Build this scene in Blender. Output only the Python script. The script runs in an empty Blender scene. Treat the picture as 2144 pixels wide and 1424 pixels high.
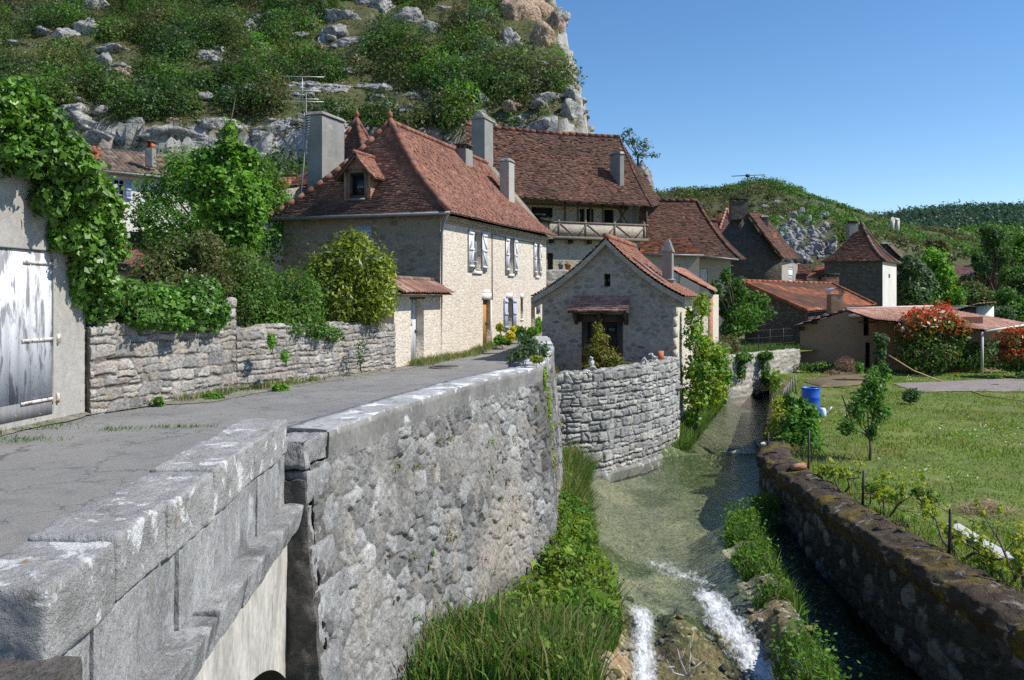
import bpy, bmesh, math, random
import numpy as np
from mathutils import Vector, Matrix

# ------------------------------------------------------------------ camera, sky, sun
SC = bpy.context.scene
COL = SC.collection
F, CX, HY, EYE = 1800.0, 1072.0, 622.0, 2.1
cam = bpy.data.cameras.new('camera'); camo = bpy.data.objects.new('camera', cam); COL.objects.link(camo)
cam.sensor_width = 36; cam.lens = F / 2144 * 36; cam.shift_y = -(712 - HY) / 2144
cam.clip_start = .1; cam.clip_end = 5000
camo.location = (0, 0, EYE); camo.rotation_euler = (math.radians(90), 0, 0)
SC.camera = camo
SUN_EL, SUN_AZ = math.radians(47), math.radians(98)       # azimuth clockwise from +Y
world = bpy.data.worlds.new('World'); SC.world = world; world.use_nodes = True
wn = world.node_tree; bg = wn.nodes['Background']
sky = wn.nodes.new('ShaderNodeTexSky'); sky.sky_type = 'NISHITA'; sky.sun_disc = False
sky.sun_elevation = SUN_EL; sky.sun_rotation = SUN_AZ
sky.altitude = 300; sky.air_density = .9; sky.dust_density = .1; sky.ozone_density = 2.6
hsv = wn.nodes.new('ShaderNodeHueSaturation'); hsv.inputs['Saturation'].default_value = 1.2
wn.links.new(sky.outputs[0], hsv.inputs['Color']); wn.links.new(hsv.outputs[0], bg.inputs[0]); bg.inputs[1].default_value = .128
sun = bpy.data.lights.new('sun', 'SUN'); suno = bpy.data.objects.new('sun', sun); COL.objects.link(suno)
sun.energy = 5.0; sun.angle = math.radians(.55); sun.color = (1, .95, .87)
sd = Vector((math.sin(SUN_AZ) * math.cos(SUN_EL), math.cos(SUN_AZ) * math.cos(SUN_EL), math.sin(SUN_EL)))
suno.rotation_euler = sd.to_track_quat('Z', 'Y').to_euler()
suno.location = sd * 60
SC.view_settings.view_transform = 'Standard'; SC.view_settings.look = 'None'
SC.view_settings.exposure = .32; SC.view_settings.gamma = 1
SC.render.engine = 'CYCLES'
cy = SC.cycles
cy.max_bounces = 6; cy.diffuse_bounces = 3; cy.glossy_bounces = 3; cy.transmission_bounces = 4
cy.transparent_max_bounces = 8; cy.use_denoising = False; cy.caustics_reflective = False; cy.caustics_refractive = False

# ------------------------------------------------------------------ helpers
def W(px, py, d): return np.array(((px - CX) / F * d, d, EYE - (py - HY) / F * d))
def G(px, py, z):
    return W(px, py, (EYE - z) * F / (py - HY))
def sst(a, b, x):
    t = np.clip((np.asarray(x, float) - a) / (b - a), 0, 1); return t * t * (3 - 2 * t)

def _hash(ix, iy, iz, seed):
    n = (ix.astype(np.int64) * 374761393 + iy.astype(np.int64) * 668265263 + iz.astype(np.int64) * 1274126177 + seed * 974634777) & 0xffffffff
    n = ((n ^ (n >> 13)) * 1274126177) & 0xffffffff
    n = ((n ^ (n >> 15)) * 2246822519) & 0xffffffff
    n ^= n >> 16
    return n.astype(np.float64) / 4294967296.0
def vnoise(P, seed=0):
    P = np.asarray(P, float); i = np.floor(P).astype(np.int64); f = P - i; f = f * f * (3 - 2 * f)
    r = 0
    for dx in (0, 1):
        for dy in (0, 1):
            for dz in (0, 1):
                w = (f[..., 0] if dx else 1 - f[..., 0]) * (f[..., 1] if dy else 1 - f[..., 1]) * (f[..., 2] if dz else 1 - f[..., 2])
                r = r + w * _hash(i[..., 0] + dx, i[..., 1] + dy, i[..., 2] + dz, seed)
    return r
def fbm(P, seed=0, octv=4, gain=.5):
    P = np.asarray(P, float); a, s, t = 1., 0., 0.
    for o in range(octv):
        s = s + a * vnoise(P * 2 ** o + 17.3 * o, seed + o); t += a; a *= gain
    return s / t
def P3(x, y, z=0): 
    x, y, z = np.broadcast_arrays(np.asarray(x, float), np.asarray(y, float), np.asarray(z, float))
    return np.stack((x, y, z), -1)

def build(name, V, Fs, mat, parent=None, col=None, smooth=False):
    V = np.asarray(V, np.float32).reshape(-1, 3)
    me = bpy.data.meshes.new(name)
    Fs = [np.asarray(f, np.int32) for f in Fs if len(f)]
    loops = np.concatenate([f.ravel() for f in Fs]); tot = np.concatenate([np.full(len(f), f.shape[1], np.int32) for f in Fs])
    st = np.concatenate(([0], np.cumsum(tot)[:-1])).astype(np.int32)
    me.vertices.add(len(V)); me.vertices.foreach_set('co', V.ravel())
    me.loops.add(len(loops)); me.loops.foreach_set('vertex_index', loops)
    me.polygons.add(len(tot)); me.polygons.foreach_set('loop_start', st)
    if smooth: me.polygons.foreach_set('use_smooth', np.ones(len(tot), bool))
    if col is not None:
        c = np.ones((len(V), 4), np.float32); c[:, :3] = np.broadcast_to(np.asarray(col, np.float32), (len(V), 3))
        me.color_attributes.new('Col', 'FLOAT_COLOR', 'POINT').data.foreach_set('color', c.ravel())
    me.update(calc_edges=True); me.validate()
    me.materials.append(mat)
    o = bpy.data.objects.new(name, me); COL.objects.link(o)
    if parent is not None:
        o.parent = parent
        if parent.type == 'EMPTY': o.matrix_parent_inverse = Matrix.Translation(-parent.location)
    return o

class MB:
    def __init__(s): s.V, s.F, s.C, s.n = [], [], [], 0
    def add(s, V, Fs, col=(1, 1, 1)):
        V = np.asarray(V, float).reshape(-1, 3)
        for f in Fs:
            if len(f): s.F.append(np.asarray(f, np.int64) + s.n)
        s.V.append(V); s.C.append(np.broadcast_to(np.asarray(col, float), V.shape)); s.n += len(V)
        return s
    def hexa(s, b, t, col=(1, 1, 1)):        # 4 bottom (ccw from above), 4 top
        return s.add(list(b) + list(t), [[(3, 2, 1, 0), (4, 5, 6, 7), (0, 1, 5, 4), (1, 2, 6, 5), (2, 3, 7, 6), (3, 0, 4, 7)]], col)
    def box(s, x0, x1, y0, y1, z0, z1, col=(1, 1, 1)):
        return s.hexa([(x0, y0, z0), (x1, y0, z0), (x1, y1, z0), (x0, y1, z0)], [(x0, y0, z1), (x1, y0, z1), (x1, y1, z1), (x0, y1, z1)], col)
    def fbox(s, fr, u0, u1, z0, z1, o0, o1, col=(1, 1, 1)):
        q = [(u0, o1), (u1, o1), (u1, o0), (u0, o0)]
        return s.hexa([fr.pt(u, o, z0) for u, o in q], [fr.pt(u, o, z1) for u, o in q], col)
    def tube(s, pts, rad, n=7, col=(1, 1, 1), cap=True):
        pts = np.asarray(pts, float); m = len(pts); rad = np.broadcast_to(np.asarray(rad, float), (m,))
        T = np.gradient(pts, axis=0); T /= np.linalg.norm(T, axis=1)[:, None] + 1e-9
        ref = np.array((0, 0, 1.)) if abs(T[:, 2]).mean() < .9 else np.array((1., 0, 0))
        A = np.cross(T, ref); A /= np.linalg.norm(A, axis=1)[:, None] + 1e-9; B = np.cross(A, T)
        th = np.arange(n) * 2 * math.pi / n
        V = pts[:, None] + rad[:, None, None] * (np.cos(th)[None, :, None] * A[:, None] - np.sin(th)[None, :, None] * B[:, None])
        i = np.arange(m - 1)[:, None] * n; j = np.arange(n)[None]; k = (j + 1) % n
        q = np.stack((i + j, i + k, i + k + n, i + j + n), -1).reshape(-1, 4)
        Fs = [q]
        if cap: Fs.append([tuple(range(n - 1, -1, -1)), tuple((m - 1) * n + x for x in range(n))])
        return s.add(V, Fs, col)
    def prism(s, poly, vec, col=(1, 1, 1)):
        p = np.asarray(poly, float); m = len(p); V = np.concatenate((p, p + np.asarray(vec, float)))
        return s.add(V, [[tuple(range(m))], [tuple(range(2 * m - 1, m - 1, -1))], [(i, i + m, (i + 1) % m + m, (i + 1) % m) for i in range(m)]], col)
    def grid(s, V, col=(1, 1, 1)):            # V (a,b,3)
        a, b = V.shape[:2]
        i = np.arange(a - 1)[:, None] * b + np.arange(b - 1)[None]
        c = col if np.ndim(col) == 1 else np.asarray(col).reshape(-1, 3)
        return s.add(V, [np.stack((i, i + 1, i + b + 1, i + b), -1).reshape(-1, 4)], c)
    def build(s, name, mat, parent=None, smooth=False):
        return build(name, np.concatenate(s.V), s.F, mat, parent, np.concatenate(s.C), smooth)

def thing(name, label, cat, loc, group=None):
    o = bpy.data.objects.new(name, None); COL.objects.link(o); o.location = Vector([float(v) for v in loc]); o.empty_display_size = .2
    return tag(o, label, cat, group)
def tag(o, label, cat, group=None):
    o['label'] = label; o['category'] = cat
    if group: o['group'] = group
    return o
def struct(o): o['kind'] = 'structure'; return o
def stuff(o, label=None, cat=None):
    o['kind'] = 'stuff'
    if label: o['label'] = label; o['category'] = cat
    return o

class Fr:                                      # a facade line, outward normal to the right of travel
    def __init__(s, A, B):
        s.A = np.array(A[:2], float); d = np.array(B[:2], float) - s.A; s.L = np.linalg.norm(d); s.t = d / s.L; s.n = np.array((s.t[1], -s.t[0]))
    def pt(s, u, o, z): p = s.A + s.t * u + s.n * o; return (p[0], p[1], z)
    def u(s, px):
        k = (px - CX) / F; return (k * s.A[1] - s.A[0]) / (s.t[0] - k * s.t[1])
    def at(s, px, py):
        u = s.u(px); return u, EYE - (py - HY) / F * (s.A[1] + s.t[1] * u)
    def rect(s, x0, y0, x1, y1):               # facade rectangle seen at those places of the photo
        u0, za = s.at(x0, y0); u1, zb = s.at(x1, y1); zc = s.at(x0, y1)[1]; zd = s.at(x1, y0)[1]
        return u0, u1, (zb + zc) / 2, (za + zd) / 2

def panel(mb, fr, u0, u1, z0, top, holes=(), depth=.22, nu=1, col=(1, 1, 1)):
    tf = top if callable(top) else (lambda u: top)
    us = sorted(set([round(v, 4) for v in list(np.linspace(u0, u1, nu + 1)) + [h[i] for h in holes for i in (0, 1)]]))
    zm = max(tf(u) for u in us)
    zs = sorted(set([round(v, 4) for v in [z0, zm] + [h[i] for h in holes for i in (2, 3)]]))
    V, Q = [], []
    for a, b in zip(us[:-1], us[1:]):
        for c, d in zip(zs[:-1], zs[1:]):
            um, zc = (a + b) / 2, (c + d) / 2
            if any(h[0] < um < h[1] and h[2] < zc < h[3] for h in holes): continue
            ta, tb = tf(a), tf(b)
            if c >= ta - 1e-4 and c >= tb - 1e-4: continue
            n = len(V); V += [fr.pt(a, 0, min(c, ta)), fr.pt(b, 0, min(c, tb)), fr.pt(b, 0, min(d, tb)), fr.pt(a, 0, min(d, ta))]
            Q.append((n, n + 1, n + 2, n + 3))
    for h in holes:
        a, b, c, d = h[:4]; n = len(V)
        V += [fr.pt(u, o, z) for o in (0, -depth) for u, z in ((a, c), (b, c), (b, d), (a, d))]
        Q += [(n + i, n + (i + 1) % 4, n + 4 + (i + 1) % 4, n + 4 + i) for i in range(4)]
    mb.add(V, [Q], col)

# ------------------------------------------------------------------ materials
def new_mat(name):
    m = bpy.data.materials.new(name); m.use_nodes = True; nt = m.node_tree
    return m, nt, nt.nodes['Principled BSDF']
def N(nt, t, **kw):
    n = nt.nodes.new(t)
    for k, v in kw.items():
        if k.startswith('i_'): n.inputs[k[2:].replace('_', ' ')].default_value = v
        else: setattr(n, k, v)
    return n
def mixc(nt, fac, a, b, mode='MIX'):
    m = N(nt, 'ShaderNodeMix', data_type='RGBA', blend_type=mode)
    for s, v in ((0, fac), (6, a), (7, b)):
        if hasattr(v, 'is_linked'): nt.links.new(v, m.inputs[s])
        else: m.inputs[s].default_value = v if s == 0 else (*v[:3], 1)
    return m.outputs[2]
def ramp(nt, src, pts):
    r = N(nt, 'ShaderNodeValToRGB'); e = r.color_ramp.elements
    while len(e) < len(pts): e.new(.5)
    for x, (p, c) in zip(e, pts):
        x.position = p; x.color = (*c, 1) if np.ndim(c) else (c, c, c, 1)
    nt.links.new(src, r.inputs[0]); return r.outputs[0]
def noise_out(nt, vec, scale, detail=4, rough=.55, which=0, dist=0):
    n = N(nt, 'ShaderNodeTexNoise'); n.inputs['Scale'].default_value = scale; n.inputs['Detail'].default_value = detail
    n.inputs['Roughness'].default_value = rough; n.inputs['Distortion'].default_value = dist
    nt.links.new(vec, n.inputs['Vector']); return n.outputs[which]
def coords(nt, stretch=(1, 1, 1)):
    c = N(nt, 'ShaderNodeTexCoord'); m = N(nt, 'ShaderNodeMapping'); m.inputs['Scale'].default_value = stretch
    nt.links.new(c.outputs['Object'], m.inputs[0]); return m.outputs[0]
def bumpn(nt, h, strength, dist, prev=None):
    b = N(nt, 'ShaderNodeBump'); b.inputs['Strength'].default_value = strength; b.inputs['Distance'].default_value = dist
    nt.links.new(h, b.inputs['Height'])
    if prev is not None: nt.links.new(prev, b.inputs['Normal'])
    return b.outputs[0]

def mat(name, col=None, var=((3, .25),), spots=(), bump=((40, .5, .01),), rough=.85, spec=.2, stretch=(1, 1, 1), metal=0):
    m, nt, bs = new_mat(name); vec = coords(nt, stretch)
    if col is None:
        a = N(nt, 'ShaderNodeAttribute', attribute_name='Col'); c = a.outputs['Color']
    else:
        r = N(nt, 'ShaderNodeRGB'); r.outputs[0].default_value = (*col, 1); c = r.outputs[0]
    for sc, am in var:
        n = noise_out(nt, vec, sc, 5)
        g = ramp(nt, n, [(.25, 1 - am), (.75, 1 + am)]); c = mixc(nt, 1.0, c, g, 'MULTIPLY')
    for s in spots:                            # (scale, threshold, width, colour, opacity)
        n = noise_out(nt, vec, s[0], 6, .6, dist=.4)
        f = ramp(nt, n, [(s[1], 0.), (min(.999, s[1] + s[2]), s[4] if len(s) > 4 else 1.)]); c = mixc(nt, f, c, s[3])
    nt.links.new(c, bs.inputs['Base Color'])
    nrm = None
    for sc, st, di in bump:
        nrm = bumpn(nt, noise_out(nt, vec, sc, 6, .6), st, di, nrm)
    if nrm is not None: nt.links.new(nrm, bs.inputs['Normal'])
    bs.inputs['Roughness'].default_value = rough; bs.inputs['Specular IOR Level'].default_value = spec; bs.inputs['Metallic'].default_value = metal
    return m

def masonry(name, stones, mortar, size=(.3, .16), edge=.05, bump=.5, var=.25, spots=(), soft=.05):
    m, nt, bs = new_mat(name); base = coords(nt)
    w = noise_out(nt, base, 3.0, 2, .5, 1); add = N(nt, 'ShaderNodeVectorMath', operation='MULTIPLY_ADD')
    nt.links.new(w, add.inputs[0]); add.inputs[1].default_value = (.12, .12, .10); nt.links.new(base, add.inputs[2])
    mp = N(nt, 'ShaderNodeMapping'); mp.inputs['Scale'].default_value = (1 / size[0], 1 / size[0], 1 / size[1]); nt.links.new(add.outputs[0], mp.inputs[0])
    v1 = N(nt, 'ShaderNodeTexVoronoi', feature='F1'); v2 = N(nt, 'ShaderNodeTexVoronoi', feature='DISTANCE_TO_EDGE')
    for v in (v1, v2): v.inputs['Scale'].default_value = 1; v.inputs['Randomness'].default_value = .9; nt.links.new(mp.outputs[0], v.inputs['Vector'])
    sep = N(nt, 'ShaderNodeSeparateColor'); nt.links.new(v1.outputs['Color'], sep.inputs[0])
    n = len(stones); sc = ramp(nt, sep.outputs[0], [(i / max(1, n - 1), s) for i, s in enumerate(stones)])
    e = ramp(nt, v2.outputs['Distance'], [(edge, 0.), (edge + soft, 1.)])
    c = mixc(nt, e, mortar, sc)
    g = ramp(nt, noise_out(nt, base, 9, 6, .65), [(.25, 1 - var), (.75, 1 + var)]); c = mixc(nt, 1., c, g, 'MULTIPLY')
    for s in spots:
        f = ramp(nt, noise_out(nt, base, s[0], 6, .6, dist=.4), [(s[1], 0.), (min(.999, s[1] + s[2]), s[4] if len(s) > 4 else 1.)]); c = mixc(nt, f, c, s[3])
    nt.links.new(c, bs.inputs['Base Color'])
    nr = bumpn(nt, e, bump, .03); nr = bumpn(nt, noise_out(nt, base, 30, 5), .4, .015, nr)
    nt.links.new(nr, bs.inputs['Normal']); bs.inputs['Roughness'].default_value = .9; bs.inputs['Specular IOR Level'].default_value = .15
    return m

def leaf_mat(name, transl=.35, rough=.45, spec=.3):
    m, nt, bs = new_mat(name)
    a = N(nt, 'ShaderNodeAttribute', attribute_name='Col')
    nt.links.new(a.outputs['Color'], bs.inputs['Base Color'])
    bs.inputs['Roughness'].default_value = rough; bs.inputs['Specular IOR Level'].default_value = spec
    tr = N(nt, 'ShaderNodeBsdfTranslucent'); hs = N(nt, 'ShaderNodeHueSaturation'); hs.inputs['Saturation'].default_value = 1.1; hs.inputs['Value'].default_value = 1.5
    nt.links.new(a.outputs['Color'], hs.inputs['Color']); nt.links.new(hs.outputs[0], tr.inputs['Color'])
    mx = N(nt, 'ShaderNodeMixShader'); mx.inputs[0].default_value = transl
    nt.links.new(bs.outputs[0], mx.inputs[1]); nt.links.new(tr.outputs[0], mx.inputs[2])
    nt.links.new(mx.outputs[0], nt.nodes['Material Output'].inputs['Surface'])
    return m

GREYL = (.42, .42, .42)
M = {}
M['leaf'] = leaf_mat('leaf', .38, .5, .25); M['gloss_leaf'] = leaf_mat('gloss_leaf', .28, .42, .4); M['grass'] = leaf_mat('grass', .35, .6, .15)
M['bark'] = mat('bark', (.12, .095, .075), ((20, .4),), bump=((60, .8, .02),))
M['stone'] = mat('stone', None, ((6, .25), (24, .32), (90, .25)), ((2.2, .60, .12, (.50, .50, .49), .55), (5, .66, .06, (.09, .085, .08), .6)), ((18, .9, .04), (80, .8, .012), (260, .5, .004)))
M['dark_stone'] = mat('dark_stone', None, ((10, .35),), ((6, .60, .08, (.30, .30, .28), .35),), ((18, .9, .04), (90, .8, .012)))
M['parapet'] = mat('parapet', (.335, .33, .322), ((1.6, .28), (6, .22), (40, .15), (160, .12)),
                   ((3.2, .55, .14, (.26, .256, .247), .6), (4.2, .57, .04, (.70, .70, .695), .85), (11, .62, .05, (.62, .62, .61), .6), (7, .60, .08, (.16, .158, .15), .6), (7, .67, .025, (.36, .19, .06), .75)),
                   ((7, .6, .04), (45, 1, .025), (170, .8, .008)), .92, .12)
M['parapet_side'] = mat('parapet_side', (.30, .30, .298), ((1.2, .35), (6, .25), (45, .18), (150, .14)),
                   ((2.6, .54, .12, (.11, .11, .11), .7), (5.0, .60, .06, (.52, .52, .52), .65), (12, .62, .05, (.52, .52, .51), .6), (9, .60, .08, (.12, .12, .115), .6), (8, .69, .025, (.36, .19, .06), .7)),
                   ((6, .6, .04), (38, 1, .03), (150, .8, .008)), .92, .12, stretch=(1, 1, .45))
M['spandrel'] = mat('spandrel', (.42, .40, .36), ((1.5, .25), (12, .25), (40, .2)), ((2.5, .52, .12, (.25, .23, .195), .75), (5, .62, .08, (.15, .14, .12), .6)), ((20, .4, .01), (120, .4, .004)), stretch=(1, 1, .5))
M['dark_rough'] = mat('dark_rough', (.105, .098, .088), ((3, .4), (20, .35)), ((8, .60, .06, (.24, .215, .18), .5),), ((10, 1, .06), (60, .8, .02)))
M['cap'] = mat('cap', (.19, .185, .175), ((2, .3), (18, .25), (90, .2)), ((3.4, .58, .08, (.62, .62, .62), .8), (7, .66, .05, (.10, .10, .095), .6)), ((12, .5, .02), (80, .6, .008)))
M['cap_top'] = mat('cap_top', (.33, .33, .33), ((2, .3), (18, .25)), ((2.6, .53, .06, (.70, .70, .71), .85), (14, .60, .05, (.60, .60, .60), .6), (7, .56, .07, (.15, .15, .14), .7)), ((12, .5, .02), (80, .6, .008)))
def road_mat():
    m, nt, bs = new_mat('road'); vec = coords(nt); c = (.20, .199, .197)
    c = mixc(nt, ramp(nt, noise_out(nt, vec, .45, 5, .6, dist=.5), [(.40, 0.), (.62, 1.)]), c, (.255, .25, .24))
    c = mixc(nt, ramp(nt, noise_out(nt, vec, 1.7, 6, .65, dist=.8), [(.52, 0.), (.64, .75)]), c, (.155, .155, .157))
    c = mixc(nt, ramp(nt, noise_out(nt, vec, 5, 6, .7), [(.55, 0.), (.7, .4)]), c, (.28, .27, .25))
    for sc, lo, col in ((130, .57, (.36, .355, .34)), (170, .56, (.045, .045, .047)), (70, .58, (.34, .33, .31)), (34, .62, (.10, .10, .10)), (45, .64, (.33, .32, .29))):
        c = mixc(nt, ramp(nt, noise_out(nt, vec, sc, 3, .6), [(lo, 0.), (lo + .07, .75)]), c, col)
    v = N(nt, 'ShaderNodeTexVoronoi', feature='DISTANCE_TO_EDGE'); v.inputs['Scale'].default_value = .55
    ad = N(nt, 'ShaderNodeVectorMath', operation='MULTIPLY_ADD'); nt.links.new(noise_out(nt, vec, 2.2, 5, .6, 1), ad.inputs[0]); ad.inputs[1].default_value = (1.2, 1.2, 0); nt.links.new(vec, ad.inputs[2]); nt.links.new(ad.outputs[0], v.inputs['Vector'])
    c = mixc(nt, ramp(nt, v.outputs['Distance'], [(.002, .7), (.009, 0.)]), c, (.05, .05, .05))
    nt.links.new(c, bs.inputs['Base Color']); bs.inputs['Roughness'].default_value = .88; bs.inputs['Specular IOR Level'].default_value = .2
    nt.links.new(bumpn(nt, noise_out(nt, vec, 110, 4, .7), .9, .012), bs.inputs['Normal']); return m
M['road'] = road_mat()
M['soil'] = mat('soil', (.16, .12, .075), ((1.5, .3), (12, .3)), ((3, .55, .15, (.07, .09, .03), .7),), ((15, .6, .05),))
M['hill'] = mat('hill', None, ((.5, .25), (3, .25)), ((.9, .6, .1, (.20, .17, .09), .5),), ((1.2, .8, .4), (6, .6, .1)))
M['rock'] = mat('rock', None, ((.5, .25), (3, .3)), ((1.3, .52, .10, (.17, .163, .155), .6), (3.5, .56, .05, (.07, .07, .066), .8), (.25, .66, .1, (.36, .24, .13), .5)), ((1.4, 1, .6), (5, 1, .2)))
M['lawn'] = mat('lawn', (.13, .175, .04), ((.35, .3), (2, .25), (25, .3)), ((.5, .55, .16, (.24, .23, .07), .7), (1.3, .64, .1, (.30, .26, .13), .5)), ((50, .7, .04),))
M['bed'] = mat('bed', None, ((2.0, .25), (9, .35), (26, .35), (70, .25)), ((11, .56, .06, (.50, .47, .36), .6), (17, .60, .06, (.09, .085, .05), .6), (1.6, .60, .12, (.09, .11, .045), .55)), ((14, .7, .03), (45, .7, .015)))  # pale spots imitate caustic ripples of light, in a pebble colour
M['gravel'] = mat('gravel', (.27, .235, .22), ((2, .2), (30, .3)), (), ((30, 1, .05),))
M['straw'] = leaf_mat('straw', .15, .7, .1)
M['render_wall'] = mat('render_wall', (.36, .345, .315), ((1, .15), (8, .14), (40, .2)), ((1.2, .62, .15, (.30, .25, .19), .45),), ((70, .9, .012),))
M['tan_wall'] = mat('tan_wall', (.33, .205, .135), ((.8, .12), (6, .08)), ((1, .6, .2, (.16, .12, .09), .4),), ((60, .3, .01),))
M['grey_wall'] = mat('grey_wall', (.34, .31, .265), ((.7, .15), (8, .12)), ((1.1, .58, .15, (.22, .20, .17), .5),), ((40, .4, .01),))
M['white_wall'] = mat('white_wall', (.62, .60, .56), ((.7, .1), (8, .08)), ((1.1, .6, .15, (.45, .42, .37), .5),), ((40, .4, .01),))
M['chimney'] = mat('chimney', (.235, .233, .218), ((1.2, .18), (9, .12)), ((1.4, .54, .15, (.16, .158, .15), .65), (3, .66, .05, (.5, .5, .48), .5)), ((40, .4, .01),))
M['wood_white'] = mat('wood_white', (.60, .61, .63), ((6, .12),), ((4, .56, .08, (.36, .36, .36), .6),), ((30, .3, .005),), .6, .3, stretch=(3, 3, .5))
M['wood_blue'] = mat('wood_blue', (.36, .43, .56), ((6, .1),), (), ((30, .3, .005),), .6, .3, stretch=(3, 3, .5))
M['wood_grey'] = mat('wood_grey', (.20, .20, .205), ((4, .25),), ((5, .6, .1, (.33, .33, .34), .6),), ((30, .5, .008),), stretch=(4, 4, .4))
M['wood_dark'] = mat('wood_dark', (.055, .042, .034), ((5, .3),), (), ((30, .5, .01),), stretch=(3, 3, .5))
M['wood_beam'] = mat('wood_beam', (.15, .125, .10), ((5, .3),), (), ((30, .6, .01),))
M['wood_gold'] = mat('wood_gold', (.40, .22, .05), ((4, .2),), (), ((20, .3, .005),), .6, .3, stretch=(4, 4, .4))
M['wood_brown'] = mat('wood_brown', (.22, .10, .05), ((4, .2),), (), ((20, .3, .005),), .6, .3, stretch=(4, 4, .4))
M['peel'] = mat('peel', (.60, .61, .635), ((2, .06),), ((3.6, .515, .07, (.21, .21, .225), .95), (1.2, .54, .15, (.33, .33, .34), .6), (11, .60, .05, (.24, .24, .25), .8), (9, .70, .05, (.23, .15, .09), .7)), ((14, .5, .01), (60, .4, .004)), .7, .25, stretch=(1.6, 1.6, .35))
M['tile'] = mat('tile', None, ((8, .18), (40, .2)), ((1.8, .64, .1, (.10, .085, .075), .5),), ((50, .5, .01),), .85, .15)
M['zinc'] = mat('zinc', (.19, .195, .20), ((5, .15),), (), ((30, .1, .003),), .55, .4, metal=.2)
M['steel'] = mat('steel', (.62, .63, .65), ((5, .08),), (), (), .4, .5, metal=.35)
M['iron'] = mat('iron', (.035, .032, .03), ((10, .3),), ((20, .6, .1, (.15, .07, .03), .6),), ((60, .4, .004),), .6, .4)
M['rust'] = mat('rust', (.60, .57, .53), ((10, .2),), ((14, .52, .08, (.26, .12, .06), .85),), ((60, .4, .004),), .7, .3)
M['dark'] = mat('dark', (.012, .012, .013), (), (), (), .9, .1)
M['orange_clay'] = mat('orange_clay', (.48, .16, .075), ((5, .15),), (), ((60, .3, .005),))
M['brick'] = masonry('brick', [(.30, .11, .06), (.38, .15, .09), (.22, .09, .06)], (.34, .28, .22), (.24, .075), .05, .4)
M['blue'] = mat('blue', (.012, .10, .55), ((3, .08),), (), (), .35, .5)
M['white_plastic'] = mat('white_plastic', (.62, .72, .74), ((5, .05),), (), (), .4, .5)
M['hose'] = mat('hose', (.62, .34, .20), ((5, .1),), (), (), .5, .4)
M['plank'] = mat('plank', (.45, .445, .43), ((6, .15),), ((9, .6, .1, (.36, .35, .33), .5),), ((40, .4, .006),), .8)
M['lichen'] = mat('lichen', (.60, .60, .59), ((10, .3),), ((14, .55, .1, (.2, .2, .19), .6),), ((30, .6, .02),))
M['glass'] = mat('glass', (.02, .024, .03), (), (), (), .06, .6)
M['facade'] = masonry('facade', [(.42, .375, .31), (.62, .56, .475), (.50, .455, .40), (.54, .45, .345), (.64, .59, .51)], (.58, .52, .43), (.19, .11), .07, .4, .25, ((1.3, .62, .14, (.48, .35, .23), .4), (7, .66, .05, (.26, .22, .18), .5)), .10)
M['facade_front'] = masonry('facade_front', [(.21, .195, .165), (.27, .245, .20), (.24, .22, .18), (.17, .14, .105), (.31, .285, .235)], (.26, .24, .195), (.32, .13), .05, .5, .2, (), .09)  # stone colour lowered to deepen the shade on the house's end wall
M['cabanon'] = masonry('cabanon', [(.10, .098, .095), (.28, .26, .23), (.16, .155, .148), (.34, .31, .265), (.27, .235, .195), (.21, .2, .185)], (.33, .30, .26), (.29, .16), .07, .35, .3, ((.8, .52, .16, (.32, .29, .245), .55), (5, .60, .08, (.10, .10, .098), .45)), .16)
M['rubble'] = masonry('rubble', [(.09, .088, .086), (.16, .155, .148), (.12, .115, .11)], (.065, .063, .06), (.26, .15), .04, .8, .25)
M['village'] = masonry('village', [(.30, .27, .22), (.42, .37, .30), (.36, .31, .25)], (.42, .37, .30), (.3, .16), .06, .3, .15, (), .1)
M['daub'] = masonry('daub', [(.29, .255, .205), (.35, .31, .255), (.24, .20, .16)], (.36, .32, .26), (.22, .13), .06, .3, .15, (), .1)
M['dark_wall'] = masonry('dark_wall', [(.080, .070, .063), (.125, .11, .098), (.098, .087, .078), (.065, .058, .053)], (.085, .076, .068), (.30, .15), .05, .4, .3, ((.7, .56, .15, (.14, .125, .11), .5),), .09)  # on the gable and tower front this dark colour stands for shade
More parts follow.
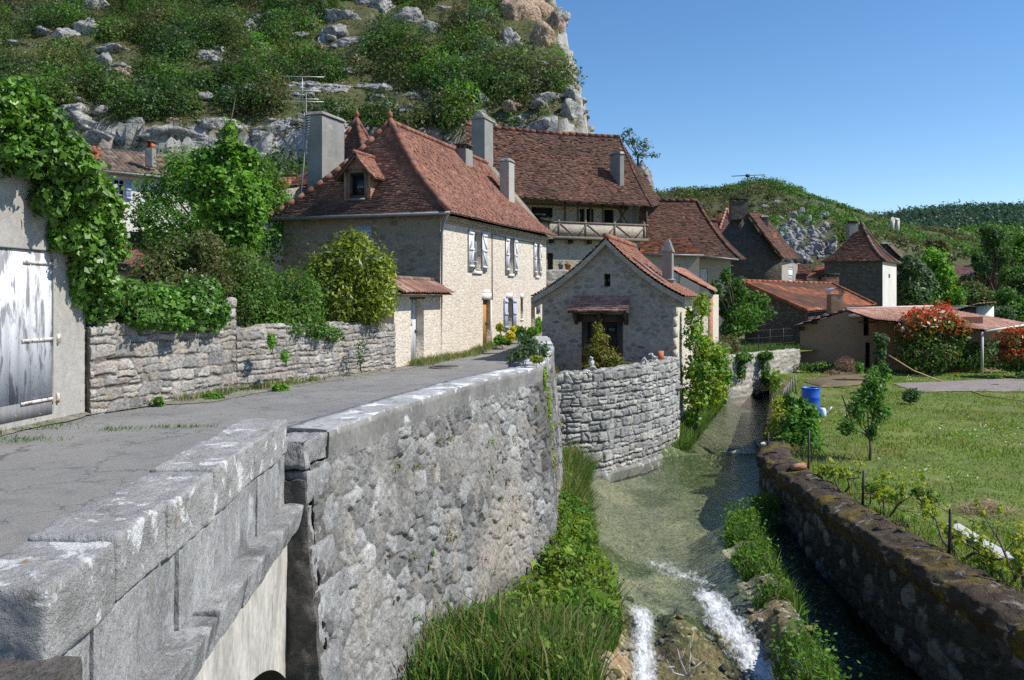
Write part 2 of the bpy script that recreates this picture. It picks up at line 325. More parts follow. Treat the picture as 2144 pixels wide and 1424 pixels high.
# ------------------------------------------------------------------ stone masonry relief
def stones(u, v, w, h, seed, warp=.24, big=.16):
    """ roughly coursed rubble: wavy courses of unequal stones; returns edge distance / course height, random numbers, local position """
    rng = np.random.default_rng(seed * 13 + 5)
    q = P3(u / w * 1.1, v / h * .8, seed)
    uu = u + w * warp * 2.6 * (fbm(q + 9.1, seed, 3) - .5); vv = v + h * warp * 2.6 * (fbm(q * (.7, .8, 1) + 31.7, seed + 5, 3) - .5)
    u0, u1, v0, v1 = uu.min() - w, uu.max() + w, vv.min() - h, vv.max() + h
    vb = np.cumsum(rng.uniform(.5, 1.75, int((v1 - v0) / (h * .7)) + 6) * h) + v0 - h; r = np.clip(np.searchsorted(vb, vv) - 1, 0, len(vb) - 2)
    e = np.zeros(u.shape); ids = e.copy(); du = e.copy(); dv = e.copy()
    for k in range(len(vb) - 1):
        m = r == k
        if not m.any(): continue
        hk = vb[k + 1] - vb[k]; wd = w * (.5 + .5 * hk / h); ub = np.cumsum(rng.uniform(.45, 1.7, int((u1 - u0) / (wd * .75)) + 5) * wd) + u0 - 2 * w; sl = rng.normal(0, .34, len(ub))
        x, y = uu[m], vv[m]; yc = y - (vb[k] + vb[k + 1]) / 2
        c = np.clip(np.searchsorted(ub, x) - 1, 1, len(ub) - 3)
        dl = x - ub[c] - sl[c] * yc; dr = ub[c + 1] + sl[c + 1] * yc - x
        c = np.where(dl < 0, c - 1, np.where(dr < 0, c + 1, c)); dl = x - ub[c] - sl[c] * yc; dr = ub[c + 1] + sl[c + 1] * yc - x
        sh = rng.uniform(-.10, .16, (2, len(ub))) * hk
        db = y - vb[k] - sh[0][c]; dt = vb[k + 1] - y - sh[1][c]
        a = np.minimum(dl, dr); b = np.minimum(db, dt); R = .13 * hk
        idk = k * 4096 + c * 2
        f = _hash(idk, np.zeros_like(idk), np.zeros_like(idk), seed + 77); yo = (f * 7 % 1 - .5) * .3 * hk + .15 * (x - ub[c] - wd * .5) * (f * 13 % 1 - .5)
        spl = (f < (.34 if hk > h else .12)); up_ = yc > yo
        db = np.where(spl & up_, np.minimum(db, yc - yo), db); dt = np.where(spl & ~up_, np.minimum(dt, yo - yc), dt); b = np.minimum(db, dt); idk = idk + (spl & up_)
        e[m] = np.where((a < R) & (b < R), R - np.hypot(R - np.maximum(a, -R), R - np.maximum(b, -R)), np.minimum(a, b)) / h
        ids[m] = idk; du[m] = (dl - dr) / wd; dv[m] = yc / hk
    rr = [_hash(ids, np.zeros_like(ids), np.zeros_like(ids) + 3 + k, seed) for k in range(4)]
    e = e + .10 * (fbm(P3(u * 14, v * 14, seed), seed + 3, 3) - .5)
    return np.maximum(e, -.05), rr, du * .5, dv

def stones_v(u, v, w, h, seed, p=3.2):
    """ random rubble: unequal blocks in no courses """
    q = P3(u / w, v / h, seed); gu = u / w + .34 * (fbm(q * 1.6, seed, 3) - .5); gv = v / h + .34 * (fbm(q * 1.6 + 31.7, seed + 5, 3) - .5)
    ci, cj = np.floor(gu), np.floor(gv); d1 = np.full(gu.shape, 9.); d2 = d1.copy(); ii = np.zeros(gu.shape); jj = ii.copy(); a1 = ii.copy(); b1 = ii.copy()
    for dj in (-2, -1, 0, 1, 2):
        for di in (-2, -1, 0, 1, 2):
            i, j = ci + di, cj + dj; z = np.zeros_like(i)
            a = gu - (i + .5 + .9 * (_hash(i, j, z, seed) - .5) + (np.mod(j, 2) - .5) * .5); b = gv - (j + .5 + .8 * (_hash(i, j, z + 1, seed) - .5)); asp = np.exp(.9 * (_hash(i, j, z + 6, seed) - .5))
            d = (np.abs(a * asp) ** p + np.abs(b / asp) ** p) ** (1 / p) - .42 * _hash(i, j, z + 2, seed) ** 2 + .08
            m = d < d1; d2 = np.where(m, d1, np.minimum(d2, d)); ii = np.where(m, i, ii); jj = np.where(m, j, jj); a1 = np.where(m, a, a1); b1 = np.where(m, b, b1); d1 = np.where(m, d, d1)
    e = (d2 - d1) * .5 + .10 * (fbm(P3(u * 14, v * 14, seed), seed + 3, 3) - .5)
    return np.maximum(e, -.05), [_hash(ii, jj, np.zeros_like(ii) + 3 + k, seed) for k in range(4)], a1, b1

def path_sample(path, du):
    path = np.asarray(path, float); seg = np.linalg.norm(np.diff(path, axis=0), axis=1); s = np.concatenate(([0], np.cumsum(seg)))
    t = np.arange(0, s[-1] + 1e-6, du); t = np.append(t, s[-1]) if s[-1] - t[-1] > du * .3 else t
    P = np.stack([np.interp(t, s, path[:, k]) for k in (0, 1)], -1)
    T = np.gradient(P, axis=0); T /= np.linalg.norm(T, axis=1)[:, None]
    for _ in range(3): T[1:-1] = (T[:-2] + T[1:-1] + T[2:]) / 3
    T /= np.linalg.norm(T, axis=1)[:, None]
    return t, P, np.stack((T[:, 1], -T[:, 0]), -1)

def stone_wall(name, path, ztop, zbot, mat_, parent=None, du=.04, dv=.035, cell=(.34, .18), depth=.05, seed=1, pal=((.3, .3, .3),), mort=(.2, .19, .18),
               thick=.45, batter=0., back=.6, topjit=.03, joint=.16, rnd=.04, mottle=.5, tops=True, tint=None, smear=None, random=False):
    t, P, Nn = path_sample(path, du)
    zt = ztop(t) if callable(ztop) else np.full(len(t), ztop); zb = zbot(t) if callable(zbot) else np.full(len(t), zbot)
    zt = zt + topjit * 2 * (fbm(P3(t / .3, seed, .5), seed, 2) - .5)
    H = float((zt - zb).max()); n1 = max(4, int(H / dv)); n2 = max(3, int(thick / dv)) if tops else 0; n3 = max(2, int(back / .15)) if tops else 0
    secs = [(0., k / n1, 1., 0.) for k in range(n1 + 1)]
    if tops:
        secs += [(-thick * k / n2, 1., 0., 1.) for k in range(n2 + 1)]
        secs += [(-thick, -k / n3, -1., 0.) for k in range(1, n3 + 1)]
    off = np.array([s[0] for s in secs]); tt = np.array([s[1] for s in secs]); no = np.array([s[2] for s in secs]); nu_ = np.array([s[3] for s in secs])
    Z = np.where(tt[None] >= 0, zb[:, None] + (zt - zb)[:, None] * np.clip(tt, 0, 1)[None], zt[:, None] + tt[None] * back)
    OFF = off[None] + batter * np.maximum(0, zt[:, None] - Z) * (no[None] > 0)
    U = np.broadcast_to(t[:, None], Z.shape); Vv = Z - off[None] * 1.0
    e, r, a, b = (stones_v if random else stones)(U, Vv, cell[0], cell[1], seed)
    s = sst(.0, joint, e) * (.8 + .2 * sst(joint, joint * 3, e))
    h = depth * s * (.55 + .45 * r[0]) + depth * .7 * s * ((r[1] - .5) * a + (r[2] - .5) * b) + rnd * (fbm(P3(U * 17, Vv * 17, seed), seed, 4, .65) - .5) * (.3 + .7 * s)
    if smear is not None: sm = smear(U, Z); h = h * (1 - .8 * sm) + sm * (.02 + .035 * (fbm(P3(U * 6, Vv * 6, seed), seed + 7, 5) - .5))
    V = np.empty(Z.shape + (3,))
    d = OFF + h * no[None]
    V[..., 0] = P[:, None, 0] + Nn[:, None, 0] * d; V[..., 1] = P[:, None, 1] + Nn[:, None, 1] * d; V[..., 2] = Z + h * nu_[None]
    pal = np.asarray(pal); k = np.minimum((r[3] * len(pal)).astype(int), len(pal) - 1)
    c = pal[k] * (.82 + .36 * r[0])[..., None]
    mm = sst(-.02, joint * .6, e)[..., None]; c = c * mm + np.asarray(mort) * (1 - mm)
    mo = fbm(P3(U * .9, Vv * .9, seed + 9), seed, 4)[..., None]; c = c * (1 + mottle * (mo - .5))
    if smear is not None: c = c * (1 - .75 * sm[..., None]) + .75 * sm[..., None] * np.asarray(mort) * 1.35 * (.6 + .8 * fbm(P3(U * 3, Z * 3, 1), seed, 5))[..., None]
    if tint is not None: c = tint(U, Z, c)
    mb = MB(); mb.grid(V, c)
    a_, b_ = Z.shape
    mb.F.append(np.array([[i for i in range(b_)]])); mb.F.append(np.array([[(a_ - 1) * b_ + i for i in range(b_ - 1, -1, -1)]]))
    return mb.build(name, mat_, parent)

def sweep(name, path, sec, mat_, parent=None, du=.06, amp=.02, freq=5, seed=0, smooth=False, fine=3, zoff=None):
    """ section = closed list of (offset outward, z) along a path """
    t, P, Nn = path_sample(path, du)
    S = []
    for i in range(len(sec)):
        a, b = np.array(sec[i]), np.array(sec[(i + 1) % len(sec)])
        for k in range(fine): S.append(a + (b - a) * k / fine)
    S = np.array(S + [S[0]])
    Z = np.broadcast_to(S[None, :, 1], (len(t), len(S))).copy()
    if zoff is not None: Z += zoff(t)[:, None]
    V = np.stack((P[:, None, 0] + Nn[:, None, 0] * S[None, :, 0], P[:, None, 1] + Nn[:, None, 1] * S[None, :, 0], Z), -1)
    D = np.stack([fbm(V * freq + 7.7 * k, seed + k, 4) - .5 for k in range(3)], -1); V = V + amp * 2 * D
    mb = MB(); mb.grid(V); m = len(S)
    mb.F.append(np.array([list(range(m - 1))])); mb.F.append(np.array([[(len(t) - 1) * m + i for i in range(m - 2, -1, -1)]]))
    return mb.build(name, mat_, parent, smooth)

def rock(bot, top, n=(8, 8, 5), r=.03, amp=.012, freq=8, seed=0):
    C = np.array([bot, top], float)                     # [z][corner]
    tri = lambda a, b, c: sum(w[..., None] * C[k][i] for k, wz in ((0, 1 - c), (1, c)) for i, w in ((0, (1 - a) * (1 - b) * wz), (1, a * (1 - b) * wz), (2, a * b * wz), (3, (1 - a) * b * wz)))
    ex = C[:, 1] - C[:, 0] + C[:, 2] - C[:, 3]; ey = C[:, 3] - C[:, 0] + C[:, 2] - C[:, 1]; ez = C[1] - C[0]
    ex, ey, ez = ex.mean(0) / 2, ey.mean(0) / 2, ez.mean(0); L = np.array([np.linalg.norm(x) for x in (ex, ey, ez)])
    E = np.array([ex / L[0], ey / L[1], ez / L[2]])
    mb = MB()
    for ax in range(3):
        o = [k for k in range(3) if k != ax]
        A, B = np.meshgrid(np.linspace(0, 1, n[o[0]] + 1), np.linspace(0, 1, n[o[1]] + 1), indexing='ij')
        for side in (0., 1.):
            q = np.zeros(A.shape + (3,)); q[..., o[0]] = A; q[..., o[1]] = B; q[..., ax] = side
            loc = (q - .5) * L; inn = np.clip(loc, -(L / 2 - r), L / 2 - r); d = loc - inn; d /= np.linalg.norm(d, axis=-1)[..., None] + 1e-9
            q2 = (inn + d * r) / L + .5
            V = tri(q2[..., 0], q2[..., 1], q2[..., 2])
            dis = amp * 2 * (fbm(V * freq, seed, 5) - .5) + amp * 1.6 * (fbm(V * freq * .3, seed + 3, 2) - .5)
            mb.grid(V + (d @ E) * dis[..., None])
    return mb

# ------------------------------------------------------------------ paths
RW = [(-1.81, 7.55), (-1.5, 9.0), (-1.16, 10.3), (-.5, 12.6), (.10, 14.2), (.49, 15.2), (.78, 18.0), (1.02, 21.6)]      # retaining wall, outer top edge
MW = [(6.0, 4.5), (5.62, 9.0), (5.50, 12.0), (5.48, 15.0), (5.66, 19.5), (6.7, 22.5), (7.8, 26), (9.1, 30), (11.3, 37)]  # mossy wall, stream side
LW = [(-7.50, 15.25), (-3.39, 24.7)]
C0 = np.array((-2.37, 28.4)); TT = np.array((.339, .941)); NN = np.array((.941, -.339))
def interp_path(P, y): P = np.asarray(P); return np.interp(y, P[:, 1], P[:, 0])

# ------------------------------------------------------------------ stream bed, banks, water
WL = [(10.0, 1.35), (11.7, 1.42), (13.2, 1.55), (14.3, 1.35), (17.3, 1.5), (20, 1.65), (22.5, 2.1), (24, 3.3), (26, 5.2), (29.8, 6.5), (33, 7.6), (37, 9.0), (40, 10.0)]
WR = [(10.0, 3.25), (11.7, 3.5), (13.2, 3.7), (14.3, 3.8), (16, 4.0), (17.3, 4.35), (19, 5.6), (22.5, 6.5), (26, 7.6), (29.8, 8.8), (33, 10.0), (37, 11.2), (40, 12)]
ZW = -2.5
def wl(y): a = np.array(WL); return np.interp(y, a[:, 0], a[:, 1])
def wr(y): a = np.array(WR); return np.interp(y, a[:, 0], a[:, 1])
def water_z(X, Y):
    side = sst(.25, .6, X - wr(Y)) * sst(18, 14, Y)
    return ZW - .40 * sst(12.9, 10.7, Y) * (1 - side) + .10 * sst(25.3, 25.7, Y) - side * (.35 + .25 * sst(14, 11, Y))
def bed_z(X, Y):
    n = fbm(P3(X * 1.3, Y * 1.3), 4, 4) - .5; n2 = fbm(P3(X * 5, Y * 5), 8, 3) - .5
    dl, dr = X - wl(Y), wr(Y) - X
    ins = np.minimum(dl, dr)
    z = ZW - .38 * sst(0, .9, ins) - .12 * sst(.5, 2, ins)
    tr_k = sst(10.3, 11.3, Y) * sst(17.0, 15.6, Y)
    lb = np.where(Y < 23.5, (1 - .6 * tr_k) * .30 * sst(0, .5, -dl) + .20 * sst(.3, 1.4, -dl) * (1 - tr_k) - .28 * sst(.3, 1.2, -dl) * tr_k, .25 * sst(0, .4, -dl) + .45 * np.clip(-dl - .3, 0, 4))
    rb = np.where(Y < 17.5, .15 * sst(0, .2, -dr) - (.30 + .62 * sst(17.5, 13, Y)) * sst(.40, 1.0, -dr) + .42 * np.maximum(0, fbm(P3(X * 1.1, Y * .9, 4), 19, 3) - .42) * 2.2 * sst(.6, 1.1, -dr), .2 * sst(0, .5, -dr))
    z = z + np.where(dl < 0, lb, 0) + np.where(dr < 0, rb, 0)
    r = sst(13.25, 12.5, Y)
    zr = water_z(X, Y) + .035 + .12 * n + .12 * n2
    for xa, wd, dp in ((1.95, .30, .20), (3.12, .36, .22)):
        c = xa + .35 * (fbm(P3(Y * .8, xa), 3, 2) - .5) - .10 * (12.3 - Y) * (1 if xa < 2.4 else -1.6) * .6
        zr = zr - dp * np.exp(-((X - c) / wd) ** 2)
    core = sst(-.2, .15, ins)
    z = z * (1 - r * core) + zr * r * core
    w = np.exp(-((Y - 25.4 - .25 * (X - 6.5)) / .22) ** 2) * sst(.0, .3, ins) * .44
    return z + w + .10 * n * np.where(dr < 0, .4, 1 - .5 * sst(0, .5, ins)) + .05 * n2 * (1 - .6 * sst(0, .5, ins))
xs = np.arange(-2.6, 13.01, .085); ys = np.concatenate((np.arange(5, 16, .07), np.arange(16, 28, .11), np.arange(28, 41.5, .25)))
BX, BY = np.meshgrid(xs, ys, indexing='ij'); BZ = bed_z(BX, BY)
dl, dr = BX - wl(BY), wr(BY) - BX; ins = np.minimum(dl, dr)
c = np.zeros(BX.shape + (3,)); nb = fbm(P3(BX * .8, BY * .8), 21, 4)[..., None]
c[:] = (.25, .25, .175); c = c * (1 - sst(.45, .62, nb)) + np.array((.36, .335, .235)) * sst(.45, .62, nb)
alg = .8 * sst(.60, .70, fbm(P3(BX * .55 + 3, BY * .5 + 8.3), 33, 3))[..., None]; c = c * (1 - alg) + np.array((.045, .085, .018)) * alg
far_ = sst(25.0, 26.5, BY)[..., None]; c = c * (1 - .55 * far_)
bank = sst(.05, -.25, ins)[..., None]; c = c * (1 - bank) + np.array((.06, .075, .03)) * bank
rap = (sst(13.2, 12.6, BY) * sst(-.5, .0, ins))[..., None]; c = c * (1 - rap) + (np.array((.25, .18, .10)) * (1 - sst(.52, .66, nb)) + np.array((.10, .115, .03)) * sst(.52, .66, nb)) * rap
mb = MB(); mb.grid(np.stack((BX, BY, BZ), -1)[:, ::-1], c[:, ::-1]); struct(mb.build('stream_bed', M['bed'], smooth=True))

m, nt, bs = new_mat('water'); vec = coords(nt, (1, .8, 1))
nr = bumpn(nt, noise_out(nt, vec, 2.6, 3, .5, dist=.6), .3, .09); nr = bumpn(nt, noise_out(nt, vec, 8, 5, .65, dist=1.2), .4, .035, nr)
fr = N(nt, 'ShaderNodeFresnel'); fr.inputs['IOR'].default_value = 1.33; nt.links.new(nr, fr.inputs['Normal'])
tr = N(nt, 'ShaderNodeBsdfTransparent'); tr.inputs[0].default_value = (.84, .90, .80, 1)
gl = N(nt, 'ShaderNodeBsdfGlossy'); gl.inputs['Roughness'].default_value = .06; nt.links.new(nr, gl.inputs['Normal'])
mx = N(nt, 'ShaderNodeMixShader'); nt.links.new(fr.outputs[0], mx.inputs[0]); nt.links.new(tr.outputs[0], mx.inputs[1]); nt.links.new(gl.outputs[0], mx.inputs[2])
nt.links.new(mx.outputs[0], nt.nodes['Material Output'].inputs[0]); M['water'] = m
xs = np.arange(.2, 12.6, .2); ys = np.concatenate((np.arange(6, 14, .1), np.arange(14, 25, .4), np.arange(25, 26, .1), np.arange(26, 41, .5)))
X_, Y_ = np.meshgrid(xs, ys, indexing='ij'); Z_ = water_z(X_, Y_)
Z_ = Z_ + .05 * (fbm(P3(X_ * 4, Y_ * 4), 77, 3) - .5) * sst(13.2, 12.4, Y_)
mb = MB(); mb.grid(np.stack((X_, Y_, Z_), -1)[:, ::-1]); struct(mb.build('stream_water', M['water'], smooth=True))

# white water on the two chutes and below the little upper weir
m, nt, bs = new_mat('foam'); vec = coords(nt, (1, .45, 1))
a = N(nt, 'ShaderNodeAttribute', attribute_name='Col'); sp = N(nt, 'ShaderNodeSeparateColor'); nt.links.new(a.outputs['Color'], sp.inputs[0])
nz = noise_out(nt, vec, 13, 6, .7, dist=1.2); ad = N(nt, 'ShaderNodeMath', operation='ADD'); nt.links.new(nz, ad.inputs[0]); nt.links.new(sp.outputs[0], ad.inputs[1])
al = ramp(nt, ad.outputs[0], [(.66, 0.), (1.04, .92)]); nt.links.new(al, bs.inputs['Alpha'])
bs.inputs['Base Color'].default_value = (.72, .75, .78, 1); bs.inputs['Roughness'].default_value = .5
nt.links.new(bumpn(nt, noise_out(nt, vec, 22, 5, .65), .8, .04), bs.inputs['Normal']); M['foam'] = m
def foam(path, width, seed):
    t, P, Nn = path_sample(path, .05); k = np.linspace(-1, 1, 15)
    w = width * (.75 + .5 * fbm(P3(t * 2, seed), seed, 2))
    X = P[:, None, 0] + Nn[:, None, 0] * k[None] * w[:, None]; Y = P[:, None, 1] + Nn[:, None, 1] * k[None] * w[:, None]
    Z = np.maximum(water_z(X, Y), bed_z(X, Y) - .02) + .025 + .12 * np.maximum(0, fbm(P3(X * 6, Y * 6), seed, 4) - .42)
    den = (1 - np.abs(k) ** 1.3)[None] * np.minimum(1, np.minimum(t, t[-1] - t + .25) / .5)[:, None] * .47
    return np.stack((X, Y, Z), -1), np.repeat(den[..., None], 3, -1)
mb = MB()
for pth, wd, sd_ in (([(1.75, 13.0), (1.9, 12.4), (1.8, 11.7), (1.7, 11.0), (1.55, 10.2)], .25, 3), ([(2.9, 13.7), (3.0, 13.1), (3.05, 12.4), (3.2, 11.6), (3.4, 10.9), (3.6, 10.0)], .36, 5),
                     ([(2.3, 15.2), (2.7, 14.3), (3.2, 13.6)], .45, 9), ([(6.0, 25.15), (6.6, 25.2), (7.3, 25.3)], .3, 7)):
    V, cc = foam(pth, wd, sd_); mb.grid(V, cc * (1 if sd_ not in (9, 7) else .55))
stuff(mb.build('foam', M['foam'], smooth=True), 'white foaming water tumbling over the brown stones of the stream', 'foam')

# ------------------------------------------------------------------ ground, road, lawn
mb = MB(); mb.add([(-1500, 36, -3.2), (2500, 36, -3.2), (2500, 2600, -3.2), (-1500, 2600, -3.2)], [[(0, 1, 2, 3)]]); struct(mb.build('ground', M['soil']))
ys = np.concatenate((np.arange(4, 20, .5), np.arange(20, 45, 1.)))
def road_r(y): return np.where(y < 7.5, -2.15, np.interp(y, [7.5, 15.2, 21.6, 27, 33, 40, 45], [-2.1, .2, .75, .95, 2.2, 4.2, 5.5]))
def road_l(y): return np.interp(y, [4, 15, 24.7, 28.4, 40, 45], [-9.6, -7.7, -3.5, -2.45, 1.75, 3.5])
def road_z(y): return .07 * np.clip(y - 30, 0, 20)
k = np.linspace(0, 1, 25)
X_ = road_l(ys)[:, None] + (road_r(ys) - road_l(ys))[:, None] * k[None]; Y_ = np.broadcast_to(ys[:, None], X_.shape)
Z_ = road_z(Y_) + .05 * (1 - (2 * k[None] - 1) ** 2) + .03 * (fbm(P3(X_ * .7, Y_ * .7), 5, 3) - .5)
mb = MB(); mb.grid(np.stack((X_, Y_, Z_), -1)); struct(mb.build('road', M['road'], smooth=True))
# grass verge along the left walls
t, P, Nn = path_sample([(-9.1, 5), (-7.62, 15.25), (-3.39, 24.7), (-2.37, 28.4), (1.3, 39)], .25); k = np.linspace(0, 1, 6)
wv = .22 + 1.2 * np.maximum(0, fbm(P3(t * .7, 3), 12, 4) - .25)
X_ = P[:, None, 0] + Nn[:, None, 0] * (k[None] * wv[:, None] - .05); Y_ = P[:, None, 1] + Nn[:, None, 1] * (k[None] * wv[:, None] - .05)
mb = MB(); mb.grid(np.stack((X_, Y_, road_z(Y_) + .027 + .05 * (1 - k[None])), -1))
M['verge'] = mat('verge', (.205, .195, .17), ((3, .3), (20, .35)), ((2, .52, .12, (.09, .11, .035), .8), (9, .58, .08, (.27, .22, .11), .7)), ((40, .7, .03),))
struct(mb.build('verge', M['verge'], smooth=True))
mb = MB(); ys = np.arange(4, 62, 1.)
k = np.linspace(0, 1, 40) ** 1.5
xl = interp_path(MW, ys) + .35; X_ = xl[:, None] + (75 - xl)[:, None] * k[None]; Y_ = np.broadcast_to(ys[:, None], X_.shape)
Z_ = -1.62 + .10 * (fbm(P3(X_ * .25, Y_ * .25), 15, 3) - .5) + .05 * sst(0, 20, X_ - 6)
def lawn_z(x, y): return -1.62 + .10 * (fbm(P3(np.asarray(x) * .25, np.asarray(y) * .25), 15, 3) - .5) + .05 * sst(0, 20, np.asarray(x) - 6)
mb.grid(np.stack((X_, Y_, Z_), -1)); struct(mb.build('lawn', M['lawn'], smooth=True))
mb = MB(); mb.add([(-9, 14.5, 1.0), (-7.3, 15.6, 1.0), (-3.7, 24.6, 1.05), (-2.8, 28.4, 1.05), (-8.4, 30.6, 1.1), (-6, 60, 2), (-60, 60, 2), (-60, 14.5, 1.0)], [[tuple(range(8))]]); struct(mb.build('garden_soil', M['soil']))
mb = MB(); mb.add([(1.0, 22.2, -.66), (5.3, 26.2, -.66), (5.3, 27, -.66), (1.0, 28.2, -.66)], [[(0, 1, 2, 3)]]); struct(mb.build('courtyard', M['gravel']))
mb = MB(); mb.add([(10.0, 38.9, -.62), (14.2, 42.7, -.62), (18, 46, -.62), (18, 56, -.5), (6, 56, -.5), (7.5, 39.5, -.7)], [[tuple(range(6))]]); struct(mb.build('terrace', M['lawn']))
def strip(name, pts, z, matn, seed, jag=.25):
    """ an irregular bed lying on the lawn """
    pts = np.asarray(pts, float); c0 = pts.mean(0); mb = MB(); q = []
    for a, b in zip(pts, np.roll(pts, -1, 0)):
        for i in range(8): q.append(a + (b - a) * i / 8)
    q = np.array(q); q = q + jag * 2 * (np.stack((fbm(P3(q[:, 0], q[:, 1], 1), seed, 3), fbm(P3(q[:, 0], q[:, 1], 5), seed + 1, 3)), -1) - .5)
    n = len(q); rings = [np.column_stack((c0 + (q - c0) * f, np.zeros(n))) for f in (1, .9, .5, .05)]
    V = np.concatenate(rings); V[:, 2] = lawn_z(V[:, 0], V[:, 1]) + z * np.repeat([.1, 1, 1.1, 1.1], n) + .02
    Fs = [(r * n + i, r * n + (i + 1) % n, (r + 1) * n + (i + 1) % n, (r + 1) * n + i) for r in range(3) for i in range(n)]
    mb.add(V, [Fs]); return struct(mb.build(name, M[matn], smooth=True))
gx = lambda px, py: tuple(G(px, py, -1.6)[:2])
strip('gravel_bed', [gx(1865, 806), gx(2160, 795), gx(2300, 812), gx(2160, 822), gx(1930, 822)], .04, 'gravel', 4)
strip('dug_bed', [gx(1690, 800), gx(1770, 783), gx(1850, 790), gx(1800, 808), gx(1720, 812)], .08, 'soil', 6)

# ------------------------------------------------------------------ stone walls
greys = [(.245, .244, .238), (.19, .187, .182), (.29, .286, .277), (.165, .162, .157), (.26, .243, .22)]
RWC = [(-1.735, 7.95), (-1.5, 9.0)] + RW[2:]
rw = thing('retaining_wall', 'tall grey rubble retaining wall of the road, dropping down to the stream bank', 'wall', (-1.8, 7.6, -2.5))
def rw_smear(U, Z): return .75 * sst(.50, .66, fbm(P3(U * .8, Z * .9, 3), 151, 4) + .10 * sst(.2, -2.2, Z) - .04)
def rw_tint(U, Z, c):
    d = sst(-.2, -1.5, Z)[..., None]; w = sst(.42, .62, fbm(P3(U * .5, Z * .7), 51, 4))[..., None]
    c = c * (1 - .55 * d * w) + np.array((.44, .385, .31)) * .5 * d * w                       # pale old mortar wash low on the wall
    k = sst(.55, .68, fbm(P3(U * .35 + 4, Z * .3), 53, 4))[..., None]; return c * (1 - .45 * k)
stone_wall('wall_face', RW, .62, -2.7, M['stone'], rw, .022, .018, (.29, .22), .06, 3, greys, (.185, .175, .16), thick=.1, batter=.09, back=.2, topjit=0, joint=.06, rnd=.055, random=True, mottle=.8, tops=False, tint=rw_tint, smear=rw_smear)
sweep('wall_coping', RWC, [(.035, .55), (.045, .85), (-.42, .86), (-.42, .2)], M['cap'], rw, .05, .016, 5, 5, fine=5)
tp = RWC
sweep('lichen_top', tp, [(.02, .872), (-.40, .882), (-.40, .80), (.02, .80)], M['cap_top'], rw, .05, .014, 5, 6, fine=4)
for i, (z0, z1) in enumerate(((.60, .86), (.30, .60), (-.05, .30), (-.42, -.05), (-.95, -.42), (-1.6, -.95), (-2.6, -1.6))):     # dressed corner blocks
    b = .09 * (.86 - (z0 + z1) / 2); L_ = (.55, .42, .6, .45, .7, .5, .6)[i]
    A = np.array((-1.815 + b, 7.50 - b)); d = np.array((.20, .98)); e = np.array((-.98, .20))
    q = [A + e * .75, A, A + d * L_, A + d * L_ + e * .75]
    rock([(*p, z0 + .008) for p in q], [(*p, z1 - .008) for p in q], (26, 20, 14), .02, .05, 8, i).build('corner_block', M['parapet_side'], rw)

A = np.array((-1.785, 7.415)); e = np.array((-.98, .20)); b = .09 * 3.4
rock([(*(A + e * .8 + (b, -b * .3)), -2.6), (*(A + (b, -b * .9)), -2.6), (*(A + (b, -b * .9) + (0, .2)), -2.6), (*(A + e * .8 + (b, .2)), -2.6)], [(*(A + e * .8), .52), (*A, .52), (*(A + (0, .2)), .52), (*(A + e * .8 + (0, .2)), .52)], (24, 6, 70), .02, .045, 6, 5).build('end_shade_slab', M['dark_rough'], rw)  # added dark slab: its colour stands for shade and moss on the end

lw = thing('garden_wall', 'grey coursed rubble garden wall beside the road, with a taller end pier under the ivy', 'wall', (-7.5, 15.3, 0))
lpal = [(.28, .265, .245), (.33, .31, .285), (.235, .228, .215), (.31, .275, .235), (.36, .335, .30)]
def lw_top(s): return np.where(s < 3.75, np.interp(s, [0, 2.6, 2.9, 3.75], [1.55, 1.72, 2.02, 2.05]), np.interp(s, [3.75, 6, 10.3], [1.38, 1.42, 1.28]))
Ld = np.array(LW[1]) - np.array(LW[0]); Ld = Ld / np.linalg.norm(Ld)
def lwp(s): return tuple(np.array(LW[0]) + Ld * s)
stone_wall('wall_face', [lwp(0), lwp(3.74)], lambda s: lw_top(s), -.1, M['stone'], lw, .022, .018, (.225, .185), .05, 11, lpal, (.14, .125, .105), thick=.45, topjit=.03, joint=.08, rnd=.04)
stone_wall('wall_face', [lwp(3.75), lwp(10.35)], lambda s: lw_top(s + 3.75), -.1, M['stone'], lw, .022, .018, (.175, .145), .05, 12, lpal, (.18, .155, .125), thick=.45, topjit=.10, joint=.09, rnd=.04)

cw = thing('dry_stone_wall', 'pale grey dry stone wall curving above the stream in front of the gabled stone hut', 'wall', (1.0, 21.7, -2.5))
CW = [(.85, 21.6), (1.6, 21.75), (2.4, 22.25), (3.6, 23.7), (4.6, 25.2), (5.12, 26.45)]
cpal = [(.32, .315, .30), (.38, .37, .345), (.27, .265, .255), (.42, .405, .365), (.30, .29, .275), (.25, .25, .243)]
stone_wall('wall_face', CW, lambda s: np.interp(s, [0, 6.4], [.12, .24]), -2.62, M['stone'], cw, .022, .018, (.185, .165), .065, 21, cpal, (.085, .082, .078), thick=.45, topjit=.06, joint=.10, rnd=.04, mottle=.35)
sweep('wall_footing', CW[1:], [(.14, -2.7), (.06, -2.42), (-.1, -2.40), (-.1, -2.7)], M['cap'], cw, .1, .06, 4, 8)

